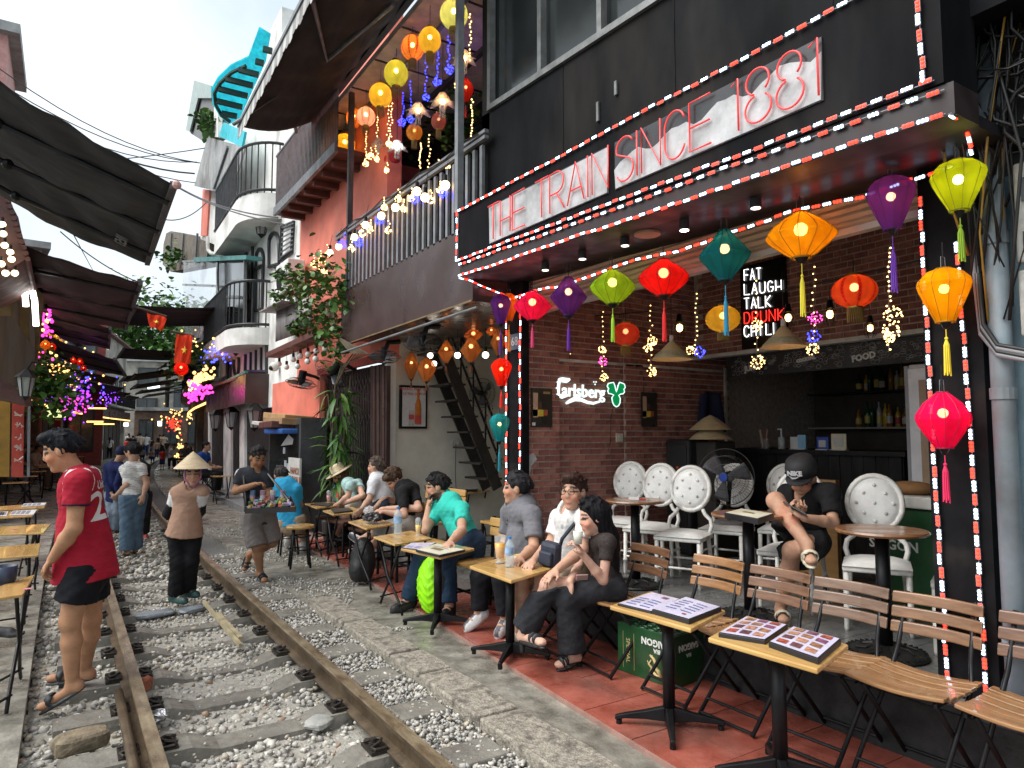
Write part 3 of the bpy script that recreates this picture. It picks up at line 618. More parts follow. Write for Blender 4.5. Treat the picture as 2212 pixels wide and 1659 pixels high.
for (x,y,lab,kind) in ((1689,950,'pump bottle of hand gel on the bar counter','pump'),(1717,958,'white card holder on the bar counter','card'),(1733,940,'pale blue pack standing on the bar counter','blue'),(1778,955,'small blue stand sign on the bar counter','bstand'),(1813,955,'cream framed stand card on the bar counter','wstand'),(1652,950,'glass jar of straws on the bar counter','jar')):
    p = px(x,975,X=6.1); p.z = 1.32
    t = thing('counter_item',lab,{'pump': 'bottle','card': 'card','blue': 'pack','bstand': 'stand sign','wstand': 'stand sign','jar': 'jar'}[kind],p)
    if kind == 'pump':
        B().cyl(p,p + V((0,0,.12)),.035,n=12).obj('body',sheet('gel_plastic',(.6,.65,.65),.6),t,smooth=True); B().tube([p + V((0,0,.12)),p + V((0,0,.2)),p + V((0,.04,.2))],.009,6).obj('pump',M('white_plastic',(.7,.7,.7),.4,var=0),t)
    elif kind == 'jar':
        B().lathe([(0,0),(.04,0),(.045,.1)],p,12).obj('body',sheet('jar_glass',(.5,.5,.5),.4),t)
        for i in range(5): B().tube([p + V((.02 * math.cos(i),.02 * math.sin(i),.02)),p + V((.05 * math.cos(i),.05 * math.sin(i),.2))],.005,5).obj('straw',LB[i % 3],t)
    else:
        w_,h_,c_ = {'card': (.09,.12,(.6,.6,.6)),'blue': (.09,.14,(.25,.5,.7)),'bstand': (.12,.12,(.03,.08,.4)),'wstand': (.15,.15,(.62,.56,.4))}[kind]
        B().box(p + V((0,0,h_ / 2 + .004)),(.015,w_,h_)).obj('board',MK('item_' + kind,c_),t,bevel=.004); B().box(p + V((0,0,.004)),(.06,w_,.008)).obj('foot',WHITEP,t)
        if kind[1:] == 'stand': B().box(p + V((-.0095,0,h_ / 2)),(.004,w_ * .6,h_ * .55)).obj('print',MK('item_print',(.5,.5,.48)),t)
# fridge
fr = thing('drinks_fridge','tall white drinks fridge with a food poster at the back of the cafe','fridge',(5.4,2.7,.3))
fy = px(1962,900,X=5.2).y
B().span((5.2,fy - .62,.3),(5.8,fy,1.98)).obj('body',M('fridge_white',(.5,.5,.5),.35,var=.1,dirt=.2),fr,bevel=.02)
B().span((5.17,fy - .6,.75),(5.198,fy - .02,1.95)).obj('door',M('fridge_white2',(.55,.55,.56),.3,var=.1),fr,bevel=.01)
B().span((5.19,fy - .015,.32),(5.215,fy + .012,1.97)).obj('door_seal',M('grey_seal',(.2,.2,.21),.5,var=.1),fr)
B().span((5.164,fy - .5,1.12),(5.169,fy - .1,1.86)).obj('poster',MK('poster_tan',(.3,.2,.12)),fr); B().span((5.16,fy - .42,1.3),(5.163,fy - .18,1.7)).obj('poster_print',MK('poster_pale',(.45,.38,.3)),fr)
# speaker, hats, jacket, floor fan on a chair
p = px(1478,1110,X=5.2); sp_ = thing('loudspeaker','tall black loudspeaker against the brick wall','loudspeaker',(5.2,p.y,.3))
yS = px(1478,1000,X=5.2).y; B().span((5.1,yS - .16,.3),(5.4,yS + .16,1.42)).obj('cabinet',M('speaker_black',(.012,.012,.013),.6,var=.3),sp_,bevel=.03)
B().span((5.09,yS - .13,.36),(5.098,yS + .13,1.36)).obj('grille',M('grille_black',(.02,.02,.02),.7,var=.6,vs=120),sp_); B().span((5.084,yS - .03,1.13),(5.089,yS + .0,1.155)).obj('badge',M('orange_badge',(.6,.1,.03),.4,var=0),sp_)
HATM = M('palm_leaf_hat',(.42,.33,.19),.7,var=.25,vs=12,bump=.3,stretch=(1,1,6))
for k,z in enumerate((1.47,1.56)):
    q = px(1535,950,X=5.3); b = B(); b.lathe([(.21,0),(.14,.06),(.07,.115),(.0,.15)],(5.3,q.y,z - .05),20).obj('conical_hat',HATM,None,('lower' if k == 0 else 'upper') + ' of two stacked palm leaf hats beside the loudspeaker','hat',smooth=True)
B().span((5.2,q.y - .14,.3),(5.5,q.y + .14,1.4)).obj('hat_stand_box',M('box_dark',(.03,.025,.02),.8),None,'dark box under the stacked palm leaf hats','box',bevel=.02)
b = B(); q = px(1525,890,Y=5.17)
b.grid(lambda u,v: q + V((lerp(-.13,.16,u) * (1 + .5 * v),-.04 * math.sin(u * 9) - .04,lerp(.18,-.22,v) + .04 * math.sin(u * 3))),12,8).obj('hanging_jacket',M('navy_cloth',(.012,.016,.05),.85,var=.3),None,'dark blue jacket hanging on the brick wall','jacket',smooth=True,solid=.02)
# ---- ceiling fan lights / wires over the room
B().tube(sag((4.3,5.2,2.62),(4.3,1.5,2.55),.08),.006,5).obj('hanging_cable',BWIRE,None,'black cable carrying the inner row of paper lanterns','cable')
# ---- right edge: blue wall, pipe, meter boxes, door, cables
PEEL = M('peeling_blue_paint',(.16,.26,.31),.6,var=.5,vs=3,bump=.4,bs=20,dirt=.8,col2=(.3,.43,.5))
nb = thing('neighbour_house','blue painted house front with peeling paint beside the cafe','building',(3.5,.8,0))
B().span((3.5,-.6,-.1),(3.7,1.44,2.62)).obj('wall',PEEL,nb); B().span((3.52,-.6,2.62),(3.8,1.44,6)).obj('upper_wall',M('grimy_wall',(.05,.05,.047),.8,var=.6,vs=5,dirt=.7),nb)
B().span((3.44,.1,.05),(3.5,1.24,1.78)).obj('door',M('teal_door',(.02,.085,.09),.5,var=.5,vs=6,bump=.3,stretch=(1,3,.4),dirt=.7),nb); B().span((3.42,.0,1.8),(3.5,1.27,1.86)).obj('lintel',PEEL,nb)
pipe = thing('drain_pipe','grey blue drain pipe running up beside the right pillar','pipe',(3.42,1.36,0)); PM = M('pipe_paint',(.2,.26,.3),.5,.1,var=.5,vs=5,dirt=.6,col2=(.32,.38,.42))
B().cyl((3.41,1.375,-.05),(3.41,1.375,3.6),.045,n=14).obj('pipe',PM,pipe,smooth=True)
for z in (.55,1.62,2.3): B().cyl((3.41,1.375,z),(3.41,1.375,z + .05),.051,n=14).obj('collar',PM,pipe)
for k,(z0,z1) in enumerate(((1.88,2.16),(2.19,2.62))):
    mb = thing('meter_box',('lower' if k == 0 else 'upper') + ' grimy white electricity meter box by the drain pipe','meter box',(3.4,1.1,z0)); MB_ = M('meter_white',(.38,.38,.35),.5,var=.4,vs=8,dirt=.7)
    B().span((3.36,.95,z0),(3.5,1.28,z1)).obj('case',MB_,mb,bevel=.01); B().span((3.352,.98,z0 + .04),(3.362,1.25,z0 + .13)).obj('window',DGLASS,mb)
    if k: B().span((3.352,.98,z0 + .26),(3.362,1.25,z0 + .36)).obj('window',DGLASS,mb)
cab = thing('cable_tangle','thick tangle of black and grey cables on the wall beside the sign','cables',(3.3,1.3,3))
GW = M('grey_cable',(.2,.2,.21),.5,var=.2); YW = M('ochre_cable',(.35,.2,.03),.5,var=.2)
for k in range(30):      # coils and drops
    c = V((3.3 + R.uniform(-.1,.1),1.1 + R.uniform(-.1,.12),3.05 + R.uniform(-.28,.3))); r = R.uniform(.1,.26); a0 = R.uniform(0,6)
    pts = [c + V((R.uniform(-.03,.03),r * math.cos(a0 + t * .5) * 1.2,r * math.sin(a0 + t * .5))) for t in range(R.randint(6,13))]
    B().tube(pts,R.uniform(.004,.009),5).obj('cable',GW if k % 6 == 0 else BWIRE,cab,smooth=True)
for k in range(26):
    a = V((3.25 + R.uniform(-.08,.1),1.3 + R.uniform(-.2,.1),3.4 + R.uniform(0,.4))); c = V((3.38 + R.uniform(-.06,.03),1.36 + R.uniform(-.06,.1),R.uniform(1.9,2.7))); m_ = a.lerp(c,.5) + V((R.uniform(-.1,.05),R.uniform(-.15,.15),R.uniform(-.2,.1)))
    B().tube([a,a.lerp(m_,.5) + V((0,R.uniform(-.05,.05),-.03)),m_,m_.lerp(c,.5) + V((0,R.uniform(-.05,.05),0)),c],R.uniform(.003,.008),5).obj('cable',YW if k % 7 == 0 else BWIRE,cab,smooth=True)
for k in range(4):      # bundle curving to the right along the wall
    o_ = k * .014; B().tube([(3.38 - o_ * .4,1.44 + o_ * .3,2.5),(3.37,1.43 + o_ * .3,2.1),(3.36,1.42 + o_ * .2,1.95 - o_),(3.34,1.36,1.85 - o_),(3.33,1.2,1.80 - o_),(3.33,.6,1.79 - o_)],.011,6).obj('cable',GW if k % 2 else BWIRE,cab,smooth=True)
# number plate
npp = thing('number_plate','blue grey house number plate reading 68 on the pillar','number plate',(3.39,5.24,2.3)); a,c = px(1100,724,X=3.39),px(1126,753,X=3.39)
B().span((3.384,c.y,c.z),(3.398,a.y,a.z)).obj('plate',M('plate_blue',(.1,.14,.19),.4,var=.15),npp,bevel=.003)
text('68',.11,'digits',M('plate_white',(.6,.62,.62),.5,var=0),(3.382,(a.y + c.y) / 2,(a.z + c.z) / 2),(0,-1,0),(0,0,1),npp,bold=.001)
# ================================================================ FURNITURE
WCH = M('chipped_white_enamel',(.74,.73,.68),.4,var=.12,vs=20,dirt=.55,bump=.1)
WPAD = M('white_vinyl',(.74,.74,.71),.45,var=.12,vs=12,bump=.15,bs=40)
def white_chair(label,loc,rz,proto=[]):
    if proto: return dup(proto[0],loc,rz,label)
    t = thing('banquet_chair',label,'chair',loc,rz,'white round back chairs in the cafe'); proto.append(t)
    def leg(x,y,x2,y2,top):
        b = B(); a,c = V((x,y,0)),V((x2,y2,top)); b.tube([a.lerp(c,k) for k in (0,.04,.05,.3,.31,.34,.35,1)],[.012,.013,.015,.016,.02,.02,.016,.017],8); b.obj('leg',WCH,t,smooth=True,local=True)
    for s in (-1,1): leg(s * .17,-.16,s * .165,-.155,.37); leg(s * .17,.2,s * .15,.15,.37)
    B().span((-.185,-.18,.35),(.185,.17,.385)).obj('seat_frame',WCH,t,bevel=.01,local=True)
    b = B(); b.grid(lambda u,v: V((lerp(-.185,.185,u),lerp(-.19,.17,v),.385 + .04 * (1 - (2 * u - 1) ** 4) * (1 - (2 * v - 1) ** 4))),8,8); b.obj('seat_pad',WPAD,t,smooth=True,local=True)
    for z in (.15,.17): B().cyl((-.17,-.16 if z < .16 else .19,z),(.17,-.16 if z < .16 else .19,z),.009,n=8).obj('stretcher',WCH,t,local=True)
    for s in (-1,1): B().cyl((s * .17,-.16,.19),(s * .168,.19,.2),.009,n=8).obj('stretcher',WCH,t,local=True)
    for s in (-1,1): B().tube([(s * .155,.155,.37),(s * .175,.165,.44),(s * .165,.175,.49),(s * .12,.18,.53),(s * .1,.185,.57)],.016,8).obj('back_arm',WCH,t,smooth=True,local=True)
    C0 = V((0,.2,.73)); tilt = Matrix.Rotation(math.radians(-9),3,'X'); el = lambda r,z,a: C0 + tilt @ V((r * .155 * math.cos(a),z,r * .175 * math.sin(a)))
    B().tube([el(1,0,2 * math.pi * i / 28) for i in range(28)],.018,8,closed=True).obj('back_ring',WCH,t,smooth=True,local=True)
    b = B(); b.v = [C0 + tilt @ V((0,-.03,0))]; n = 28
    for k,(r,z) in enumerate(((.35,-.029),(.7,-.022),(.98,-.004),(.98,.01))): b.v += [el(r,z,2 * math.pi * i / n) for i in range(n)]
    b.f = [(0,1 + (i + 1) % n,1 + i) for i in range(n)] + [(1 + k * n + i,1 + k * n + (i + 1) % n,1 + (k + 1) * n + (i + 1) % n,1 + (k + 1) * n + i) for k in range(3) for i in range(n)] + [tuple(range(1 + 3 * n,1 + 4 * n))]; b.m = [0] * len(b.f)
    pad = b.obj('back_pad',WPAD,t,smooth=True,local=True)
    for i,(u,v) in enumerate(((0,.65),(-.4,.36),(.4,.36),(-.68,0),(0,0),(.68,0),(-.4,-.36),(.4,-.36),(0,-.65))): B().ball(C0 + tilt @ V((u * .155,-.032 + .008 * (u * u + v * v),v * .175)),(.011,.007,.011),8).obj('button',WCH,pad,smooth=True,local=True)
    return t
for lab,loc,rz in (('white round back chair closest to the beer sign wall',(4.28,4.82,.3),-1.15),('white round back chair between the other chair and the fan, by the bare round table',(4.22,4.38,.3),-1.2),('white round back chair standing alone beside the fan',(4.12,3.92,.3),-1.12),
                     ('white round back chair the man in the black cap sits on',(4.22,3.02,.3),-1.25),('white round back chair behind the empty round table',(4.2,2.42,.3),-1.05),('white round back chair partly hidden by the right pillar',(4.15,1.86,.3),-1.2),
                     ('white round back chair carrying the big fan',(4.72,4.0,.3),-1.2),('white round back chair pushed up behind the fan',(5.1,3.72,.3),-1.1)):
    white_chair(lab,loc,rz)
TOPW = wood('brown_table_wood',(.13,.055,.022),(.27,.13,.055),.7,.3,1,.4)
def round_table(label,loc,proto=[]):
    if proto: return dup(proto[0],loc,R.uniform(0,3),label)
    t = thing('round_table',label,'table',loc,0,'round pedestal tables'); proto.append(t)
    B().lathe([(0,.635),(.2,.635),(.225,.64),(.23,.65),(.225,.66),(0,.66)],n=40).obj('table_top',TOPW,t,local=True)
    B().cyl((0,0,.03),(0,0,.636),.036,n=16).obj('column',BLACK,t,smooth=True,local=True)
    bs = B().lathe([(.0,0),(.2,0),(.205,.012),(.195,.022),(.17,.028),(.1,.04),(.05,.055),(0,.055)],n=36).obj('base',M('cast_iron',(.016,.016,.015),.5,.4,var=.4,vs=20),t,local=True)
    for i in range(36): B().box((.186 * math.cos(i * math.pi / 18),.186 * math.sin(i * math.pi / 18),.026),(.02,.008,.008),rotm(i * math.pi / 18)).obj('rib',MATS['cast_iron'],bs,local=True)
    for i in range(8):
        a = i * math.pi / 4; B().tube([(.07 * math.cos(a),.07 * math.sin(a),.047),(.11 * math.cos(a + .2),.11 * math.sin(a + .2),.042),(.15 * math.cos(a - .1),.15 * math.sin(a - .1),.036)],[.012,.009,.004],6).obj('scroll',MATS['cast_iron'],bs,local=True)
    return t
round_table('round pedestal table between two white chairs with a cigarette pack on it',(3.77,4.09,.3)); round_table('round pedestal table with a thick menu in front of the man in the cap',(3.73,2.99,.3)); round_table('empty round pedestal table nearest the right pillar',(3.72,2.11,.3))
# folding slat chairs
SLATS = [wood('slat_wood_%d' % i,a,b_,1,.38,0,.3) for i,(a,b_) in enumerate((((.15,.065,.022),(.33,.165,.065)),((.085,.038,.02),(.2,.1,.052)),((.09,.05,.032),(.2,.12,.078)),((.1,.045,.02),(.23,.115,.052)),((.085,.04,.024),(.18,.09,.05))))]
SEATW = wood('seat_wood',(.16,.075,.028),(.36,.195,.085),1,.33,0,.35); RIV = M('rivet',(.7,.7,.68),.3,.6,var=0)
def fold_chair(label,loc,rz,si=0,proto={}):
    if si in proto: return dup(proto[si],loc,rz,label)
    t = thing('folding_chair',label,'chair',loc,rz,'folding slat chairs along the pavement'); proto[si] = t
    bk = lambda z: .17 + (z - .4) * .22
    for k,z in enumerate((.55,.615,.68)):
        b = B(); n = 8; w = .19; pts = [(lerp(-w,w,i / n),bk(z) + .03 * math.sin(math.pi * i / n) - .02) for i in range(n + 1)]
        b.v = []; hh = .05
        for x,y in pts: b.v += [V((x,y - .008,z)),V((x,y + .008,z)),V((x,y + .008 + hh * .22,z + hh)),V((x,y - .008 + hh * .22,z + hh))]
        for i in range(n):
            for j in range(4): b.f.append((4 * i + j,4 * i + (j + 1) % 4,4 * i + 4 + (j + 1) % 4,4 * i + 4 + j)); b.m.append(0)
        b.f += [(3,2,1,0),tuple(4 * n + j for j in range(4))]; b.m += [0,0]
        s_ = b.obj('back_slat',SLATS[si],t,local=True,bevel=.006)
        for s in (-1,1): B().ball((s * .135,bk(z) - .017 + .018,z + .027),(.006,.004,.006),8).ball((s * .135,bk(z) + .022,z + .027),(.006,.004,.006),8).obj('rivet',RIV,s_,local=True)
    for k in range(6):
        y0 = -.21 + k * .062; b = B(); n = 8; b.v = []
        for i in range(n + 1):
            x = lerp(-.2,.2,i / n); z = .405 - .018 * math.sin(math.pi * i / n) + (.006 if k in (0,) else 0) + .004 * (k - 2.5) ** 2 * .4
            b.v += [V((x,y0,z)),V((x,y0 + .054,z)),V((x,y0 + .054,z + .016)),V((x,y0,z + .016))]
        for i in range(n):
            for j in range(4): b.f.append((4 * i + j,4 * i + (j + 1) % 4,4 * i + 4 + (j + 1) % 4,4 * i + 4 + j)); b.m.append(0)
        b.f += [(3,2,1,0),tuple(4 * n + j for j in range(4))]; b.m += [0,0]
        b.obj('seat_slat',SEATW,t,local=True,bevel=.004)
    for s in (-1,1):
        B().tube([(s * .165,-.25,.01),(s * .165,.13,.4),(s * .15,.17,.5),(s * .14,bk(.73) + .012,.73)],.0105,8).obj('leg',BLACK,t,smooth=True,local=True)
        B().tube([(s * .145,.2,.01),(s * .145,-.16,.39)],.0105,8).obj('leg',BLACK,t,smooth=True,local=True)
        B().beam((s * .165,-.2,.398),(s * .165,.15,.398),.012,.014).obj('seat_rail',BLACK,t,local=True)
    for y,z,w in ((-.24,.02,.165),(-.19,.08,.165),(.17,.045,.145)): B().cyl((-w,y,z),(w,y,z),.008,n=8).obj('crossbar',BLACK,t,local=True)
    return t
for lab,x,y,si in (('folding slat chair beside the beer crate, its slats honey brown',3.08,2.87,0),('folding slat chair with reddish slats, before the round table with a menu',3.09,2.45,1),('folding slat chair with one honey slat over two greyish ones',3.1,2.04,2),('folding slat chair pushed against the right pillar',3.11,1.64,3),('folding slat chair under the drain pipe',3.12,1.2,4),('folding slat chair under the woman in black lace',3.05,3.42,1),('folding slat chair under the man in white shirt',3.02,3.84,4),('folding slat chair under the man in grey henley',3.0,4.3,3)):
    fold_chair(lab,(x,y,0.006),-math.pi / 2 + R.uniform(-.06,.06),si)
# square tables on one column
YTOP = wood('honey_table_top',(.42,.235,.07),(.64,.41,.15),.55,.25,1,.4); YEDGE = wood('varnish_edge',(.42,.24,.045),(.58,.36,.09),.7,.25,1,.5)
ZT = .59
def corners(*q): return [px(x,y,Z=ZT) for x,y in q]
def tabletop(cs,t,th=.022):
    b = B(); b.prism([c - V((0,0,th)) for c in cs],(0,0,th)); o = b.obj('table_top',YTOP,t,bevel=.006); n = len(cs)
    return o
def ccw(cs): return cs if (cs[1] - cs[0]).cross(cs[2] - cs[1]).z > 0 else cs[::-1]
def ped_table(label,cs,base):
    cs = ccw(cs); t = thing('square_table',label,'table',base,0,'square pedestal tables'); tabletop(cs,t); base = V(base)
    B().cyl(base + V((0,0,.05)),base + V((0,0,ZT - .022)),.031,n=14).obj('column',BLACK,t,smooth=True)
    m = (cs[0] - cs[1]).normalized(); m.z = 0
    for k in range(4):
        d = rotm(math.pi / 2 * k + math.pi / 4) @ m; q = rotm(math.pi / 2) @ d; b = B()
        b.v = []; L = .27
        for s_,w,z0,z1 in ((.02,.024,.03,.1),(.12,.02,.035,.075),(.22,.015,.03,.055),(L,.013,.02,.042)):
            c = base + d * s_; b.v += [c - q * w + V((0,0,z0)),c + q * w + V((0,0,z0)),c + q * w * .8 + V((0,0,z1)),c - q * w * .8 + V((0,0,z1))]
        b.f = [(4 * i + j,4 * i + (j + 1) % 4,4 * i + 4 + (j + 1) % 4,4 * i + 4 + j) for i in range(3) for j in range(4)] + [(3,2,1,0),(12,13,14,15)]; b.m = [0] * len(b.f)
        f_ = b.obj('foot',BLACK,t,bevel=.005); B().cyl(base + d * (L - .02),base + d * (L - .02) + V((0,0,.022)),.015,n=10).obj('glide',BLACK,f_)
    return t
T3 = corners((1317,1308),(1492,1358),(1567,1318),(1405,1277)); T4 = corners((1529,1377),(1766,1445),(1833,1392),(1613,1329))
T1 = corners((1014,1222),(1104,1254),(1196,1226),(1096,1200)); T2 = corners((866,1184),(952,1203),(1025,1184),(943,1168))
ctr = lambda cs: sum(cs,V((0,0,0))) / 4
for lab,cs in (('square table with an open drinks menu, above the beer crate',T3),('square table with an open picture menu of dishes',T4),('square table with juice glass and water bottle before the grey and white shirted men',T1),('square table with a menu in front of the man in the turquoise polo',T2)):
    c = ctr(cs); ped_table(lab,cs,(c.x,c.y,.006))
# cross leg tables
def x_table(label,cs,z0=0.0,zt=None,top=None):
    cs = ccw(cs); c = ctr(cs); t = thing('folding_table',label,'table',(c.x,c.y,z0),0,'folding cross leg tables')
    b = B(); b.prism([q - V((0,0,.018)) for q in cs],(0,0,.018)); b.obj('table_top',top or YTOP,t,bevel=.005)
    u = (cs[1] - cs[0]) * .5; v = (cs[2] - cs[1]) * .5; z1 = cs[0].z - .02
    if u.length < v.length: u,v = v,u
    g = lambda a,e,z: V((c.x,c.y,z)) + u * a + v * e - V((0,0,0))
    for e in (-.75,.75):
        k = .86 if e > 0 else .8
        B().tube([g(-.9,e,z1),g(-.1,e,lerp(z0,z1,.5)),g(.75,e * k,z0 + .09),g(1.0,e * k,z0 + .01)],.011,6).obj('leg',BLACK,t,smooth=True)
        B().tube([g(.9,e * .9,z1),g(.1,e * .9,lerp(z0,z1,.5)),g(-.75,e * .8,z0 + .09),g(-1.0,e * .8,z0 + .01)],.011,6).obj('leg',BLACK,t,smooth=True)
    for a in (-.8,.8): B().tube([g(a,-.72,z0 + .08),g(a,.72,z0 + .08)],.008,6).obj('crossbar',BLACK,t)
    return t
d2 = lambda x,y: (493.7 + x * .29767,877.8 + y * .29767)
T5 = corners(d2(1050,945),d2(1205,1000),d2(1475,955),d2(1330,900)); T6 = corners(d2(868,835),d2(1000,888),d2(1205,850),d2(1060,800)); T7 = corners(d2(683,755),d2(760,785),d2(990,765),d2(900,728)); T8 = corners(d2(552,705),d2(640,738),d2(835,712),d2(745,690))
for lab,cs in (('folding table with a water bottle and orange smoothie',T5),('folding table with a crumpled black bag on it',T6),('folding table with a closed brown menu on it',T7),('folding table with pink drink before the girl in the straw hat',T8)): x_table(lab,cs)
# left foreground tables (stand on the side path) and what is on them
def ltab(label,cs,z=.56):
    return x_table(label,[px(x,y,Z=z) for x,y in cs],-.1)
ltab('folding table with a pink stain right behind the man in the red jersey',((-70,1302),(-20,1272),(76,1240),(50,1283))); ltab('folding table with clear honey top next to the stained one',((-70,1210),(-40,1185),(88,1173),(83,1198)))
ltab('folding table with narrow honey top beside the shirted man',((-60,1156),(-40,1140),(110,1131),(95,1150))); ltab('folding table with white menu sheets on it, on the side path',((-50,1121),(-30,1108),(84,1100),(70,1114)))
ltab('folding table with menus farthest along the side path',((-50,1104),(-20,1095),(102,1086),(96,1096)))
PINK = M('pink_stain',(.65,.25,.28),.5,var=.3)
for n_,(x,y,lab) in enumerate(((60,1272,'small pink sticker on the nearest side path table'),(30,1143,'small pink sticker on the narrow side path table'))):
    p = px(x,y,Z=.563); B().prism([p + V((.025 * math.cos(a),.02 * math.sin(a),0)) for a in [k * .9 for k in range(7)]],(0,0,.002)).obj('pink_sticker',PINK,None,lab,'sticker')
PAPER = M('menu_paper',(.62,.6,.6),.45,var=.12,vs=14); INK = M('menu_ink',(.22,.2,.24),.6,var=.5,vs=60)
for n_,cs in enumerate((((20,1113),(28,1104),(80,1101),(72,1112)),((46,1095),(52,1088),(100,1086),(96,1092)),((-10,1115),(-4,1106),(18,1105),(14,1115)))):
    q = [px(x,y,Z=.564) for x,y in cs]; t = thing('menu_sheet',('white menu sheet on the side path table, its right hand one','white menu sheet on the farthest side path table','white menu sheet at the wall end of the side path table')[n_],'menu',q[0])
    B().prism(ccw(q),(0,0,.003)).obj('paper',PAPER,t)
    for k in range(4):
        a = q[0].lerp(q[3],.1 + k * .2); e = q[1].lerp(q[2],.1 + k * .2); B().beam(a.lerp(e,.15) + V((0,0,.004)),a.lerp(e,.85) + V((0,0,.004)),.035,.002).obj('print',INK,t)
p = px(8,1258,Z=.56); hb = B(); hb.lathe([(.0,-.02),(.05,-.02),(.065,.02),(.07,.1),(.066,.1),(.05,.02)],p,18).obj('bucket_hat',M('navy_plastic',(.02,.035,.07),.5,var=.2),None,'dark blue cup shaped holder on the stained side path table','holder',smooth=True)
# bar stools, round wood seats
def stool(label,loc,h=.46,proto=[]):
    if proto: return dup(proto[0],loc,R.uniform(-.3,.3),label)
    t = thing('bar_stool',label,'stool',loc,0,'round wooden stools'); proto.append(t)
    B().lathe([(0,h - .03),(.15,h - .03),(.155,h - .015),(.15,h),(0,h)],n=28).obj('seat',YTOP,t,local=True)
    for k in range(4):
        a = k * math.pi / 2 + .6; B().tube([(.1 * math.cos(a),.1 * math.sin(a),h - .03),(.125 * math.cos(a),.125 * math.sin(a),.2),(.15 * math.cos(a),.15 * math.sin(a),0)],.013,8).obj('leg',BLACK,t,smooth=True,local=True)
    for z,r in ((.2,.122),(.34,.11)): B().tube([(r * math.cos(i * .3927),r * math.sin(i * .3927),z) for i in range(16)],.007,6,closed=True).obj('ring',BLACK,t,local=True)
    return t
p = px(647,1225,Z=0); stool('empty round wooden stool with black legs beside the blue shirted man',(p.x,p.y,0)); p = px(622,1196,Z=0); STB = p; stool('round wooden stool the man in the blue shirt sits on',(p.x,p.y,0))
# honey wood dining chairs
HW = wood('honey_chair_wood',(.4,.22,.065),(.58,.36,.13),.8,.35,0,.3)
def wood_chair(label,loc,rz,mat=HW,proto={}):
    if mat.name in proto: return dup(proto[mat.name],loc,rz,label)
    t = thing('dining_chair',label,'chair',loc,rz,'wooden back chairs'); proto[mat.name] = t
    B().span((-.19,-.19,.39),(.19,.19,.42)).obj('seat',mat,t,bevel=.006,local=True)
    for z in (.6,.68): B().box((0,.215,z + .035),(.37,.018,.072),rotm(0,-.12)).obj('back_board',mat,t,bevel=.005,local=True)
    for s in (-1,1):
        B().beam((s * .16,.19,0),(s * .16,.235,.76),.022,.022).obj('leg',BLACK,t,local=True); B().beam((s * .16,-.17,0),(s * .16,-.17,.39),.022,.022).obj('leg',BLACK,t,local=True); B().beam((s * .16,-.17,.16),(s * .16,.19,.16),.016,.016).obj('stretcher',BLACK,t,local=True)
    for y in (-.17,.19): B().beam((-.16,y,.2),(.16,y,.2),.016,.016).obj('stretcher',BLACK,t,local=True)
    return t
# ---- menus on the tables
def menu(label,cs,z,thick,paperc,blocks,open_=False):
    q = [px(x,y,Z=z + thick) for x,y in cs]; q = q if (q[1] - q[0]).cross(q[2] - q[1]).z > 0 else [q[0],q[3],q[2],q[1]]; t = thing('menu',label,'menu',(q[0].x,q[0].y,z))
    c = ctr(q); B().prism([c + (p - c) * 1.05 - V((0,0,thick)) for p in q],(0,0,thick * .96)).obj('folder',M('black_folder',(.014,.014,.016),.45,var=.3),t,bevel=.003)
    for k in range(1,4): B().prism([c + (p - c) * 1.03 - V((0,0,thick * k / 4)) for p in q],(0,0,.0015)).obj('page',M('page_edge',(.09,.09,.1),.5,var=.2),t)
    pa = B(); pa.grid(lambda u,v: q[0].lerp(q[1],u).lerp(q[3].lerp(q[2],u),v) + V((0,0,.001 + .006 * math.sin(math.pi * u) * math.sin(math.pi * v))),8,8); po = pa.obj('paper',paperc,t,smooth=True)
    for (u,v,w,h_,m_) in blocks:
        f = lambda a,e: q[0].lerp(q[1],a).lerp(q[3].lerp(q[2],a),e) + V((0,0,.003 + .006 * math.sin(math.pi * a) * math.sin(math.pi * e)))
        b = B(); b.grid(lambda a,e: f(u + w * a,v + h_ * e),3,3); b.obj('print',m_,po,smooth=True)
LIL = M('lilac_paper',(.55,.52,.66),.3,var=.18,vs=9); CRM = M('cream_paper',(.58,.55,.42),.4,var=.15,vs=9)
FD = [M('food_print_%d' % i,c,.4,var=.7,vs=45) for i,c in enumerate(((.33,.07,.04),(.28,.14,.07),(.12,.05,.05),(.2,.07,.12),(.4,.2,.12)))]; BLU = M('blue_ink',(.12,.14,.3),.5,var=.5,vs=70)
d5 = lambda x,y: (1261.8 + x * .30555,1152 + y * .30555)
TXT = [(.12 + (k % 2) * .42,.1 + (k // 2) * .13,.3,.035,BLU) for k in range(12)]
def dishes(): return [(.08 + (k % 3) * .3,.08 + (k // 3) * .24,.22,.16,FD[(k * 7 + k // 3) % 5]) for k in range(12)]
menu('left page of the open drinks menu with lilac paper',(d5(245,495),d5(480,418),d5(670,465),d5(475,550)),ZT,.012,LIL,TXT[:8] + [(.6,.75,.2,.12,FD[3])])
menu('right half of the open drinks menu, lilac paper on a thick folder',(d5(490,535),d5(720,450),d5(960,520),d5(740,605)),ZT,.024,LIL,TXT[2:] + [(.7,.1,.1,.06,FD[0])])
menu('picture menu of meat dishes, page toward the honey chair',(d5(960,700),d5(1145,590),d5(1430,645),d5(1275,750)),ZT,.02,LIL,dishes())
menu('picture menu of meat dishes, thicker page toward the pillar',(d5(1315,765),d5(1480,660),d5(1805,745),d5(1650,880)),ZT,.024,LIL,dishes())
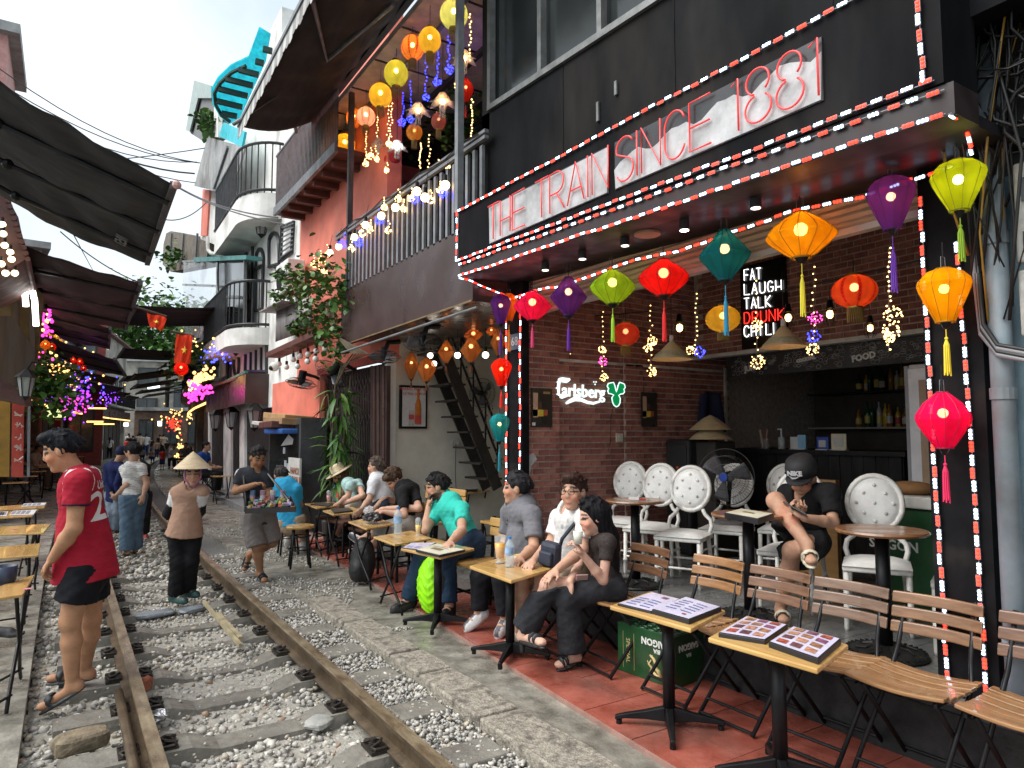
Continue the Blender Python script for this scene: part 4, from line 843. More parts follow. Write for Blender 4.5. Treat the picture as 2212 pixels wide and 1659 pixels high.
menu('closed cream covered menu on the turquoise man table',(d2(1365,1040),d2(1515,995),d2(1710,1040),d2(1530,1078)),ZT,.016,CRM,[(.3,.3,.4,.2,M('brown_ink',(.2,.14,.07),.6,var=.5,vs=60)),(.15,.6,.6,.04,INK)])
menu('lilac menu page under the cream menu',(d2(1265,1025),d2(1330,990),d2(1500,990),d2(1400,1040)),ZT,.006,LIL,TXT[:4])
d4 = lambda x,y: (1371.5 + x * .26454,932.6 + y * .26454)
menu('thick cream covered menu on the round table by the man in the cap',(d4(740,660),d4(870,628),d4(1125,668),d4(1000,708)),.96,.035,CRM,[(.35,.35,.35,.15,MATS['brown_ink'])])
menu('closed dark menu on the girl in the straw hat table',(d2(600,708),d2(655,697),d2(770,703),d2(720,722)),ZT,.012,M('brown_leather',(.05,.035,.028),.5),[]); menu('closed dark menu on the table next to the black bag',(d2(745,742),d2(870,735),d2(900,755),d2(770,770)),ZT,.014,MATS['brown_leather'],[])
b = B(); p = px(1372,1079,Z=.968); pk_ = B().box(p + V((0,0,.01)),(.05,.085,.02),rotm(.4)).obj('cigarette_pack',M('pack_white',(.5,.48,.46),.4,var=.2),None,'white cigarette pack on the bare round table','pack'); B().box(p + V((.01,-.07,.006)),(.03,.05,.012),rotm(.8)).obj('lighter',M('red_plastic',(.4,.03,.02),.4,var=.1),None,'small red lighter beside the cigarette pack','lighter')
# ---- drinks and things on tables
CLR = sheet('clear_plastic',(.75,.8,.82),.28,.1); WAT = sheet('water_plastic',(.6,.72,.8),.35,.08); BCAP = M('blue_cap',(.03,.2,.55),.4,var=0)
def water(label,p,h=.2):
    t = thing('water_bottle',label,'bottle',p,0,'plastic water bottles'); r = h * .155
    B().lathe([(0,0),(r * .9,0),(r,h * .05),(r * .85,h * .3),(r,h * .36),(r,h * .7),(r * .8,h * .8),(r * .35,h * .9),(r * .35,h * .94)],p,14).obj('bottle_body',WAT,t,smooth=True)
    B().cyl(p + V((0,0,h * .93)),p + V((0,0,h)),r * .42,n=10).obj('cap',BCAP,t); B().lathe([(r * 1.02,h * .42),(r * 1.02,h * .66)],p,14).obj('label',M('bottle_label',(.25,.4,.6),.4,var=.4,vs=30),t,smooth=True)
water('water bottle with blue cap beside the glass of juice',px(1101,1225,Z=ZT),.2); water('water bottle with blue cap in front of the boy in black',px(*d2(1228,930),Z=ZT),.24); water('water bottle behind the red can',px(*d2(768,690),Z=ZT),.22)
def juice(label,p,h,glass,liq,straw=None,dome=False):
    t = thing('drink_glass',label,'drink',p); r = h * .21
    B().lathe([(0,.0),(r * .8,0),(r * .8,.01),(r * .5,h * .12),(r * .75,h * .2),(r,h)],p,16).obj('glass',glass,t,smooth=True)
    B().lathe([(0,h * .16),(r * .7,h * .21),(r * .93,h * .72),(0,h * .72)],p,16).obj('liquid',liq,t,smooth=True)
    if dome: B().lathe([(r * 1.02,h),(r * .85,h * 1.14),(r * .4,h * 1.22)],p,14).obj('dome_lid',CLR,t,smooth=True)
    if straw: B().cyl(p + V((0,0,h * .3)),p + V((.02,-.03,h * 1.45)),.004,n=6).obj('straw',straw,t)
juice('tall glass of orange juice on the grey shirted man table',px(1080,1217,Z=ZT),.19,CLR,M('orange_juice',(.75,.38,.06),.3,var=.1)); juice('plastic cup of orange smoothie with dome lid and dark straw',px(*d2(1376,940),Z=ZT),.13,CLR,M('mango_smoothie',(.78,.48,.1),.3,var=.1),BLACK,True)
juice('plastic cup of pink smoothie with dome lid',px(*d2(725,700),Z=ZT),.13,CLR,M('pink_smoothie',(.72,.3,.32),.4,var=.1),None,True)
p = px(*d2(797,700),Z=ZT); t = thing('soda_can','red soda bottle standing next to the pink smoothie','bottle',p); B().lathe([(0,0),(.028,0),(.03,.02),(.03,.09),(.014,.13),(.014,.15)],p,14).obj('body',M('red_can',(.6,.03,.03),.3,.2,var=.1),t,smooth=True); B().cyl(p + V((0,0,.15)),p + V((0,0,.165)),.016,n=10).obj('cap',MATS['red_can'],t); B().lathe([(.0305,.04),(.0305,.07)],p,14).obj('label',WHITEP,t)
p = px(1125,1210,Z=ZT); t = thing('food_box','white open takeaway food box behind the water bottle','box',p); B().box(p + V((0,0,.015)),(.13,.1,.03),rotm(.3)).obj('tray',M('foam_white',(.6,.58,.5),.6,var=.15),t,bevel=.006); B().box(p + V((0,0,.033)),(.09,.07,.012),rotm(.3)).obj('food',M('snack',(.55,.4,.15),.6,var=.4,vs=60),t)
# crumpled black bag
b = B(); p = px(*d2(1045,835),Z=ZT + .02); b.ball((0,0,0),1,26)
for i,q in enumerate(b.v): n_ = .25 * mnoise.noise(q * 3.1) + .18 * mnoise.noise(q * 7); b.v[i] = p + V((q.x * .09,q.y * .12,max(-.02,q.z * .055))) * (1 + n_) + V((0,0,.03))
b.obj('plastic_bag',M('black_plastic',(.015,.015,.018),.22,var=.3,bump=.5,bs=30),None,'crumpled shiny black plastic bag on the folding table','bag')
b = B(); p = px(*d2(1020,760),Z=ZT + .08); b.ball((0,0,0),1,18)
for i,q in enumerate(b.v): b.v[i] = p + V((q.x * .05,q.y * .06,q.z * .05)) * (1 + .5 * mnoise.noise(q * 4))
b.obj('plastic_wrap',sheet('clear_wrap',(.6,.6,.62),.6,.1),None,'crumpled clear plastic wrap on top of the black bag','wrap')
# ---- beer crate
cr_ = thing('beer_crate','green plastic beer crate standing upside down beside the step','crate',(3.1,3.1,0)); GRN = M('crate_green',(.008,.058,.016),.42,var=.25,vs=10,bump=.1,dirt=.35)
a,c,e = px(1335,1447,Z=.006),px(1457,1490,Z=.006),None
u = (c - a); L = u.length; u = u / L; w = V((-u.y,u.x,0)); w = w if w.x > 0 else -w; H_,Wd = .295,.3
Q = lambda s,t_,z: a + u * (s * L) + w * (t_ * Wd) + V((0,0,z))
th = .012
for (p0,p1) in (((0,0),(1,0)),((0,1),(1,1))): B().beam(Q(*p0,H_ / 2) + w * (th / 2 if p0[1] == 0 else -th / 2),Q(*p1,H_ / 2) + w * (th / 2 if p0[1] == 0 else -th / 2),th,H_).obj('side_panel',GRN,cr_,bevel=.003)
for s in (0,1): B().beam(Q(s,.042,H_ / 2) + u * (th / 2 if s == 0 else -th / 2),Q(s,.958,H_ / 2) + u * (th / 2 if s == 0 else -th / 2),th,H_ - .002).obj('end_panel',GRN,cr_,bevel=.003)
B().prism([Q(.03,.03,H_ - .05),Q(.97,.03,H_ - .05),Q(.97,.97,H_ - .05),Q(.03,.97,H_ - .05)],(0,0,.004)).obj('crate_floor',M('crate_hollow',(.004,.02,.008),.7,var=0),cr_)
for i in range(6):
    for j in range(4):
        cc = Q((i + .5) / 6,(j + .5) / 4,0); B().tube([cc + V((.026 * math.cos(k * math.pi / 4),.026 * math.sin(k * math.pi / 4),H_ - .004)) for k in range(8)],.0075,5,closed=True).obj('bottle_ring',GRN,cr_)
for s,t_,ln in ((0,.5,0),): pass
nf = -w; up = V((0,0,1))
text('SAIGON',.055,'lettering',M('crate_white',(.62,.64,.6),.5,var=.1),Q(.68,0,.23) + nf * .003,-u,-up,cr_,depth=.001,bold=.002); text('BIA',.035,'lettering',MATS['crate_white'],Q(.72,0,.185) + nf * .003,-u,-up,cr_,depth=.001,bold=.001)
GOLD = M('crate_gold',(.5,.38,.17),.5,var=.2); text('SPECIAL',.042,'lettering',GOLD,Q(.2,0,.14) + nf * .003,V((0,0,-1)),u,cr_,depth=.001)
for s in (.11,.31): B().tube([Q(s,0,z) + nf * .002 for z in (.03,.14,.25)],.0015,4).obj('gold_line',GOLD,cr_)
b = B(); dr = [(0,.02),(.03,.035),(.05,.06),(.04,.09),(.07,.11),(.09,.14),(.06,.15),(.03,.13),(.0,.14),(.02,.1),(-.01,.08),(.01,.05)]      # curled dragon emblem, tail and mane
b.tube([Q(.68,0,.1) + nf * .003 + u * ((x - .04) * .9) + V((0,0,-(y - .08) * .85)) for x,y in dr],[.004,.009,.012,.011,.013,.014,.01,.009,.008,.01,.008,.003],6)
for k in range(12): 
    x,y = dr[k]; p = Q(.68,0,.1) + nf * .003 + u * ((x - .04) * .9) + V((0,0,-(y - .08) * .85)); d = V((0,0,1)) * math.sin(k * 2.1) + u * math.cos(k * 2.1); b.tube([p,p + d * .022],[.006,.001],5)
b.obj('dragon_emblem',GOLD,cr_,smooth=True)
text('SAIGON',.05,'lettering',MATS['crate_white'],Q(1,.45,.22) + u * .003,V(w) * -1,-up,cr_,depth=.001,bold=.002); text('BIA',.032,'lettering',MATS['crate_white'],Q(1,.45,.17) + u * .003,V(w) * -1,-up,cr_,depth=.001)
# stacked crates at the back right
cx_ = thing('beer_crate','green beer crate with a white lid behind the empty round table','crate',(4.9,2.55,.3)); y_ = px(1985,1100,X=4.9).y
B().span((4.75,y_ - .2,.3),(5.05,y_ + .2,.98)).obj('crate_body',GRN,cx_,bevel=.01); B().span((4.72,y_ - .22,.98),(5.08,y_ + .22,1.06)).obj('lid',WHITEP,cx_,bevel=.01); text('SAIGON',.09,'lettering',MATS['crate_white'],(4.747,y_ + .1,.72),(0,-1,0),(0,0,1),cx_,bold=.002)
b = B(); b.ball((4.9,y_ + .05,1.1),(.14,.16,.05),14); b.obj('brown_cloth',M('tan_cloth',(.25,.13,.05),.9,var=.3),None,'brown cloth bundle on the white lidded crate','cloth',smooth=True)
# ---- big floor fan on a chair
def fan(label,c,axis,r,tilt_stand=None,hub=None,deep=.07,cage=M('fan_cage',(.03,.03,.03),.4,.4,var=0),spokes=56):
    axis = V(axis).normalized(); u = axis.orthogonal().normalized(); v = axis.cross(u); c = V(c); t = thing('fan',label,'fan',c)
    P = lambda a,rr,z: c + (u * math.cos(a) + v * math.sin(a)) * rr + axis * z
    b = B()
    for side in (-1,1):
        for k in range(spokes): a = 2 * math.pi * k / spokes; b.tube([P(a,r * .16,side * deep * 1.0),P(a + .1 * side,r * .6,side * deep * .95),P(a + .14 * side,r * .99,side * .008)],r * .0045,3,caps=False)
        for rr,z in ((.16,1.0),(.45,.98),(.75,.8)): b.tube([P(2 * math.pi * k / 36,r * rr,side * deep * z) for k in range(36)],r * .008,4,closed=True)
    b.tube([P(2 * math.pi * k / 48,r,0) for k in range(48)],r * .018,6,closed=True); b.obj('cage',cage,t)
    b = B()
    for k in range(3):
        a0 = 2 * math.pi * k / 3; b.grid(lambda p,q: P(a0 + lerp(-.45,.5,q) * (1 - .2 * p),r * lerp(.15,.86,p),lerp(-.03,.03,q) * 1.2),5,5)
    b.obj('blade',M('fan_blade',(.1,.1,.11),.35,var=.1),t,smooth=True,solid=.003)
    B().cyl(c - axis * .03,c + axis * .12,r * .13,r * .2,16).obj('motor',BLACK,t,smooth=False); B().cyl(c - axis * (deep + .012),c - axis * (deep - .004),r * .15,n=20).obj('hub',hub or BLACK,t)
    return t,P
fc = px(1568,1030,X=4.68); t,P = fan('big black floor fan with a blue hub standing on a white chair',fc,(1,.45,0),.235,hub=M('blue_badge',(.015,.05,.3),.4,var=0))
B().tube([fc + V((.1,.04,-.02)),fc + V((.06,.03,-.2)),V((fc.x + .06,fc.y + .03,.74))],.02,8).obj('stand',BLACK,t); B().cyl((fc.x + .06,fc.y + .03,.725),(fc.x + .06,fc.y + .03,.75),.13,.11,20).obj('base',M('fan_base',(.2,.2,.2),.5),t)
B().span((4.95,3.15,.3),(5.0,3.5,1.12)).obj('wood_board',wood('dark_ochre_board',(.16,.08,.02),(.24,.13,.04)),None,'ochre wooden board leaning behind the fan','board')
# ================================================================ LANTERNS AND LIGHTS
PROF = {'diamond': [(.2,1),(.24,.94),(.5,.6),(.85,.18),(1,-.02),(.95,-.12),(.6,-.55),(.3,-.9),(.26,-1)],
        'flat': [(.2,1),(.22,.92),(.45,.72),(.8,.35),(.98,.04),(1,-.06),(.88,-.3),(.55,-.7),(.3,-.95),(.28,-1)],
        'drop': [(.3,1),(.38,.97),(.68,.86),(.95,.6),(1,.42),(.93,.18),(.68,-.35),(.42,-.85),(.36,-1)],
        'garlic': [(.2,1),(.3,.92),(.7,.6),(.98,.2),(1,.02),(.9,-.2),(.55,-.7),(.32,-1)],
        'round': [(math.sqrt(max(.06,1 - (1 - i / 9) ** 2)),1 - i / 9) for i in range(19)]}
BULB = glow('warm_bulb',(1,.52,.2),9); BULBD = glow('soft_bulb',(1,.55,.24),5)
GOLDM = M('gold_ring',(.5,.36,.1),.3,.8,var=.1)
def prof_at(pr,z):
    for (r0,z0),(r1,z1) in zip(pr[:-1],pr[1:]):
        if z1 <= z <= z0: return lerp(r0,r1,(z0 - z) / (z0 - z1 + 1e-9))
    return pr[-1][0]
def lantern(label,c,w,h,kind,col,mname,tassel=None,tl=.2,cord=.12,ribs=12,fringe=None,group='silk lanterns',bulb=None,bs=.2,dark=.5,stripes=None,thin=.22,ribc=None):
    c = V(c); r,hh = w / 2,h / 2; t = thing('lantern',label,'lantern',c,0,group); m = silk('silk_' + mname,col,thin); pr = PROF[kind]
    n = ribs * 2 if kind != 'round' else 24
    q = [(pr_[0] * r * (1 + (.012 * (-1) ** i if kind == 'round' else 0)),pr_[1] * hh) for i,pr_ in enumerate(pr)]
    sh = B().lathe(q,c,n,lobe=(.055 if kind != 'round' else 0)).obj('shade',m,t,smooth=(kind == 'round'))
    if kind != 'round':
        rc = ribc or M('rib_' + mname,tuple(x * dark * .6 for x in col),.6,var=0); b = B()
        for k in range(ribs):
            a = 2 * math.pi * k / ribs; b.tube([c + V((r * p_[0] * 1.005 * math.cos(a),r * p_[0] * 1.005 * math.sin(a),hh * p_[1])) for p_ in pr],max(.0012,r * .012),4)
        b.obj('ribs',rc,t)
        for z in (1,-1): B().tube([c + V((r * prof_at(pr,z) * math.cos(k * .5236),r * prof_at(pr,z) * math.sin(k * .5236),z * hh)) for k in range(12)],r * .03,5,closed=True).obj('rim',rc,t)
    else:
        if stripes:
            for k in range(8):
                a = 2 * math.pi * k / 8; b = B(); b.grid(lambda u,v: c + V((1.008 * r * math.sqrt(max(.06,1 - (1 - 2 * v) ** 2)) * math.cos(a + .14 * (u - .5)),1.008 * r * math.sqrt(max(.06,1 - (1 - 2 * v) ** 2)) * math.sin(a + .14 * (u - .5)),hh * (1 - 2 * v))),2,14); b.obj('stripe',silk('silk_stripe_' + mname,stripes,.1),t,smooth=True)
        B().cyl(c + V((0,0,hh * .95)),c + V((0,0,hh * 1.08)),r * .36,n=16).obj('top_ring',GOLDM,t); B().cyl(c + V((0,0,-hh * 1.06)),c + V((0,0,-hh * .94)),r * .34,n=16).obj('bottom_ring',GOLDM,t)
        b = B(); fl_ = tl
        for k in range(22): a = 2 * math.pi * k / 22; b.tube([c + V((r * .33 * math.cos(a),r * .33 * math.sin(a),-hh * 1.04)),c + V((r * .34 * math.cos(a + .1),r * .34 * math.sin(a + .1),-hh * 1.04 - fl_))],[r * .03,r * .022],4)
        b.obj('fringe',fringe or M('gold_fringe',(.3,.21,.05),.6,var=.2),t)
    B().ball(c + V((0,0,hh * .25)),r * bs,10).obj('bulb',bulb or BULB,t,smooth=True)
    if cord:
        top_ = c + V((0,0,hh)); B().tube([top_,top_ + V((0,0,cord))],.003,5).obj('cord',BWIRE,t)
        B().tube([top_ + V((-r * .18,0,0)),top_ + V((-r * .16,0,min(cord,r * .5))),top_ + V((r * .16,0,min(cord,r * .5))),top_ + V((r * .18,0,0))],.0018,4).obj('hanger',ALU,t)
    if tassel is not None:
        tm = M('tassel_' + mname,tassel,.7,var=.15); e = c + V((0,0,-hh)); B().lathe([(r * .2,0),(r * .12,-.02),(.005,-.03)],e,10).obj('finial',BLACK,t); B().tube([e,e + V((0,0,-tl * .4))],.0025,5).ball(e + V((0,0,-tl * .42)),.008,8).obj('tassel_cord',tm,t)
        b = B()
        for k in range(9): a = k * .7; b.tube([e + V((0,0,-tl * .42)),e + V((.009 * math.cos(a),.009 * math.sin(a),-tl * .6)),e + V((.012 * math.cos(a),.012 * math.sin(a),-tl * (1.35 + .06 * math.sin(k * 3))))],.0032,4)
        b.obj('tassel',tm,t)
    return t
def lant(label,x0,x1,y0,y1,X,*a,**k):
    c = px((x0 + x1) / 2,(y0 + y1) / 2,X=X); dd = depth(c); obl = 1.0
    return lantern(label,c,(x1 - x0) * dd / FPX * .97,(y1 - y0) * dd / FPX,*a,**k)
PK,PU,GN,RD,TE,YE,OR,MG = (.85,.02,.16),(.13,.035,.32),(.32,.62,.03),(.85,.02,.02),(.01,.19,.25),(.95,.48,.01),(.9,.25,.02),(.85,.01,.12)
lant('flat pink silk lantern beside the number plate pillar',1108,1192,629,692,3.28,'flat',PK,'pink',(.85,.08,.25),.17)
lant('diamond shaped purple silk lantern between the pink and green ones',1187,1269,599,682,3.28,'diamond',PU,'purple',(.16,.03,.4),.2)
lant('flat lime green silk lantern in the front row',1272,1374,582,657,3.28,'flat',GN,'lime',(.4,.75,.05),.2)
lant('flat red silk lantern in the front row',1377,1490,560,639,3.28,'flat',RD,'red',(.8,.03,.03),.22)
lant('diamond shaped teal silk lantern in the front row',1509,1622,496,606,3.28,'diamond',TE,'teal',(.03,.3,.5),.24)
lant('large flat yellow silk lantern in the front row',1655,1805,458,558,3.28,'flat',YE,'yellow',(.8,.7,.05),.23)
lant('purple drop shaped silk lantern by the right pillar',1875,1975,381,497,3.28,'drop',(.2,.04,.34),'violet',(.14,.03,.4),.22,ribs=10)
lant('yellow green drop lantern caught in the tangled cables',2015,2126,346,457,3.2,'drop',(.5,.55,.01),'olive',(.25,.4,.02),.16,ribs=10,bulb=glow('strong_bulb',(1,.9,.5),14))
lant('yellow drop shaped silk lantern hanging on the right pillar',1986,2094,580,697,3.25,'drop',(.95,.45,.005),'amber',(.8,.6,.03),.17,ribs=10)
lant('magenta silk lantern hanging under the yellow one on the right pillar',1983,2092,847,968,3.25,'garlic',MG,'magenta',(.7,.02,.1),.17,ribs=12)
lant('small purple drop lantern on the number plate pillar',1059,1104,636,700,3.2,'drop',PU,'purple2',(.1,.02,.3),.2,ribs=10)
lant('small orange drop lantern behind the purple one on the number plate pillar',1079,1120,634,694,3.32,'drop',OR,'orange',(.8,.3,.03),.2,ribs=10)
lant('small red drop lantern halfway down the number plate pillar',1060,1106,775,834,3.2,'drop',(.9,.03,.01),'scarlet',(.8,.03,.02),.14,ribs=10)
lant('small teal drop lantern lowest on the number plate pillar',1056,1102,894,953,3.2,'drop',(.02,.3,.35),'aqua',(.02,.25,.3),.19,ribs=10)
PY,PR,PO = (.75,.6,.08),(.75,.1,.06),(.85,.16,.05)
lant('small round yellow paper lantern before the brick wall',1164,1217,719,761,4.3,'round',PY,'paper_yellow',tl=.05,group='round paper lanterns in the cafe',bulb=BULBD)
lant('round brick red paper lantern past the yellow one',1321,1382,697,747,4.3,'round',PR,'paper_red',tl=.08,group='round paper lanterns in the cafe',bulb=BULBD)
lant('round yellow paper lantern below the teal silk lantern',1524,1599,660,718,4.3,'round',PY,'paper_yellow',tl=.06,group='round paper lanterns in the cafe',bulb=BULB)
lant('round orange paper lantern with gold top near the right pillar',1798,1893,594,665,4.3,'round',PO,'paper_orange',tl=.09,group='round paper lanterns in the cafe',stripes=(.6,.03,.05))
# lampshades made of conical hats
HSH = M('painted_hat',(.55,.42,.22),.7,var=.25,vs=10,col2=(.62,.5,.3))
for lab,x,y,w,h in (('painted conical hat lampshade by the beer sign',1262,772,62,36),('painted conical hat lampshade between red and teal lanterns',1451,757,88,40),('painted conical hat lampshade under the neon words',1693,727,96,46)):
    c = px(x,y,X=4.35); k = depth(c) / FPX; r,hh = w / 2 * k,h * k; t = thing('hat_lampshade',lab,'lamp',c,0,'conical hat lampshades'); base = c + V((0,0,-hh / 2))
    B().lathe([(r,0),(r * .55,hh * .48),(r * .1,hh),(0,hh)],base,24).obj('shade',HSH,t,smooth=False); B().lathe([(r * .93,hh * .075),(r * .62,hh * .41)],base + V((0,0,.004)),24).obj('painted_band',M('painted_scene',(.25,.3,.12),.6,var=.9,vs=22,col2=(.5,.45,.4)),t,smooth=False)
    B().cyl(base + V((0,0,hh)),base + V((0,0,hh + .05)),.018,n=10).obj('socket',WHITEP,t); B().tube([base + V((0,0,hh + .05)),base + V((0,0,hh + .4))],.004,5).obj('cord',BWIRE,t); B().ball(base + V((0,0,hh * .4)),.03,10).obj('bulb',BULBD,t)
# cage lamps
for lab,x,y,s in (('cage lamp with glowing bulb left of the round yellow lantern',1468,712,1),('cage lamp over the hat lampshade under the neon words',1703,690,1),('cage lamp beside the pink fairy ball',1793,683,1.05),('cage lamp under the round orange lantern',1880,712,.9),('cage lamp behind the brick red paper lantern',1342,742,.8)):
    c = px(x,y,X=4.9); k = depth(c) / FPX * s; t = thing('cage_lamp',lab,'lamp',c,0,'cage lamps'); r = 13 * k
    B().ball(c + V((0,0,4 * k)),(7 * k,7 * k,9 * k),12).obj('bulb',glow('filament_bulb',(1,.6,.2),3.5),t,smooth=True); b = B()
    for i in range(6): a = i * math.pi / 3; b.tube([c + V((r * .6 * math.cos(a),r * .6 * math.sin(a),18 * k)),c + V((r * math.cos(a),r * math.sin(a),10 * k)),c + V((r * math.cos(a),r * math.sin(a),-12 * k)),c + V((r * .5 * math.cos(a),r * .5 * math.sin(a),-20 * k))],.0022,4)
    for z in (10,-12): b.tube([c + V((r * math.cos(i * .5236),r * math.sin(i * .5236),z * k)) for i in range(12)],.0022,4,closed=True)
    b.obj('cage',BLACK,t); B().cyl(c + V((0,0,16 * k)),c + V((0,0,34 * k)),8 * k,5 * k,10).obj('socket',BLACK,t); B().tube([c + V((0,0,34 * k)),c + V((0,0,60 * k))],.003,5).obj('cord',BWIRE,t)
# fairy light drops: a wire with pin lights and knotted balls of light
FW,FP,FB = glow('fairy_warm',(1,.6,.2),2.6),glow('fairy_pink',(1,.06,.4),2),glow('fairy_blue',(.03,.04,1),3)
def fairy(label,pts,balls,group='fairy light drops',n=14,r=.005,mat=FW,jit=.012,cloud=34):
    """pts: world points of the wire; balls: (centre, radius, material)"""
    pts = [V(p) for p in pts]; t = thing('fairy_lights',label,'fairy lights',pts[0],0,group)
    B().tube(pts,.0012,3).obj('wire',WIRE,t); L = len(pts) - 1
    b = B()
    for i in range(n):
        s = (i + .5) / n * L; k = min(int(s),L - 1); p = pts[k].lerp(pts[k + 1],s - k) + V((R.uniform(-jit,jit),R.uniform(-jit,jit),0)); b.ball(p,r,6)
    b.obj('pin_light',mat,t,kind='stuff')
    for c,rr,m in balls:
        b = B()
        for i in range(cloud):
            d = V((R.gauss(0,1),R.gauss(0,1),R.gauss(0,.85))).normalized(); b.ball(V(c) + d * rr * R.uniform(.75,1),r * R.uniform(.6,1),5)
        b.obj('light_ball',m,t,kind='stuff')
    return t
def drop(label,x,y0,y1,X,balls,**k):
    fairy(label,[px(x,y,X=X) for y in np.linspace(y0,y1,5)],[(px(bx,by,X=X),br * depth(px(bx,by,X=X)) / FPX,m) for bx,by,br,m in balls],**k)
drop('fairy light drop with two warm balls under the purple lantern',1225,685,800,4.0,[(1227,768,10,FW),(1224,798,11,FW)])
drop('fairy light drop with warm and pink balls under the lime lantern',1302,668,818,4.0,[(1301,756,9,FW),(1303,780,10,FP),(1305,815,9,FW)])
drop('fairy light drop with three warm balls under the red lantern',1405,655,805,4.0,[(1409,738,11,FW),(1400,752,11,FW),(1408,803,12,FW)])
drop('fairy light drop with a blue ball left of the teal lantern',1503,630,770,4.0,[(1492,757,10,FW),(1511,760,13,FB)])
drop('fairy light drop with warm balls in front of the neon words',1635,600,790,4.0,[(1636,702,12,FW),(1636,782,16,FW)])
drop('fairy light drop with pink, blue and warm balls right of the neon words',1758,570,765,4.0,[(1761,688,15,FP),(1757,726,15,FB),(1755,755,14,FW)])
drop('fairy light drop with crescent balls by the right pillar',1920,530,760,3.6,[(1930,680,20,FW),(1925,715,20,FW),(1922,728,12,FW)],n=22)
# ================================================================ NEXT BUILDINGS ON THE RIGHT
def pan(name,mat,parent,pts,X=None,Y=None,th=.05,**k):
    q = [px(x,y,X=X,Y=Y) for x,y in pts]; return B().prism(q,(th,0,0) if X is not None else (0,th,0)).obj(name,mat,parent,**k)
LEAFM = [M('leaf_green_%d' % i,c,.45,var=.3,vs=9,spec=.4) for i,c in enumerate(((.045,.12,.022),(.07,.17,.03),(.03,.085,.02),(.11,.2,.04)))]
def leaf_mesh(i,L=1.0,w=.3,droop=.25):
    b = B(); n = 5; b.v = []
    for k in range(n + 1):
        t = k / n; ww = w * math.sin(math.pi * min(1,t * .93 + .05)) ** .8; y = L * t; z = -droop * L * t * t; b.v += [V((-ww / 2,y,z + .12 * ww)),V((0,y,z)),V((ww / 2,y,z + .12 * ww))]
    for k in range(n): a = 3 * k; b.f += [(a,a + 1,a + 4,a + 3),(a + 1,a + 2,a + 5,a + 4)]; b.m += [0,0]
    return b.mesh('leaf',LEAFM[i],True)
IVY = [leaf_mesh(i,1,.85,.2) for i in range(4)]; LONG = [leaf_mesh(i,1,.17,.55) for i in range(4)]
def scatter_leaves(t,cpts,n,size,meshes,spread=.1,up=.0,limit=290):
    rest = B(); cnt = 0
    for k in range(n):
        c = cpts[R.randrange(len(cpts))]; p = c[0] + V((R.gauss(0,c[1]),R.gauss(0,c[1]),R.gauss(0,c[1]))); s = size * R.uniform(.6,1.3)
        rot = rotm(R.uniform(0,6.28),R.uniform(-1.1,.5) + up,R.uniform(-.5,.5)); i = R.choices(range(4),(4,4,3,2))[0]
        if cnt < limit:
            o = link('leaf',meshes[i],t); o.location = p; o.scale = (s,s,s); o.rotation_euler = rot.to_euler(); o.matrix_parent_inverse = Matrix.Translation(-t.location); cnt += 1
        else:
            me = meshes[i]; o_ = len(rest.v); rest.v += [p + rot @ (v.co * s) for v in me.vertices]; rest.f += [tuple(o_ + j for j in f.vertices) for f in me.polygons]; rest.m += [i] * len(me.polygons)
    if rest.v: rest.obj('foliage',LEAFM,t,kind='stuff',smooth=True)
CREAM = M('cream_plaster',(.6,.57,.49),.8,var=.12,vs=4,bump=.1,dirt=.2); BRN = M('brown_fascia_panel',(.036,.019,.018),.35,.0,var=.25,vs=4,col2=(.058,.033,.03))
CORAL = M('coral_plaster',(.72,.2,.14),.75,var=.15,vs=3,bump=.12,bs=30,dirt=.25); WPL = M('white_plaster',(.74,.74,.71),.8,var=.15,vs=3,bump=.15,dirt=.45)
STEEL = M('grey_steel',(.2,.21,.22),.45,.5,var=.2,vs=15,dirt=.4); RBROWN = M('red_brown_paint',(.1,.03,.022),.6,var=.3,vs=6,dirt=.3)
# ---- stair cafe (y 5.36 .. 8.3)
hc = thing('stair_cafe_building','narrow open fronted house with steel stairs and brown fascia','building',(3.4,6.8,0)); FXc = 3.02
pan('fascia',BRN,hc,((738,631),(735,748),(1021,649),(1021,482)),X=FXc,th=.06)
q0,q1 = px(735,748,X=FXc),px(1021,649,X=FXc)
B().beam(q0 + V((-.006,0,0)),q1 + V((-.006,0,0)),.014,.014).obj('fascia_edge',M('brass_edge',(.3,.22,.12),.4,.6),hc)
B().tube([px(738,762,X=2.92),px(1031,664,X=2.92)],.014,8).obj('awning_rod',STEEL,hc)
B().span((3.03,5.36,2.66),(5.6,8.5,2.72)).obj('ceiling',M('dark_glossy_ceiling',(.05,.04,.035),.3,var=.2),hc)
B().span((3.08,5.38,2.72),(5.6,8.6,3.05)).obj('floor_slab',RBROWN,hc)
B().span((3.2,5.36,-.1),(5.8,8.5,.1)).obj('house_floor',FLOORT,hc)
B().span((3.45,8.3,.1),(5.7,8.42,2.66)).obj('side_wall',CREAM,hc); B().span((5.6,5.36,.1),(5.72,8.3,2.66)).obj('back_wall',CREAM,hc); B().span((3.475,5.405,.1),(5.6,5.45,2.66)).obj('side_wall',CREAM,hc)
pan('pilaster',WPL,hc,((838,770),(836,1060),(853,1060),(856,770)),Y=8.24,th=.1)
pan('door_panel',M('dark_brown_door',(.03,.016,.014),.4,var=.3),hc,((800,790),(800,1060),(834,1060),(836,790)),X=3.36,th=.05)
for x in (806,815,826): pan('door_rail',M('door_edge',(.06,.035,.03),.35,var=.2),hc,((x,790),(x,1060),(x + 3,1060),(x + 3,790)),X=3.345,th=.016)
st = thing('steel_staircase','steep black steel staircase against the cream wall','staircase',(4.8,7.6,.1)); SY = 7.55
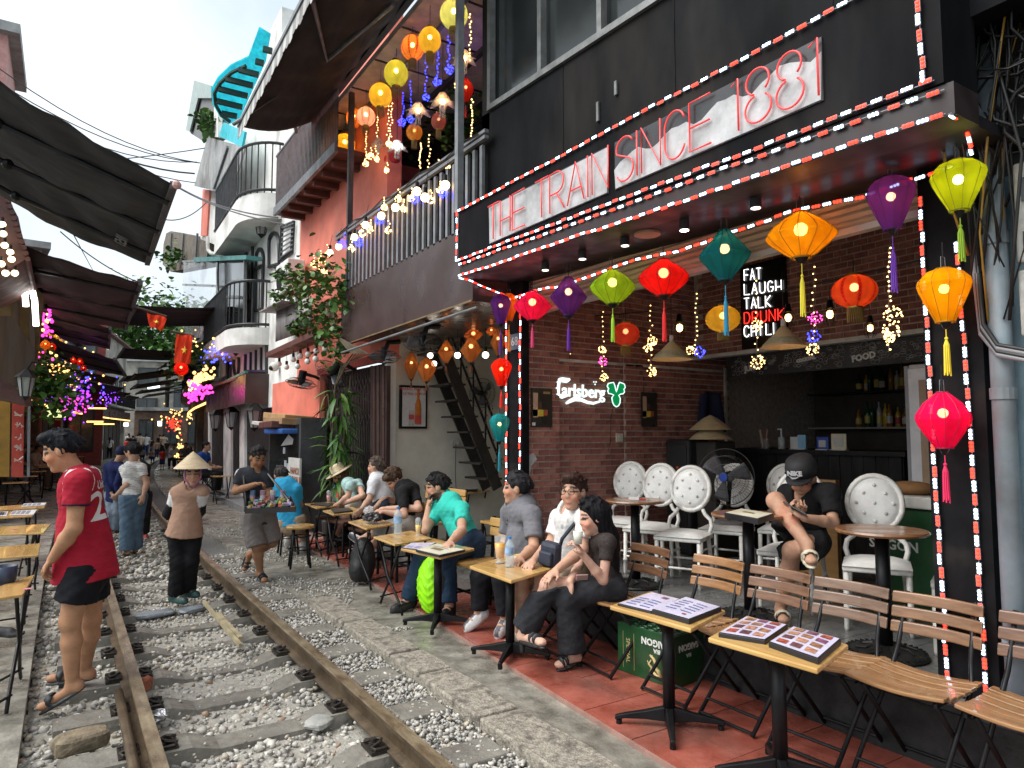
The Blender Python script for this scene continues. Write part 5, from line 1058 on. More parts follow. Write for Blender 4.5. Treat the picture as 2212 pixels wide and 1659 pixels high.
A0,A1 = px(1075,1055,Y=SY),px(955,745,Y=SY); A0b,A1b = px(1052,1055,Y=SY + .55),px(930,760,Y=SY + .55)
DM = M('dark_steel_plate',(.03,.024,.022),.5,.3,var=.4,vs=12)
B().beam(A0,A1,.03,.14).obj('stringer',DM,st); B().beam(A0b,A1b,.03,.14).obj('stringer',DM,st)
for i in range(9):
    k = (i + .6) / 9; a,c = A0.lerp(A1,k),A0b.lerp(A1b,k); B().span((a.x - .12,a.y,a.z - .012),(a.x + .12,c.y,a.z + .012)).obj('tread',DM,st)
    if i % 2 == 0: B().tube([a + V((.05,0,0)),a + V((.05,0,.62))],.012,6).obj('baluster',BLACK,st)
for dz in (.3,.62): B().tube([A0 + V((.05,0,dz)),A1 + V((.05,0,dz))],.016,6).obj('handrail',BLACK,st)
b = B()
for k in range(60): p = A0.lerp(A1,R.random()) + V((.05,-.03,R.choice((.3,.62)))); b.ball(p + V((R.uniform(-.03,.03),R.uniform(-.03,.03),R.uniform(-.04,.04))),R.uniform(.008,.016),5)
b.obj('leaf_garland',M('faded_garland',(.05,.07,.06),.8,var=.5,vs=40,col2=(.15,.07,.06)),st,kind='stuff')
# framed beer poster
pf = thing('framed_poster','black framed beer poster hanging on the cream wall','poster',(3.8,8.28,1.9)); d6 = lambda x,y: (713.2 + x * .33069,493.7 + y * .33069)
a,c = px(*d6(452,1022),Y=8.28),px(*d6(628,1308),Y=8.28)
B().span((a.x,8.25,c.z),(c.x,8.29,a.z)).obj('frame',BLACK,pf,bevel=.004); B().span((a.x + .03,8.244,c.z + .03),(c.x - .03,8.249,a.z - .03)).obj('print',M('poster_white',(.52,.5,.5),.3,var=.1),pf)
def pp_(u,v): return V((lerp(a.x,c.x,u),8.24,lerp(a.z,c.z,v)))
b = B(); r = .045; bt = pp_(.64,.9); b.lathe([(r,0),(r,.2),(r * .9,.26),(r * .4,.34),(r * .38,.46),(0,.47)],bt,10); 
for i,v in enumerate(b.v): b.v[i] = V((v.x,8.24 + (v.y - bt.y) * .12,v.z))
b.obj('printed_bottle',M('print_amber',(.45,.13,.02),.4,var=.3),pf,smooth=True)
B().box(pp_(.4,.75),(.07,.006,.2)).obj('printed_can',M('print_can',(.4,.38,.36),.4,var=.3),pf); B().box(pp_(.64,.78),(.088,.012,.1)).box(pp_(.4,.73),(.07,.012,.06)).obj('printed_label',M('print_red',(.5,.06,.05),.5,var=.2),pf)
text('PHANG MAC DO',.055,'lettering',MATS['print_red'],pp_(.5,.09),(1,0,0),(0,0,1),pf); text('LE TEIA DAM VI',.045,'lettering',MATS['print_red'],pp_(.5,.2),(1,0,0),(0,0,1),pf)
p = px(*d6(818,1398),Y=8.28); B().box(p,(.1,.02,.07)).obj('wall_socket',WHITEP,None,'white wall socket beside the steel stairs','socket'); B().tube([p + V((0,-.015,-.02)),p + V((-.01,-.02,-.4)),p + V((.02,-.02,-.85))],.004,4).obj('socket_cord',BWIRE,None,'black cord hanging from the wall socket','cord')
# amber lanterns inside
AMB = (.6,.24,.07)
d6b = lambda x0,x1,y0,y1: (713.2 + x0 * .33069,713.2 + x1 * .33069,493.7 + y0 * .33069,493.7 + y1 * .33069)
for i,(bx,kd,X_,lab) in enumerate((((483,578,810,985),'garlic',3.7,'amber silk lantern closest to the framed poster'),((565,695,840,1000),'garlic',3.6,'wide amber silk lantern over the framed poster'),((700,815,730,880),'diamond',3.7,'amber lantern before the top of the steel stairs'),((845,995,705,875),'diamond',3.5,'brown diamond lantern over the steel stairs'),((1045,1150,650,830),'diamond',3.5,'brown lantern beside the number plate pillar'),((870,1000,655,735),'flat',3.9,'orange flat lantern behind the brown diamond lantern'),((1015,1090,640,700),'flat',3.9,'orange flat lantern near the ceiling by the pillar'))):
    lant(lab,*d6b(*bx),X_,kd,AMB if i < 5 else (.8,.28,.08),'amber_%d' % (i > 4),ribs=8,group='amber lanterns of the stair cafe',cord=.2,thin=.35,bulb=BULBD,tassel=(.2,.07,.03),tl=.08)
for i,(x,y) in enumerate(((653,830),(678,883),(832,828),(1015,826))):
    p = px(*d6(x,y),X=3.75); t = thing('pendant_bulb',('bare bulb by the amber lantern over the poster','bare warm bulb on the wide amber lantern','bare white bulb beside the brown diamond lantern','bare white bulb right of the brown diamond lantern')[i],'bulb',p,0,'bare pendant bulbs'); B().ball(p,.035,12).obj('bulb',glow('white_bulb',(1,.9,.75),4),t,smooth=True); B().cyl(p + V((0,0,.03)),p + V((0,0,.09)),.018,n=8).obj('socket',BLACK,t); B().tube([p + V((0,0,.09)),p + V((0,0,.3))],.003,4).obj('cord',BWIRE,t)
for i,(x,y,r,tl_) in enumerate(((830,771,.2,0),(913,741,.2,.35))):
    c = px(x,y,X=3.2); t,P = fan(('dark wall fan facing down under the brown fascia','dark wall fan tilted under the brown fascia by its near end')[i],c,(tl_ * .3,tl_,1),r,hub=BLACK,spokes=40); B().tube([c + V((0,0,.05)),c + V((.05,0,.18)),c + V((.2,0,.2))],.03,8).obj('bracket',BLACK,t)
c = px(*d6(995,1075),Y=8.2); t,P = fan('thin wire wall fan with dried flowers behind the steel stairs',c,(0,1,.1),.2,spokes=24); B().tube([c + V((0,.05,0)),c + V((0,.1,0))],.02,6).obj('bracket',BLACK,t)
# chairs and tables inside / in front of the stair cafe
WD = M('dark_slat_wood',(.07,.028,.015),.5,var=.3,vs=8,stretch=(1,6,1))
for lab,loc,rz,m_ in (('honey wood chair in front of the framed poster',(3.5,7.55,.1),-1.6,HW),('honey wood chair behind the table with a closed menu',(3.55,7.0,.1),-1.5,HW),('honey wood chair by the steel stairs',(4.1,6.55,.1),-1.5,HW),('honey wood chair right beside the steel stairs',(4.1,6.15,.1),-1.45,HW),('honey wood chair under the man in the turquoise polo',(2.95,5.05,0),-1.5,HW),('honey wood chair behind the boy in black',(3.0,6.35,0),-1.5,HW),('honey wood chair under the woman in the white shirt',(3.0,6.85,0),-1.5,HW),('dark slat chair with folded back beside the girl in the straw hat',(2.98,8.4,0),-1.3,WD),('dark slat chair against the gate',(2.98,8.85,0),-1.3,WD),('dark slat chair under the girl in the straw hat',(2.95,7.55,0),-1.5,WD)):
    wood_chair(lab,loc,rz,m_)
for lab,cs,z in (('honey table with a closed dark menu inside the stair cafe',(d2(1365,525),d2(1400,548),d2(1668,545),d2(1625,525)),.72),('honey table with an open white book inside the stair cafe',(d2(1665,598),d2(1720,632),d2(1900,610),d2(1830,585)),.7)): x_table(lab,[px(x,y,Z=z) for x,y in cs],.1)
menu('closed dark red menu on the table under the framed poster',(d2(1415,515),d2(1500,490),d2(1620,500),d2(1560,528)),.72,.03,MATS['brown_leather'],[]); menu('open white book on the honey table by the stairs',(d2(1672,605),d2(1720,565),d2(1843,570),d2(1800,600)),.7,.03,PAPER,[])
# ---- balcony over the stair cafe
bal = thing('balcony_railing','grey slatted balcony railing hung with fairy lights above the brown fascia','railing',(FXc,7,3.4))
ya,yb_ = px(752,600,X=FXc).y,px(1038,500,X=FXc).y; zr = lambda y: lerp(px(1000,318,X=FXc).z,px(718,516,X=FXc).z,(y - px(1000,318,X=FXc).y) / (px(718,516,X=FXc).y - px(1000,318,X=FXc).y)); zf = lambda y: lerp(px(1021,482,X=FXc).z,px(738,631,X=FXc).z,(y - px(1021,482,X=FXc).y) / (px(738,631,X=FXc).y - px(1021,482,X=FXc).y))
SL = M('silver_slat',(.24,.25,.26),.4,.4,var=.2,vs=10,dirt=.3)
for i in range(27):
    y = lerp(yb_,ya,i / 26); B().span((FXc + .0,y - .022,zf(y) - .02),(FXc + .03,y + .022,zr(y) - .1)).obj('slat',SL,bal)
for dz in (0,-.055): B().beam((FXc,yb_ - .1,zr(yb_) + dz),(FXc,ya + .5,zr(ya + .5) + dz),.04,.03).obj('rail',SL,bal)
B().span((FXc - .02,ya + .0,zf(ya)),(FXc + .05,ya + .05,6)).obj('post',M('dark_post',(.05,.05,.055),.5,.3,var=.3),bal)
up = thing('upper_floor','open upper floor terrace with dark back wall and hanging plants','building',(3.8,7,3.2)); DK = M('dark_terrace_wall',(.03,.028,.03),.8,var=.5,vs=4)
B().span((4.6,5.3,3.05),(4.7,12.2,6.1)).obj('back_wall',DK,up); B().span((3.6,9.9,3.05),(4.6,9.98,6)).obj('end_wall',CORAL,up); B().span((3.35,5.33,3.05),(4.6,5.36,6)).obj('side_wall',DK,up)
CEI = M('stained_ceiling',(.42,.36,.33),.7,var=.3,vs=6,bump=.4,bs=25)
B().span((2.98,5.34,6.0),(4.7,9.9,6.08)).obj('ceiling',CEI,up)
for y in (6.1,6.9,7.7,8.5,9.3): B().span((2.98,y,5.985),(4.7,y + .02,6.0)).obj('ceiling_joint',DK,up)
B().beam((3.3,5.4,5.93),(3.3,9.9,5.93),.04,.04).obj('ceiling_pipe',STEEL,up); B().beam((3.9,5.4,5.9),(3.9,9.9,5.9),.06,.06).obj('beam',DK,up)
B().span((2.98,9.86,5.7),(4.7,9.95,6.0)).obj('end_beam',DK,up)
B().span((2.86,5.35,3.45),(2.92,5.41,8)).obj('corner_post',SL,up)
cv = thing('hanging_creeper','dark hanging creeper on the terrace back wall','plant',(4.4,7,5)); scatter_leaves(cv,[(px(x,y,X=4.3),.2) for x,y in ((880,300),(850,340),(930,250),(960,200),(820,380),(1000,200),(1000,280))],700,.09,IVY)
d4a = lambda x,y: (658.3 + x * .33069,y * .33069)
PG,PP_ = (.6,.75,.35),(.85,.5,.5)
for i,(x0,x1,y0,y1,col,nm,st_,lab) in enumerate(((880,1068,0,190,PG,'mint',None,'large pale mint paper lantern by the corner post'),(742,892,178,350,PY,'ygold',None,'yellow paper lantern beside the orange striped one'),(628,780,232,395,(.85,.42,.12),'peach',(.6,.08,.02),'orange paper lantern with red stripes'),(517,677,395,570,(.55,.65,.12),'olive',None,'green paper lantern in the middle of the terrace row'),(418,572,545,705,PY,'ygold',None,'yellow paper lantern next to the green one'),(337,462,700,825,(.85,.62,.6),'blush',(.75,.2,.2),'pink and white striped paper lantern'),(270,370,705,840,(.85,.38,.08),'peach2',(.5,.1,.02),'orange striped paper lantern behind the pink one'),(193,330,875,1010,(.75,.55,.05),'ygold2',None,'yellow paper lantern hanging at the far terrace corner'),(145,240,845,965,(.3,.3,.06),'moss',None,'dull green paper lantern at the far terrace corner'))):
    lant(lab,*d4a(x0,y0)[:1],d4a(x1,0)[0],y0 * .33069,y1 * .33069,3.05 + .02 * i,'round',col,'bal_' + nm,tl=.1,group='round paper lanterns on the terrace',stripes=st_,cord=.25,thin=.15,bulb=glow('terrace_bulb',(1,.6,.25),22))
for i,(x0,x1,y0,y1,col,nm,st_,lab) in enumerate(((662,770,812,920,(.85,.5,.12),'apricot',(.8,.3,.03),'small apricot striped lantern under the flower lamps'),(825,925,735,850,(.5,.2,.18),'dusk',None,'dusky pink paper lantern behind the big flower lamp'),(515,630,1000,1090,(.75,.12,.12),'rosy',None,'red paper lantern just over the terrace railing'))):
    lant(lab,d4a(x0,0)[0],d4a(x1,0)[0],y0 * .33069,y1 * .33069,3.5,'round',col,'bal_' + nm,tl=.1,group='round paper lanterns on the terrace',stripes=st_,cord=.25,thin=.15,bulb=BULBD)
lant('red drop shaped lantern inside the terrace by the corner post',d4a(1000,0)[0],d4a(1105,0)[0],505 * .33069,675 * .33069,3.5,'garlic',(.7,.05,.03),'terrace_red',tassel=(.6,.03,.03),tl=.12,ribs=10)
PET = silk('petal_cloth',(.75,.72,.66),.25)
for i,(x0,x1,y0,y1,on) in enumerate(((955,1125,310,475,1),(655,825,655,810,1),(810,990,590,760,1),(530,675,905,1030,2),(430,530,890,1000,0))):
    c = px(*d4a((x0 + x1) / 2,(y0 + y1) / 2),X=3.3); k = depth(c) / FPX * .33069; r,hh = (x1 - x0) / 2 * k,(y1 - y0) * k; t = thing('flower_lamp',('white petal flower lamp by the corner post','petal flower lamp over the apricot lantern','petal flower lamp in front of the dusky pink lantern','cool white petal flower lamp above the railing','unlit petal flower lamp beside the cool white one')[i],'lamp',c,0,'petal flower lamps'); tp = c + V((0,0,hh / 2))
    for kx in range(6):
        a0 = kx * math.pi / 3; b = B(); b.grid(lambda u,v: tp + rotm(a0) @ V((r * (.12 + .95 * v ** 1.5),(u - .5) * r * .75 * math.sin(math.pi * min(1,.15 + v * .8)),-hh * (.1 + .62 * v - .12 * v ** 3) + .15 * r * (u - .5) ** 2)),4,6); b.obj('petal',PET,t,smooth=True)
    B().ball(c + V((0,0,hh * .08)),r * .22,10).obj('bulb',[MATS['petal_cloth'],BULB,glow('cool_bulb',(.85,.93,1),14)][on],t); b = B()
    for kx in range(7): a0 = kx * .9; b.tube([c + V((r * .15 * math.cos(a0),r * .15 * math.sin(a0),0)),c + V((r * .2 * math.cos(a0),r * .2 * math.sin(a0),-hh * R.uniform(.35,.6)))],.004,4).ball(c + V((r * .2 * math.cos(a0),r * .2 * math.sin(a0),-hh * .5)),.01,6)
    b.obj('stamen',WHITEP,t); B().tube([tp,tp + V((0,0,.6))],.003,4).obj('cord',BWIRE,t)
# fairy lights of the terrace
def drop4(label,x,y0,y1,X,balls=(),mat=FW,n=16,**k):
    P4 = lambda a,b_: px(*d4a(a,b_),X=X); fairy(label,[P4(x + 4 * math.sin(i),lerp(y0,y1,i / 5)) for i in range(6)],[(P4(a,b_),rr * .33069 * depth(P4(a,b_)) / FPX,m_) for a,b_,rr,m_ in balls],group='terrace fairy lights',mat=mat,n=n,r=.008,**k)
for i,(x,y0,y1,bl) in enumerate(((940,230,470,(945,455,30)),(868,330,555,(865,535,30)),(790,380,655,(793,640,26)),(690,520,790,(690,780,26)),(640,600,800,(636,800,28)))): drop4('blue fairy light drop %s' % ('beside the big mint lantern','over the big flower lamp','left of the big flower lamp','over the apricot flower lamp','next to the yellow lantern')[i],x,y0,y1,3.4,[(*bl,FB)],FB,12)
for i,(x,y0,y1) in enumerate(((1005,180,560),(1080,80,400),(1000,720,900),(810,870,1200),(755,930,1100),(545,640,960),(565,650,900),(470,740,980),(400,850,1080),(1090,640,900))): drop4('warm fairy light strand %s' % ('beside the large mint lantern','over the corner flower lamp','under the red drop lantern','under the dusky pink lantern','under the apricot lantern','beside the cool flower lamp','close behind the yellow lantern','under the pink striped lantern','under the orange striped lantern','along the corner post')[i],x,y0,y1,3.3,(),FW,14)
for i,(x,y,r,m_) in enumerate(((430,1020,22,FW),(398,1068,20,FW),(470,1040,18,FW),(1000,560,26,FW),(550,940,20,FW),(868,1095,18,FW),(935,1085,18,FW),(1008,1155,14,FW),(535,1115,16,FW))):
    drop4('warm ball of fairy lights %s' % ('over the far railing end','lowest over the far railing end','by the unlit flower lamp','by the red drop lantern','by the cool flower lamp','above the railing middle','above the railing near the corner','hanging before the slats at the corner','by the red lantern over the railing')[i],x,y - 60,y,3.2,[(x,y,r,m_)],FW,4)
tr_ = [(x,y) for x,y in ((905,1265),(720,1300),(485,1440),(350,1580),(245,1595))]
for i,(x,y) in enumerate(tr_): drop4('blue ball of fairy lights on the railing %s' % ('closest to the black cafe','by the large warm bulbs','halfway along','near the vine','at the vine end')[i],x + 10,y - 80,y,2.97,[(x,y,30,FB)],FB,4,cloud=50)
for i,(x,y) in enumerate(((918,1210),(733,1250),(785,1290),(592,1355),(500,1410),(398,1470),(325,1550),(222,1612),(165,1650))):
    p = px(*d4a(x,y),X=2.96); t = thing('rail_bulb','glowing round bulb hung along the terrace railing','bulb',p,0,'bulbs along the terrace railing'); B().ball(p,.045,10).obj('bulb',glow('rail_bulb_glow',(1,.72,.4),2.2),t,smooth=True); B().cyl(p + V((0,0,.04)),p + V((0,0,.1)),.02,n=8).obj('socket',BLACK,t); B().tube([p + V((0,0,.1)),p + V((.03,0,.25))],.003,4).obj('cord',BWIRE,t)
wl = [(882,1245,22),(695,1295,24),(825,1305,26),(610,1300,24),(645,1365,24),(520,1355,22),(545,1505,22),(425,1500,24),(375,1525,24),(305,1625,22),(150,1660,20),(100,1700,24),(60,1730,22),(130,1770,24),(90,1800,20)]
LN = 'closest to the black cafe,beside a blue ball,right of the blue ball,over two large bulbs,under the double balls,at the middle of the rail,hanging low before the slats,by the post,right of the post,before the thin slats,at the railing end,in the top of the vine,in the vine leaves,low in the vine,lowest in the vine'.split(',')
for i,(x,y,r) in enumerate(wl): drop4('warm fairy light ball on the railing ' + LN[i],x,y - 70,y,2.97,[(x,y,r,FW)],FW,4,cloud=26)
B().tube([V((FXc - .03,lerp(yb_,ya + .4,k / 12),zr(lerp(yb_,ya + .4,k / 12)) + .03 * math.sin(k * 2))) for k in range(13)],.006,5).obj('rail_cable',BWIRE,None,'black cable carrying the bulbs along the terrace railing','cable')
# purple glow lamp over the terrace: small lit tube on the ceiling
B().cyl((4.35,6.0,5.93),(4.35,6.7,5.93),.02,n=8).obj('violet_tube',glow('violet_light',(.3,.12,1),16),None,'violet light tube under the terrace ceiling','lamp')
# ---- big retractable awning above
AW = M('black_awning_cloth',(.016,.017,.018),.85,var=.4,vs=5,bump=.6,bs=9,stretch=(2,.4,2)); aw = thing('awning','huge black retractable awning with white striped valance over the terrace','awning',(2.5,8,5.5))
f0,w0 = px(515,272,Y=10.2),px(664,280,X=3.0); f1 = V((f0.x - .05,4.6,f0.z + .1)); w1 = V((3.0,4.6,w0.z + .05)); w0 = V((3.0,10.2,w0.z))
b = B(); b.grid(lambda u,v: f0.lerp(f1,u).lerp(w0.lerp(w1,u),v) - V((0,0,.12 * math.sin(math.pi * v) + .015 * math.sin(u * 60))),60,8); b.obj('canvas',AW,aw,smooth=True,solid=.006)
for i in range(42):
    u0,u1 = i / 42,(i + 1) / 42; a,c = f0.lerp(f1,u0),f0.lerp(f1,u1); dz = .2 + .02 * math.sin(i * 1.9); B().prism([a,c,c + V((-.01,0,-dz)),a.lerp(c,.5) + V((-.015,0,-dz - .025)),a + V((-.01,0,-dz))],(.004,0,0)).obj('valance_scallop',M('valance_white',(.5,.5,.48),.8,var=.15,dirt=.5) if i % 2 else M('valance_grey',(.26,.26,.26),.8,var=.2,dirt=.4),aw)
B().beam(f0,f1,.04,.05).obj('front_bar',STEEL,aw); B().beam(w0,w1,.07,.07).obj('wall_bar',M('dark_bar',(.03,.03,.03),.5,.3),aw)
for (xa,ya2),(xm,ym),(xb,yb2) in (((505,268),(620,190),(640,285)),((675,0),(706,130),(850,10))):
    B().tube([px(xa,ya2,Z=f0.z - .02),px(xm,ym,Z=f0.z + .05),px(xb,yb2,Z=w0.z - .1)],.028,8).obj('arm',STEEL,aw)
# ---- coral house
ch = thing('coral_house','coral red plastered house with a folding gate and upper balcony','building',(3.4,10.5,0))
B().span((3.4,8.3,2.45),(3.6,12.3,9)).obj('wall',CORAL,ch); B().span((3.4,10.95,-.1),(3.6,14.0,2.45)).obj('wall',CORAL,ch); B().span((3.36,10.85,-.1),(3.44,11.0,2.45)).obj('gate_jamb',CORAL,ch); B().span((3.36,8.35,2.4),(3.42,11.0,2.5)).obj('gate_head',M('dark_red_trim',(.3,.04,.03),.6,var=.2),ch)
gt = thing('folding_gate','dark folding steel gate behind the tall plant','gate',(3.5,9.6,0)); GT = M('gate_steel',(.07,.062,.055),.45,.4,var=.3,vs=10)
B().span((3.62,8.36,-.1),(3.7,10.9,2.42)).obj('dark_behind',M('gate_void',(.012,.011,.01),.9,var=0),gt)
for i in range(38): y = 8.42 + i * .066; B().span((3.5,y,.02),(3.53,y + .028,2.4)).obj('bar',GT,gt)
for i in range(19):
    y = 8.42 + i * .132
    for z in (.55,1.05,1.6,2.1):
        if 0 < i < 19: B().beam((3.49,y,z),(3.49,y + .132,z + .18),.018,.006,(1,0,0)).obj('scissor_link',GT,gt)
B().span((3.47,8.36,0),(3.52,8.41,2.42)).obj('frame',M('green_frame',(.03,.12,.09),.5,var=.2),gt)
# tall plant by the gate
pl = thing('potted_plant','tall bushy plant with long drooping leaves in front of the gate','plant',(2.95,9.2,0)); PB = V((3.1,9.15,0))
for k in range(4): B().tube([PB + V((.06 * math.cos(k * 1.6),.06 * math.sin(k * 1.6),.3)),PB + V((.1 * math.cos(k * 1.6),.1 * math.sin(k * 1.6),1.1)),PB + V((.12 * math.cos(k * 1.6 + 1),.16 * math.sin(k * 1.6),1.9 + .12 * k))],[.022,.018,.01],6).obj('stem',M('plant_stem',(.09,.07,.04),.8,var=.3),pl)
B().lathe([(0,0),(.16,0),(.2,.32),(.17,.33),(0,.28)],PB,18).obj('pot',M('dark_pot',(.05,.04,.035),.6,var=.3),pl)
for k in range(170):
    z = R.uniform(.7,2.1) if k < 200 else R.uniform(.9,1.5); a = R.uniform(0,6.28); rr = R.uniform(.02,.13); o = link('leaf',LONG[R.choices(range(4),(4,3,3,2))[0]],pl); s = R.uniform(.2,.36)
    o.matrix_parent_inverse = Matrix.Translation(-pl.location); o.location = PB + V((rr * math.cos(a),rr * math.sin(a) * 1.4,z)); o.scale = (s,s,s); o.rotation_euler = rotm(a - math.pi / 2 + R.uniform(-.5,.5),R.uniform(-.9,.75),R.uniform(-.3,.3)).to_euler()
# vine over the corrugated screen
vi = thing('climbing_vine','dense green climbing vine beside the brown fascia','plant',(2.9,10,3)); d5b = lambda x,y: (411.4 + x * .33069,493.7 + y * .33069)
scatter_leaves(vi,[(px(*d5b(x,y),X=2.95),s) for x,y,s in ((860,260,.14),(900,330,.16),(930,420,.16),(880,480,.16),(840,560,.16),(900,600,.14),(930,680,.12),(860,650,.14),(940,790,.1),(800,330,.12),(720,370,.12),(650,300,.08),(580,300,.06),(640,420,.08),(570,440,.05),(760,440,.12),(980,350,.14),(990,480,.12),(700,650,.05),(760,570,.08))],1250,.085,IVY)
for k in range(6): B().tube([px(*d5b(960 - k * 6,1000 + 20 * k),X=3.1),px(*d5b(1000 + 15 * math.sin(k),900),X=3.05),px(*d5b(1060 + 20 * k,820),X=3.0),px(*d5b(950,700),X=2.97),px(*d5b(880 + k * 10,480),X=2.97)],.012,5).obj('stem',MATS['plant_stem'],vi)
cs_ = thing('corrugated_screen','faded corrugated metal screen below the vine','screen',(3.0,11,3)); CG = M('faded_corrugated',(.3,.28,.28),.55,.3,var=.4,vs=5,dirt=.6,stretch=(1,1,.3))
P0,P1,P2,P3 = px(*d5b(560,545),X=3.1),px(*d5b(555,740),X=3.1),px(*d5b(800,650),X=3.1),px(*d5b(790,440),X=3.1); n = 46
b = B(); b.grid(lambda u,v: P0.lerp(P3,u).lerp(P1.lerp(P2,u),v) + V((.018 * math.sin(u * n * math.pi),0,0)),n * 3,2); b.obj('sheet',CG,cs_,smooth=True,solid=.003)
B().beam(px(*d5b(540,830),X=2.95),px(*d5b(860,690),X=2.95),.25,.08).obj('rust_beam',RBROWN,cs_); B().beam(px(*d5b(505,548),X=3.0),px(*d5b(650,478),X=3.0),.3,.02).obj('canopy_sheet',CG,cs_)
for i,(x,y) in enumerate(((672,855),(718,832),(768,822),(822,800),(880,785),(818,850),(765,868),(580,885),(700,900),(628,905))):
    p = px(*d5b(x,y),X=2.98); t = thing('string_bulb','unlit white bulb hanging under the corrugated screen','bulb',p,0,'unlit bulbs under the corrugated screen'); B().ball(p,.045,10).obj('bulb',M('opal_bulb',(.75,.74,.7),.25,var=0),t,smooth=True); B().cyl(p + V((0,0,.035)),p + V((0,0,.1)),.022,n=8).obj('socket',BLACK,t); B().tube([p + V((0,0,.1)),p + V((0,.02,.3))],.004,4).obj('cord',BWIRE,t)
for i,(x,y,ax) in enumerate(((722,1010,(.1,-.25,1)),(925,945,(.35,-.8,.8)))):
    c = px(*d5b(x,y),X=3.1); t,P = fan(('wall fan facing down on the coral wall','tilted wall fan over the folding gate')[i],c,ax,.24 if i == 0 else .26,hub=BLACK,spokes=36); B().cyl(c + V(ax).normalized() * .02,c + V(ax).normalized() * .2,.06,n=12).obj('motor_case',BLACK,t); B().tube([c + V(ax).normalized() * .16,c + V((.2,-.1,.1)),c + V((.3,-.1,.05))],.025,6).obj('bracket',BLACK,t)
c = px(*d5b(650,330),X=3.2); ac = thing('air_conditioner','white air conditioner box half hidden by the vine','air conditioner',c); B().box(c,(.3,.8,.55)).obj('case',WPL,ac,bevel=.02); B().cyl(c + V((-.155,.1,0)),c + V((-.16,.1,0)),.2,n=24).obj('grille',DGLASS,ac)
# second floor balcony
b2 = thing('upper_balcony','grey barred balcony with red brown underside on the coral house','balcony',(3,11,5.2)); c3 = lambda x,y: (356.6 + x * .3307,y * .3307)
K0,K1,K2,K3 = px(*c3(720,1370),Y=12.3),px(*c3(870,1430),Y=12.3),None,None; zB = K1.z; xf = K0.x
B().span((xf,9.0,zB),(3.4,12.3,zB + .06)).obj('deck',RBROWN,b2)
for i in range(7): y = 9.3 + i * .45; B().span((xf + .05,y,zB - .09),(3.4,y + .09,zB)).obj('joist',RBROWN,b2)
B().beam((xf - .01,9.0,zB + .05),(xf - .01,12.3,zB + .05),.05,.14).obj('edge_beam',STEEL,b2)
for i in range(46): y = 9.0 + i * .0718; B().span((xf - .01,y,zB + .1),(xf + .012,y + .02,zB + 1.05)).obj('bar',STEEL,b2)
for i in range(8): x = xf + i * .1; B().span((x,12.28,zB + .1),(x + .02,12.3,zB + 1.05)).obj('bar',STEEL,b2)
for z in (.12,1.05): B().beam((xf,9.0,zB + z),(xf,12.3,zB + z),.035,.03).obj('rail',STEEL,b2)
B().span((3.405,9,zB + .1),(3.41,12.2,zB + 2.4)).obj('door_glass',M('pale_curtain',(.5,.5,.55),.6,var=.3,vs=3),b2)
# fridge cabinet with cardboard on top, sign board
kb = thing('old_kiosk','old glass kiosk cabinet topped with cardboard against the coral wall','cabinet',(3.2,12.3,0)); a,c = px(*d5b(555,1300),X=3.1),px(*d5b(765,1300),X=3.1)
B().span((3.0,c.y,-.02),(3.4,a.y,1.72)).obj('frame',M('cabinet_grey',(.09,.09,.095),.5,.3,var=.3,dirt=.4),kb); B().span((2.985,c.y + .1,.75),(3.0,a.y - .1,1.62)).obj('glass',DGLASS,kb)
B().prism([px(*d5b(x,y),X=2.98) for x,y in ((590,1420),(640,1345),(672,1375),(665,1410))],(.004,0,0)).obj('paper_notice',PAPER,kb)
for x,y in ((612,1450),(620,1535),(635,1555)): B().box(px(*d5b(x,y),X=2.98),(.006,.12,.1)).obj('sticker',M('sticker_pale',(.5,.52,.55),.5,var=.3,vs=30),kb)
sb = thing('standing_sign','white sandwich board lettered for a railway side walk','sign',(2.9,11.8,0)); p = px(*d5b(680,1620),X=2.9); B().box(p,(.03,.6,.55)).obj('board',M('board_white',(.6,.58,.55),.5,var=.1),sb)
for i,s in enumerate(('HANOI','SIDEWALK','COFFEE')): text(s,.14,'lettering',MK('sign_brown',(.25,.1,.05)),p + V((-.018,-.05,.08 - i * .13)),(0,-1,0),(0,0,1),sb,bold=.003)
TARP = M('blue_tarp',(.03,.12,.4),.5,var=.3,bump=.5,bs=15); B().box(px(*d5b(660,1325),X=3.05),(.6,1.1,.08)).obj('tarp',TARP,None,'blue tarp on the old kiosk','tarp',bevel=.02)
for i,(x,y,w,m_,lab) in enumerate(((630,1290,1.5,RBROWN,'dark red folded board on the kiosk roof'),(660,1262,1.2,M('cardboard_a',(.33,.2,.1),.9,var=.2),'flattened cardboard box on the kiosk roof'),(650,1235,1.0,M('cardboard_b',(.4,.24,.11),.9,var=.2),'creased cardboard box on top of the kiosk pile'),(520,1280,.5,WHITEP,'white foam board sticking out of the kiosk pile'))):
    B().box(px(*d5b(x,y),X=3.08),(.7 - .08 * i,w,.1 if i < 3 else .06),rotm(.1 * i - .1,.03 * i,.06)).obj('cardboard',m_,None,lab,'cardboard',bevel=.008)
p = px(*d5b(548,903),X=3.3); t = thing('security_camera','white dome security camera on the coral wall','camera',p); B().ball(p,.09,12).obj('dome',WHITEP,t,smooth=True); B().ball(p + V((-.06,-.02,-.03)),.05,10).obj('lens',BLACK,t)
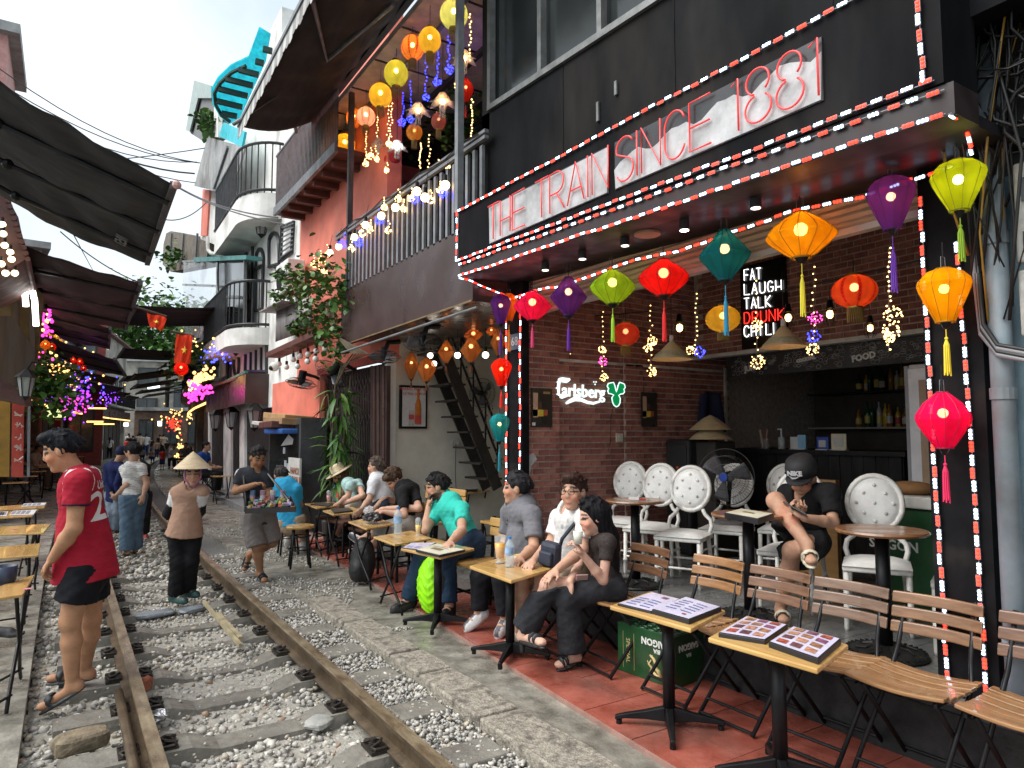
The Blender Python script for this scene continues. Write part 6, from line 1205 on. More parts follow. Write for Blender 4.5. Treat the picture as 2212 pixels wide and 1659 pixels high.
# ---- white house
wh = thing('white_house','white plastered house with curved balconies and arched windows','building',(3.4,15,0))
B().span((3.4,14.0,2.0),(3.7,18.3,10.2)).obj('wall',WPL,wh); B().span((3.4,12.3,2.45),(3.7,14.0,9.6)).obj('wall',WPL,wh)
BFR = M('dark_window_frame',(.035,.037,.04),.4,.2,var=.2); GL = M('window_glass',(.06,.07,.075),.08,var=.3,vs=2,spec=.8)
B().span((3.45,14.0,-.1),(3.7,22,2.3)).obj('shop_front',M('dark_shop',(.018,.016,.016),.6,var=.3),wh)
for x0,x1 in ((320,352),(215,262),(115,125)): pan('pilaster',WPL,wh,((411.4 + x0 * .33069,880),(411.4 + x0 * .33069,1075),(411.4 + x1 * .33069,1070),(411.4 + x1 * .33069,880)),X=3.38,th=.06)
FB2 = px(534,806,Y=14.3); FZ0 = px(535,871,Y=14.3).z; FZ1 = FB2.z
pf2 = B().prism([(2.95,14.3,FZ0),(2.95,14.3,FZ1),(2.95 + bend(21),21,FZ1),(2.95 + bend(21),21,FZ0)],(.05,0,0)).obj('fascia',BRN,wh); B().span((3.0,14.3,FZ0),(3.45,14.34,FZ1)).obj('fascia_end',BRN,wh); B().span((3.0,14.34,FZ1 - .05),(3.5,21,FZ1)).obj('fascia_roof',RBROWN,wh)
B().beam((2.96,14.28,FZ1 + .02),(2.96 + bend(21),21,FZ1 + .02),.06,.05).obj('green_trim',M('green_trim',(.02,.16,.14),.5),wh)
def window(par,pts,X=3.38,bars=2,arch=False):
    q = [px(*p_,X=X) for p_ in pts]; f = B().tube(q,.045,6,closed=True).obj('window',BFR,par); B().prism([p_ + V((.03,0,0)) for p_ in q],(.01,0,0)).obj('pane',GL,f)
    for i in range(1,bars): a = q[0].lerp(q[-1],i / bars); c = q[1].lerp(q[2] if len(q) == 4 else q[len(q) // 2],i / bars); B().beam(a,c,.05,.05).obj('mullion',BFR,f)
window(wh,[d5b(365,735),d5b(360,935),d5b(500,935),d5b(500,660)],bars=4); window(wh,[d5b(243,810),d5b(240,990),d5b(262,985),d5b(265,800)],bars=1)
ov = [d5b(302 + 17 * math.cos(a),885 + 78 * math.sin(a)) for a in [i * math.pi / 8 for i in range(16)]]; window(wh,ov,bars=1)
for cx_2,top_,w2,bot in ((455,135,25,260),(548,30,33,250)): window(wh,[d5b(cx_2 - w2,bot),d5b(cx_2 + w2,bot - 20)] + [d5b(cx_2 + w2 * math.cos(a),top_ + 70 - 70 * math.sin(a)) for a in [i * math.pi / 8 for i in range(9)]],bars=1)
gw = px(*d5b(640,80),X=3.36); window(wh,[d5b(600,-10),d5b(590,210),d5b(665,150),d5b(675,-40)],bars=1)
for i in range(7): a,c = px(*d5b(600 - i * 1.5,-5 + i * 32),X=3.33),px(*d5b(673 - i * 1.5,-35 + i * 28),X=3.33); B().beam(a,c,.02,.02).obj('grille_bar',STEEL,wh)
window(wh,[d5b(370,60),d5b(365,480),d5b(400,460),d5b(410,20)],bars=1); window(wh,[d5b(430,260),d5b(425,540),d5b(470,520),d5b(478,240)],bars=1)
def curved_balcony(label,x0,zfl,y0,y1,h,slab):
    t = thing('curved_balcony',label,'balcony',(3,(y0 + y1) / 2,zfl)); pts = [V((3.4,y0,zfl))] + [V((lerp(3.4,x0,math.sin(a)),lerp(y0,y0 + .9,1 - math.cos(a)),zfl)) for a in [i * math.pi / 16 for i in range(1,9)]] + [V((x0 + .05,y1,zfl))]
    B().prism([p_ - V((0,0,slab)) for p_ in pts] + [V((3.4,y1,zfl - slab))],(0,0,slab)).obj('slab',WPL,t)
    for k in range(len(pts) - 1):
        L = (pts[k + 1] - pts[k]).length; n = max(1,int(L / .12))
        for j in range(n): p_ = pts[k].lerp(pts[k + 1],(j + .5) / n); B().box(p_ + V((0,0,h / 2)),(.022,.022,h)).obj('bar',BFR,t)
    for z in (.06,h): B().tube([p_ + V((0,0,z)) for p_ in pts],.03,6).obj('rail',BFR,t)
    return t
z1 = px(*d5b(365,570),X=2.7).z; z2 = px(*c3(560,1170),X=2.7).z
curved_balcony('curved white balcony with black iron bars on the middle floor',2.72,z1,14.4,18.3,.95,.35); curved_balcony('curved white balcony high up under the turquoise canopy',2.72,z2,13.6,17.2,1.0,.5)
def wall_lamp(label,p,parent=None,s=1.0):
    t = thing('wall_lantern',label,'wall lamp',p,0,'black carriage lamps'); b = B(); r = .1 * s
    b.tube([p + V((.25 * s,0,.1 * s)),p + V((.2 * s,0,.28 * s)),p + V((.05 * s,0,.3 * s)),p + V((0,0,.2 * s))],.014 * s,6); b.obj('arm',BLACK,t)
    B().lathe([(r * 1.3,.1 * s),(r * .5,.18 * s),(0,.22 * s)],p,6).obj('roof',BLACK,t); B().lathe([(r * .6,-.14 * s),(r,.1 * s)],p,6).obj('glass',sheet('lamp_glass',(.4,.42,.42),.5),t); b = B()
    for i in range(6): a = i * math.pi / 3; b.tube([p + V((r * .6 * math.cos(a),r * .6 * math.sin(a),-.14 * s)),p + V((r * math.cos(a),r * math.sin(a),.1 * s))],.008 * s,4)
    b.lathe([(0,-.2 * s),(r * .6,-.14 * s)],p,6); b.obj('cage',BLACK,t)
for lab,x,y,X_ in (('carriage lamp under the curved balcony',298,755,3.15),('carriage lamp on the white house by the fascia end',420,1235,3.15),('carriage lamp under the brown fascia of the white house',268,1240,3.2),('carriage lamp farthest under the brown fascia of the white house',165,1255,3.2),('carriage lamp high up between the two balconies',640,1235,0)):
    p = px(*d5b(x,y),X=X_) if X_ else px(*c3(630,1470),X=3.2); wall_lamp(lab,p,None,1.4)
# turquoise canopy on the roof line
tq = thing('turquoise_canopy','turquoise ribbed plastic canopy with a rounded end above the white house','canopy',(2.6,14,8)); TQ = M('turquoise_plastic',(.01,.5,.6),.35,var=.15,vs=4,emit=None); TQ2 = silk('turquoise_sheet',(.05,.75,.88),.3)
poly = [c3(*p_) for p_ in ((615,185),(545,375),(430,430),(345,510),(300,590),(310,680),(355,760),(420,810),(480,790),(660,400),(690,230))]
q = [px(x,y,Z=lerp(8.2,7.4,(y - 60) / 210)) for x,y in poly]; B().prism(q,(0,0,.03)).obj('sheet',TQ2,tq); cq = ctr([q[3],q[5],q[8],q[9]]); B().tube([p_.lerp(cq,.16) - V((0,0,.05)) for p_ in q[1:8]],.035,6).obj('rim',M('dark_green_rib',(.01,.05,.04),.5),tq)
for (xa,ya2),(xb,yb2) in (((640,320),(700,335)),((590,400),(645,415)),((480,455),(612,490)),((395,515),(575,560)),((350,580),(540,628)),((340,660),(505,700)),((370,740),(470,760))):
    f_ = lambda x,y: px(*c3(x,y),Z=lerp(8.2,7.4,(c3(x,y)[1] - 60) / 210) - .05); B().beam(f_(xa,ya2),f_(xb,yb2),.07,.09).obj('rib',M('dark_green_rib',(.01,.05,.04),.5),tq)
pan('gable_board',TQ,tq,[c3(*p_) for p_ in ((350,890),(380,800),(520,860),(500,960))],X=2.9,th=.05)
# grey annex beyond the white house: roofs and block
an = thing('grey_annex','grey concrete upper storeys with corrugated roofs behind the balconies','building',(3,20,5)); GC = M('grey_concrete',(.3,.31,.31),.8,var=.3,vs=3,dirt=.5)
pan('wall',WPL,an,[c3(*p_) for p_ in ((245,1240),(230,1560),(430,1640),(430,1250))],X=3.2,th=.3); pan('pink_edge',CORAL,an,[c3(*p_) for p_ in ((245,1235),(232,1540),(270,1540),(290,1240))],X=3.15,th=.05)
pan('awning_sheet',GC,an,[c3(*p_) for p_ in ((275,895),(190,1215),(430,1270),(520,960))],X=2.9,th=.04); B().beam(px(*c3(410,960),X=2.88),px(*c3(320,1230),X=2.88),.06,.06).obj('awning_pole',STEEL,an)
pan('roof_box',M('roof_grey',(.16,.165,.165),.7,var=.3),an,[c3(*p_) for p_ in ((195,600),(165,870),(260,930),(345,880),(330,640))],X=3.0,th=.3); pan('roof_edge',M('sheet_green',(.3,.37,.35),.5,var=.2),an,[c3(*p_) for p_ in ((190,525),(135,850),(160,860),(215,640),(300,640),(300,560))],X=2.9,th=.05); pan('column',WPL,an,[c3(*p_) for p_ in ((320,640),(318,895),(345,895),(347,640))],X=2.85,th=.1)
bp = thing('balcony_shrub','leafy shrub growing on the grey annex roof','plant',px(*c3(290,800),X=2.8)); scatter_leaves(bp,[(px(*c3(x,y),X=2.8),.12) for x,y in ((280,800),(300,770),(310,820),(250,790))],180,.16,IVY)
# ================================================================ LEFT SIDE AND FAR STREET
def dA(x,y): return (x * .26453,603.5 + y * .26453)
AW2 = M('grey_black_canvas',(.014,.0145,.016),.9,var=.35,vs=4,bump=.6,bs=8,stretch=(.5,2,2),col2=(.03,.03,.032)); AW3 = M('maroon_canvas',(.035,.016,.02),.9,var=.4,vs=3,bump=.4,bs=8)
def street_awning(label,near,far,zfront,xw,rise,mat,arms=3,val=.0,sagz=.18):
    """near/far: pixels of the front bar ends; xw: wall plane; rise: how much the wall side is higher"""
    a,c = px(*near,Z=zfront),px(*far,Z=zfront); t = thing('awning',label,'awning',(a + c) / 2,0,'retractable canvas awnings over the track')
    wa,wc = V((xw + bend(a.y),a.y,zfront + rise)),V((xw + bend(c.y),c.y,zfront + rise))
    b = B(); b.grid(lambda u,v: a.lerp(c,u).lerp(wa.lerp(wc,u),v) - V((0,0,sagz * math.sin(math.pi * v) * (1 - .3 * math.cos(u * 6 * math.pi / 2)) + .03 * mnoise.noise(V((u * 5,v * 9,near[0]))) + .012 * math.sin(v * 34 + 5 * u + 3 * math.sin(u * 7)))),36,30); b.obj('canvas',mat,t,smooth=True,solid=.006)
    B().beam(a,c,.05,.06).obj('front_bar',M('bar_grey',(.08,.08,.085),.5,.3),t); B().beam(wa,wc,.08,.1).obj('wall_bar',BLACK,t)
    for k in range(arms):
        u = (k + .35) / arms; p,q = a.lerp(c,u),wa.lerp(wc,u); e = p.lerp(q,.5) + V((0,.25,-sagz - .06)); B().tube([p - V((0,0,.05)),e,q - V((0,0,.35))],.022,6).obj('arm',BLACK,t); B().ball(e,.05,8).obj('elbow',BLACK,t)
    return t,a,c
t,a,c = street_awning('large grey black awning closest over the track',(375,400),(318,568),3.4,-1.7,1.35,AW2)
for p in (a,): B().ball(p + V((.02,-.02,0)),.035,8).obj('end_cap',M('faded_pink_cap',(.5,.3,.28),.6),t)
text('10:53',.16,'lettering',M('faded_print',(.13,.13,.13),.8,var=.2),a.lerp(c,.72) + V((-.28,0,.02)),(0,1,0),(-1,0,.45),t,bold=.003)
street_awning('second awning with maroon canvas over the track',(304,610),(272,709),3.4,-1.6,.8,AW3); street_awning('third awning of maroon canvas over the track',(238,709),(235,752),3.4,-1.5,.9,AW3); street_awning('fourth awning low over the far track',(247,775),(272,812),3.2,-1.6,1.0,AW2,2)  # second and third share the maroon canvas
# awnings from the right hand houses farther on
for lab,nr,fr,zf,rs in (('grey canvas awning on the far right side behind the plastic sheet',(296,660),(290,612),4.2,.5),('wide dark awning facing the track by the second flag',(268,752),(266,712),4.0,.3),('sloping striped awning below the second flag',(272,812),(265,775),3.4,.9)):
    a = px(*nr,Z=zf); t = thing('awning',lab,'awning',a,0,'canvas awnings of the far right houses'); w = px(*fr,Z=zf); xr = 4.4 + bend(a.y); b = B(); L = V((a.x,a.y + 3.2,zf))
    b.grid(lambda u,v: a.lerp(L,u).lerp(V((xr,a.y,zf + rs)).lerp(V((xr,a.y + 3.2,zf + rs)),u),v) - V((0,0,.12 * math.sin(math.pi * v))),8,8); b.obj('canvas',AW2,t,smooth=True,solid=.006); B().beam(a,L,.05,.06).obj('front_bar',BLACK,t)
    for u in (.1,.9): B().tube([a.lerp(L,u),V((xr,lerp(a.y,L.y,u),zf + rs - .3))],.02,6).obj('arm',BLACK,t)
# rows of further awnings closing over the far track
for k,(y,z) in enumerate(((26,3.3),(30.5,3.25),(35.5,3.3),(41,3.4))):
    for s_ in (-1,1):
        xf = .95 + bend(y) - s_ * -.25; xw = (-1.9 if s_ < 0 else 3.7) + bend(y); t = thing('awning','dark far awning from the %s, %s' % ('left' if s_ < 0 else 'right',('first past the flags','second past the flags','third past the flags','last before the bend')[k]),'awning',(xf,y,z),0,'far awnings'); zz = z + (.15 if s_ > 0 else 0)
        b = B(); b.grid(lambda u,v: V((lerp(xf,xw,v),lerp(y,y + 3.6,u) + bend(0),zz + .75 * v - .12 * math.sin(math.pi * v))),6,6); b.obj('canvas',AW3 if k % 2 == 0 and s_ < 0 else AW2,t,smooth=True,solid=.006); B().beam((xf,y,zz),(xf,y + 3.6,zz),.06,.07).obj('front_bar',BLACK,t)
        for u in (.05,.95): B().tube([(xf,lerp(y,y + 3.6,u),zz),(xw,lerp(y,y + 3.6,u),zz + .5)],.025,6).obj('arm',BLACK,t)
# ---- generic row houses
LIT = glow('warm_strip',(1,.52,.16),1.1); REDW = M('red_shop_wall',(.4,.05,.03),.6,var=.3,vs=4); YELW = M('yellow_shop_wall',(.3,.17,.02),.6,var=.3,vs=4); DKW = M('dark_shop_front',(.02,.018,.018),.7,var=.4)
GREYW = M('stained_grey_wall',(.2,.2,.19),.85,var=.4,vs=2,dirt=.8); OLDW = M('old_cream_wall',(.3,.285,.25),.85,var=.3,vs=2,dirt=.7); BLUW = M('pale_blue_wall',(.3,.38,.42),.8,var=.25,vs=3,dirt=.5); BRICKW = M('brown_wall',(.16,.1,.07),.8,var=.4,vs=4,dirt=.5)
def row_house(label,side,y0,y1,h,wall,shop,fasc=None,lit=True,floors=1,rail=True,xo=0):
    m = (y0 + y1) / 2; xb = (-1.75 if side < 0 else 3.5) + bend(m) + xo; t = thing('row_house',label,'building',(xb,m,0),0,'houses along the far street'); s = side; ang_ = -math.atan(.0048 * max(0,m - 9)); Rz = rotm(ang_)
    def bx(name,mat,x0,x1,ya,yb2,z0,z1,par=None,**k):      # x measured outward from the front towards the track
        c = V((-s * (x0 + x1) / 2,(ya + yb2) / 2 - m,0)); c = Rz @ c + V((xb,m,(z0 + z1) / 2)); return B().box(c,(abs(x1 - x0),abs(yb2 - ya),z1 - z0),Rz).obj(name,mat,par or t,**k)
    bx('wall',wall,-3,0,y0,y1 - .03,2.6,h); bx('shop_front',shop,-3,-.25,y0,y1 - .03,-.1,2.6)
    bx('corner_post',wall,-.2,.02,y0,y0 + .22,-.1,2.6); bx('corner_post',wall,-.2,.02,y1 - .25,y1 - .03,-.1,2.6)
    n = max(1,int((y1 - y0) / 1.4))
    for i in range(n):
        ya = lerp(y0 + .25,y1 - .25,i / n) + .08; yb2 = lerp(y0 + .25,y1 - .25,(i + 1) / n) - .08; d = bx('door',R.choice((DKW,MATS['dark_brown_door'],shop)),-.28,-.2,ya,yb2,-.1,2.25); bx('door_frame',BRICKW,-.2,-.17,ya,ya + .05,-.1,2.25,d)
    bx('fascia',fasc or BRN,.0,.35,y0,y1 - .05,2.45,2.95)
    if lit:
        k = int((y1 - y0) / .28)
        for i in range(k): yy_ = lerp(y0 + .1,y1 - .15,(i + .5) / k); p = Rz @ V((-s * .36,yy_ - m,0)) + V((xb,m,2.42)); B().ball(p,.04,6).obj('strip_bulb',LIT,t)
    for f in range(floors):
        z = 3.3 + f * 2.7
        if z + 1.6 > h: break
        for i in range(max(1,n)):
            ya = lerp(y0,y1,(i + .25) / n); yb2 = lerp(y0,y1,(i + .78) / n); w_ = bx('window',BFR,.0,.05,ya,yb2,z + .35,z + 1.75); bx('pane',GL,.05,.06,ya + .07,yb2 - .07,z + .42,z + 1.68,w_); bx('mullion',BFR,.06,.075,(ya + yb2) / 2 - .02,(ya + yb2) / 2 + .02,z + .42,z + 1.68,w_)
        if rail:
            bx('balcony',wall,.02,.7,y0 + .1,y1 - .2,z - .2,z - .08)
            k = int((y1 - y0) / .22)
            for i in range(k): yy_ = lerp(y0 + .15,y1 - .25,i / max(1,k - 1)); bx('bar',BLACK,.64,.67,yy_,yy_ + .025,z - .08,z + .75)
            bx('rail',BLACK,.63,.68,y0 + .1,y1 - .2,z + .75,z + .8)
    bx('roof',RBROWN,-3.1,.3,y0,y1 - .03,h,h + .12)
    return t,xb
for a in (('left red shop with a lettered pillar beyond the seated people',-1,15.2,19.5,4.2,YELW,DKW,BRICKW,True,1,False),('left shop with a pale green fascia',-1,19.6,24,5.4,GREYW,DKW,M('pale_green_fascia',(.35,.42,.25),.5,var=.3),True,1,True),('left red fronted shop with warm strip lights',-1,24.1,29.5,5.2,BRICKW,REDW,REDW,True,1,True),
          ('left bright red shop under the strip lights',-1,29.6,35,5.0,REDW,REDW,RBROWN,True,1,True),('left blue grey house farther on',-1,35.1,41,5.6,BLUW,DKW,BRN,True,1,True),('left dark shop near the bend',-1,41.1,48,5.4,GREYW,DKW,BRN,True,1,True),('left pale house at the bend',-1,48.1,56,7.5,OLDW,DKW,BRN,True,2,True),
          ('right dark cafe past the white house',1,18.5,22.5,5.0,BRICKW,DKW,BRN,True,1,False,.0),('right yellow fronted cafe with red lanterns',1,22.6,27.5,5.0,GREYW,YELW,RBROWN,True,1,True),('right orange fronted cafe',1,27.6,33,5.2,OLDW,REDW,YELW,True,1,True),('right grey house with balcony at the bend',1,33.1,39,6.2,GREYW,DKW,BRN,True,1,True),('right pale house at the far bend',1,39.1,46,6.0,OLDW,DKW,BRN,True,1,True)):
    row_house(*a)
# buildings closing the street
def block(label,x,y,w,h,mat,rows,cols,rz=-.35,z0=0,d=4):
    t = thing('far_building',label,'building',(x,y,0),0,'buildings closing the street'); Rz = rotm(rz); g = lambda u,v,z: V((x,y,0)) + Rz @ V((u,v,0)) + V((0,0,z))
    B().box(g(0,d / 2,h / 2 + z0),(w,d,h),Rz).obj('wall',mat,t); B().box(g(0,d / 2,h + z0 + .12),(w + .5,d + .5,.24),Rz).obj('roof',RBROWN if 'red' in label else GC,t)
    for i in range(rows):
        for j in range(cols):
            u = (j + .5) / cols * w - w / 2; z = z0 + (i + .5) / rows * h; wn = B().box(g(u,-.05,z),(w / cols * .6,.1,h / rows * .6),Rz).obj('window',BFR,t); B().box(g(u,-.11,z),(w / cols * .5,.03,h / rows * .5),Rz).obj('pane',GL,wn); B().box(g(u,-.13,z),(.06,.02,h / rows * .5),Rz).obj('mullion',BFR,wn)
block('pale grey stuccoed house at the end of the street',4.2,62,5,7.2,OLDW,3,2); block('white house with long glazed balcony closing the street',9.2,60,5,5.6,GREYW,2,3); block('dark brick house closing the street under the awnings',6.6,57,5,3.2,BRICKW,1,3); block('old streaked house behind the left awnings',-3.2,30,4.5,8.2,GREYW,3,2,.1); block('red roofed house behind the left awnings',-.3,38,3.6,7.0,M('red_sheet_wall',(.3,.06,.05),.7,var=.2),2,2,.1); block('tall pink house at the left edge',-2.35,20.4,1.6,11.2,M('pale_pink_wall',(.5,.27,.25),.8,var=.2),3,1,0,0,3)
# trees behind
def tree(label,base,h,r,n,size):
    t = thing('tree',label,'tree',base,0,'trees behind the far houses'); base = V(base); B().tube([base,base + V((.2,0,h * .5)),base + V((.1,.2,h * .8))],[.3,.22,.1],8).obj('trunk',MATS['plant_stem'],t)
    for k in range(5): a = k * 1.3; B().tube([base + V((.1,0,h * .5)),base + V((r * .5 * math.cos(a),r * .5 * math.sin(a),h * .75))],[.13,.05],6).obj('limb',MATS['plant_stem'],t)
    cl_ = [(base + V((R.gauss(0,r * .5),R.gauss(0,r * .4),h * .8 + R.gauss(0,r * .35))),r * .22) for _ in range(26)]; rest = B()
    for k in range(n):
        c = R.choice(cl_); p = c[0] + V((R.gauss(0,c[1]),R.gauss(0,c[1]),R.gauss(0,c[1] * .8))); s = size * R.uniform(.6,1.4); rot = rotm(R.uniform(0,6.28),R.uniform(-1,.6)); i = R.choices(range(4),(3,4,2,4))[0]; me = IVY[i]; o_ = len(rest.v); rest.v += [p + rot @ (v.co * s) for v in me.vertices]; rest.f += [tuple(o_ + j for j in f.vertices) for f in me.polygons]; rest.m += [i] * len(me.polygons)
    rest.obj('crown',LEAFM,t,smooth=True)
tree('broad green tree rising behind the end of the street',(6.2,72,0),14,5,5600,.42); tree('green tree lower beside the awnings at the end of the street',(9.5,70,0),10.5,4.5,4200,.4)
# ---- things fixed to the left houses, nearer
lp = thing('left_shopfront','left cafe front with tiled eaves, timber board and yellow posts','building',(-1,11,0)); TR_ = M('red_brown_tile',(.09,.04,.035),.6,var=.4,vs=10); TIM = wood('weathered_timber',(.035,.02,.01),(.075,.045,.025),.5,.7,2,0)
c2 = lambda x,y: (x * .39683,y * .39683)
q = [px(*p_,Y=9.4) for p_ in ((-30,370),(0,395),(40,470),(55,560),(30,575),(-30,600))]
B().prism(q,(0,2.2,0)).obj('eave_block',TR_,lp)
for k in range(14): B().cyl(q[1].lerp(q[3],k / 13) + V((.02,-.03,0)),q[1].lerp(q[3],k / 13) + V((.02,2.2,0)),.03,n=6).obj('tile_roll',TR_,lp)
for i,(x,y) in enumerate(((5,485),(7,505),(10,530),(22,545),(25,560),(3,570),(32,590),(12,590))):
    p = px(x,y,Y=9.2); t = thing('eave_bulb','glowing bulb under the tiled eaves on the left','bulb',p,0,'bulbs under the left eaves'); B().ball(p,.035,8).obj('bulb',glow('eave_glow',(1,.75,.42),2.5),t,smooth=True); B().cyl(p + V((0,0,.03)),p + V((0,0,.08)),.015,n=6).obj('socket',BLACK,t)
B().prism([px(*p_,Y=12) for p_ in ((-20,580),(30,560),(60,600),(95,640),(80,780),(60,780),(20,800),(-20,800))],(0,.3,0)).obj('yellow_wall',M('ochre_wall',(.12,.07,.018),.7,var=.4,vs=4),lp)
for x0,x1 in ((28,40),(62,74)): B().prism([px(*p_,Y=11.9) for p_ in ((x0,570),(x1,570),(x1 + 2,800),(x0 + 2,800))],(0,.1,0)).obj('timber_post',TIM,lp)
for lab,pts in (('straight white neon tube on the left house',((50,575),(53,620),(56,662))),('bent white neon tube on the left house',((70,628),(75,650),(78,704)))):
    B().tube([px(*p_,Y=11.3) for p_ in pts],.035,8).obj('neon_tube',glow('neon_white',(1,.95,.9),2.5),None,lab,'neon tube',smooth=True)
B().prism([px(*p_,Y=9.8) for p_ in ((26,683),(77,757),(45,842),(0,815),(-40,790),(-40,680))],(0,.06,0)).obj('tilted_board',TIM,None,'large tilted timber board hanging on the left','board')
B().prism([px(*p_,Y=10.2) for p_ in ((-30,800),(0,812),(62,858),(50,870),(-30,852))],(0,1.5,0)).obj('lower_eave',TR_,lp)
for x,y in ((3,852),(14,858),(26,864)): B().cyl(px(x,y,Y=10.6),px(x,y,Y=10.6) + V((0,0,.02)),.06,n=12).obj('downlight',glow('downlight_glow',(1,.93,.8),6),lp)
for x0,x1,m_ in ((-20,22,YELW),(26,52,REDW),(60,66,STEEL)): B().prism([px(*p_,Y=14.6) for p_ in ((x0,865),(x1,865),(x1 - 2,1030),(x0 - 2,1030))],(0,.15,0)).obj('pillar',m_,lp)
for i in range(5):
    b = B(); p = px(40,895 + i * 24,Y=14.5)
    for j in range(3): b.tube([p + V((R.uniform(-.07,.07),0,R.uniform(-.06,.06))) for _ in range(3)],.012,4)
    b.obj('pillar_character',M('faded_white_paint',(.5,.42,.38),.7),lp)
wall_lamp('black carriage lamp on the left board',px(56,832,Y=9.6),None,.9)
lv = thing('left_creeper','dark creeper with fairy lights on the left house','plant',(-.3,13,3)); scatter_leaves(lv,[(px(x,y,Y=15),.22) for x,y in ((75,800),(90,810),(105,830),(120,850),(100,850),(130,860),(80,830))],700,.13,IVY)
def cloudl(label,pts,Y,mat,n,spread,r=.03):
    t = thing('fairy_lights',label,'fairy lights',px(*pts[0],Y=Y),0,'fairy light clusters on the far houses'); b = B()
    for k in range(n): p = px(*pts[R.randrange(len(pts))],Y=Y) + V((R.gauss(0,spread),R.gauss(0,.2),R.gauss(0,spread))); b.ball(p,r * R.uniform(.5,1.2),5)
    b.obj('pin_light',mat,t,kind='stuff')
FWs,FPs,FVs,FRs,FBs = glow('far_warm',(1,.58,.18),1.0),glow('far_pink',(1,.06,.5),.8),glow('far_violet',(.28,.04,1),1),glow('far_red',(1,.04,.02),.8),glow('far_blue',(.06,.08,1),1.2)
cloudl('warm light cluster high on the left',((50,695),(62,702),(85,690)),14,FWs,40,.1); cloudl('pink light cluster high on the left',((88,692),(95,705),(72,770)),14,FPs,50,.09); cloudl('warm lights running down the left creeper',((105,795),(115,805),(125,818),(133,830)),16,FWs,130,.14); cloudl('violet light cluster on the left creeper end',((140,840),(150,850),(160,862)),18,FVs,120,.18); cloudl('pink lights below the violet cluster on the left',((150,868),(162,872)),18,FPs,80,.14)
cloudl('blue white lights on the far left terrace',((150,815),(165,822),(185,822)),24,FBs,40,.3); cloudl('warm lights on the far left terrace',((150,810),(165,800),(190,795)),24,FWs,40,.4); cloudl('violet lights far down the street',((230,858),(237,862)),34,FVs,40,.2); cloudl('yellow and pink lit flowers on the right fascia',((415,830),(425,820),(440,812),(450,808)),17,FWs,60,.07,.04); cloudl('pink lit flowers on the right fascia',((415,855),(430,850),(445,845),(420,838)),17,FPs,60,.07,.04)
cloudl('red lit cluster over the far cafe tables',((370,915),(380,918)),25,FRs,40,.1,.035); cloudl('warm light column at the far right cafe',((384,925),(386,945),(388,965),(383,985)),26,FWs,44,.05,.03); cloudl('warm light band over the far right cafe',((360,896),(375,898),(395,900)),26,FWs,44,.15,.03); cloudl('warm lights under the plastic sheet',((410,735),(430,742),(450,750),(470,748)),16.5,FWs,26,.12,.025); cloudl('blue lights by the plants right of the second flag',((462,768),(470,760)),16.5,FBs,30,.12)
for i,(x,y,w,m_) in enumerate(((98,745,18,0),(112,750,16,1),(88,755,20,1),(125,792,10,1),(158,778,12,1),(172,782,14,1),(180,796,12,1),(110,720,12,2),(122,728,11,2),(130,738,10,2))):
    lantern('%s lantern %s on the left row' % (('orange','red','yellow')[m_],('by the pink lights','beside the orange one','lowest by the creeper','before the dark terrace','over the dark terrace','largest over the dark terrace','at the terrace end','under the second awning','next under the second awning','last under the second awning')[i]),px(x,y,Y=15 + i),w * depth(px(x,y,Y=15 + i)) / FPX,w * 1.1 * depth(px(x,y,Y=15 + i)) / FPX,'round',[(.85,.25,.03),(.8,.03,.02),(.8,.55,.1)][m_],'far_%d' % m_,tl=.06,group='lanterns on the left houses')
lantern('glowing red lantern hanging below the second flag',px(391,797,Y=17),.3,.3,'round',(.85,.04,.02),'far_1',tl=.1)
# lit signs far down
for i,(x,y,w,h_,Y_,m_,lab) in enumerate(((122,887,40,30,20,glow('pale_green_lit',(.55,.62,.25),.8),'pale green lit shop sign on the left'),(210,882,40,4,30,LIT,'warm lit strip over the left red shop'),(205,911,36,4,30,LIT,'second warm lit strip over the left red shop'),(225,916,44,3,36,LIT,'long warm lit strip farther left'),(345,915,8,10,46,glow('white_lit_sign',(.85,.95,1),3),'small white lit sign at the bend'),(272,917,10,7,44,glow('white_lamp_far',(.95,.97,1),2.5),'bright white lamp at the bend'),(332,835,26,12,55,glow('lit_board',(.8,.9,.95),1.4),'pale lit board on the closing house'))):
    a,c = px(x - w / 2,y - h_ / 2,Y=Y_),px(x + w / 2,y + h_ / 2,Y=Y_); B().span((a.x,Y_ - .05,c.z),(c.x,Y_,a.z)).obj('lit_sign',m_,None,lab,'lit sign',bevel=.01)
# ---- right side, beyond the white house: plastic sheet, frames, flags
ps = thing('plastic_screen','clear crumpled plastic sheet hung on a steel frame','screen',px(432,650,X=3.0)); PSH = sheet('clear_sheet',(.45,.47,.5),.42,.12); nz = PSH.node_tree.nodes; ns = nz.new('ShaderNodeTexNoise'); ns.inputs['Scale'].default_value = 5; ns.inputs['Detail'].default_value = 4; bm2 = nz.new('ShaderNodeBump'); bm2.inputs['Strength'].default_value = .9; PSH.node_tree.links.new(ns.outputs['Fac'],bm2.inputs['Height']); PSH.node_tree.links.new(bm2.outputs['Normal'],nz['Principled BSDF'].inputs['Normal'])
b = B(); b.grid(lambda u,v: px(lerp(396,470,u),lerp(565,742,v) + 3 * math.sin(u * 9),X=2.95) + V((.08 * mnoise.noise(V((u * 8,v * 3,0))),0,0)),26,26); b.obj('sheet',PSH,ps,smooth=True)
for (xa,ya2),(xb,yb2) in (((470,560),(470,745)),((395,565),(530,558)),((396,615),(470,618)),((530,560),(528,745)),((470,640),(520,642)),((470,715),(520,717))): B().beam(px(xa,ya2,X=3.0),px(xb,yb2,X=3.0),.06,.06).obj('frame',ALU,ps)
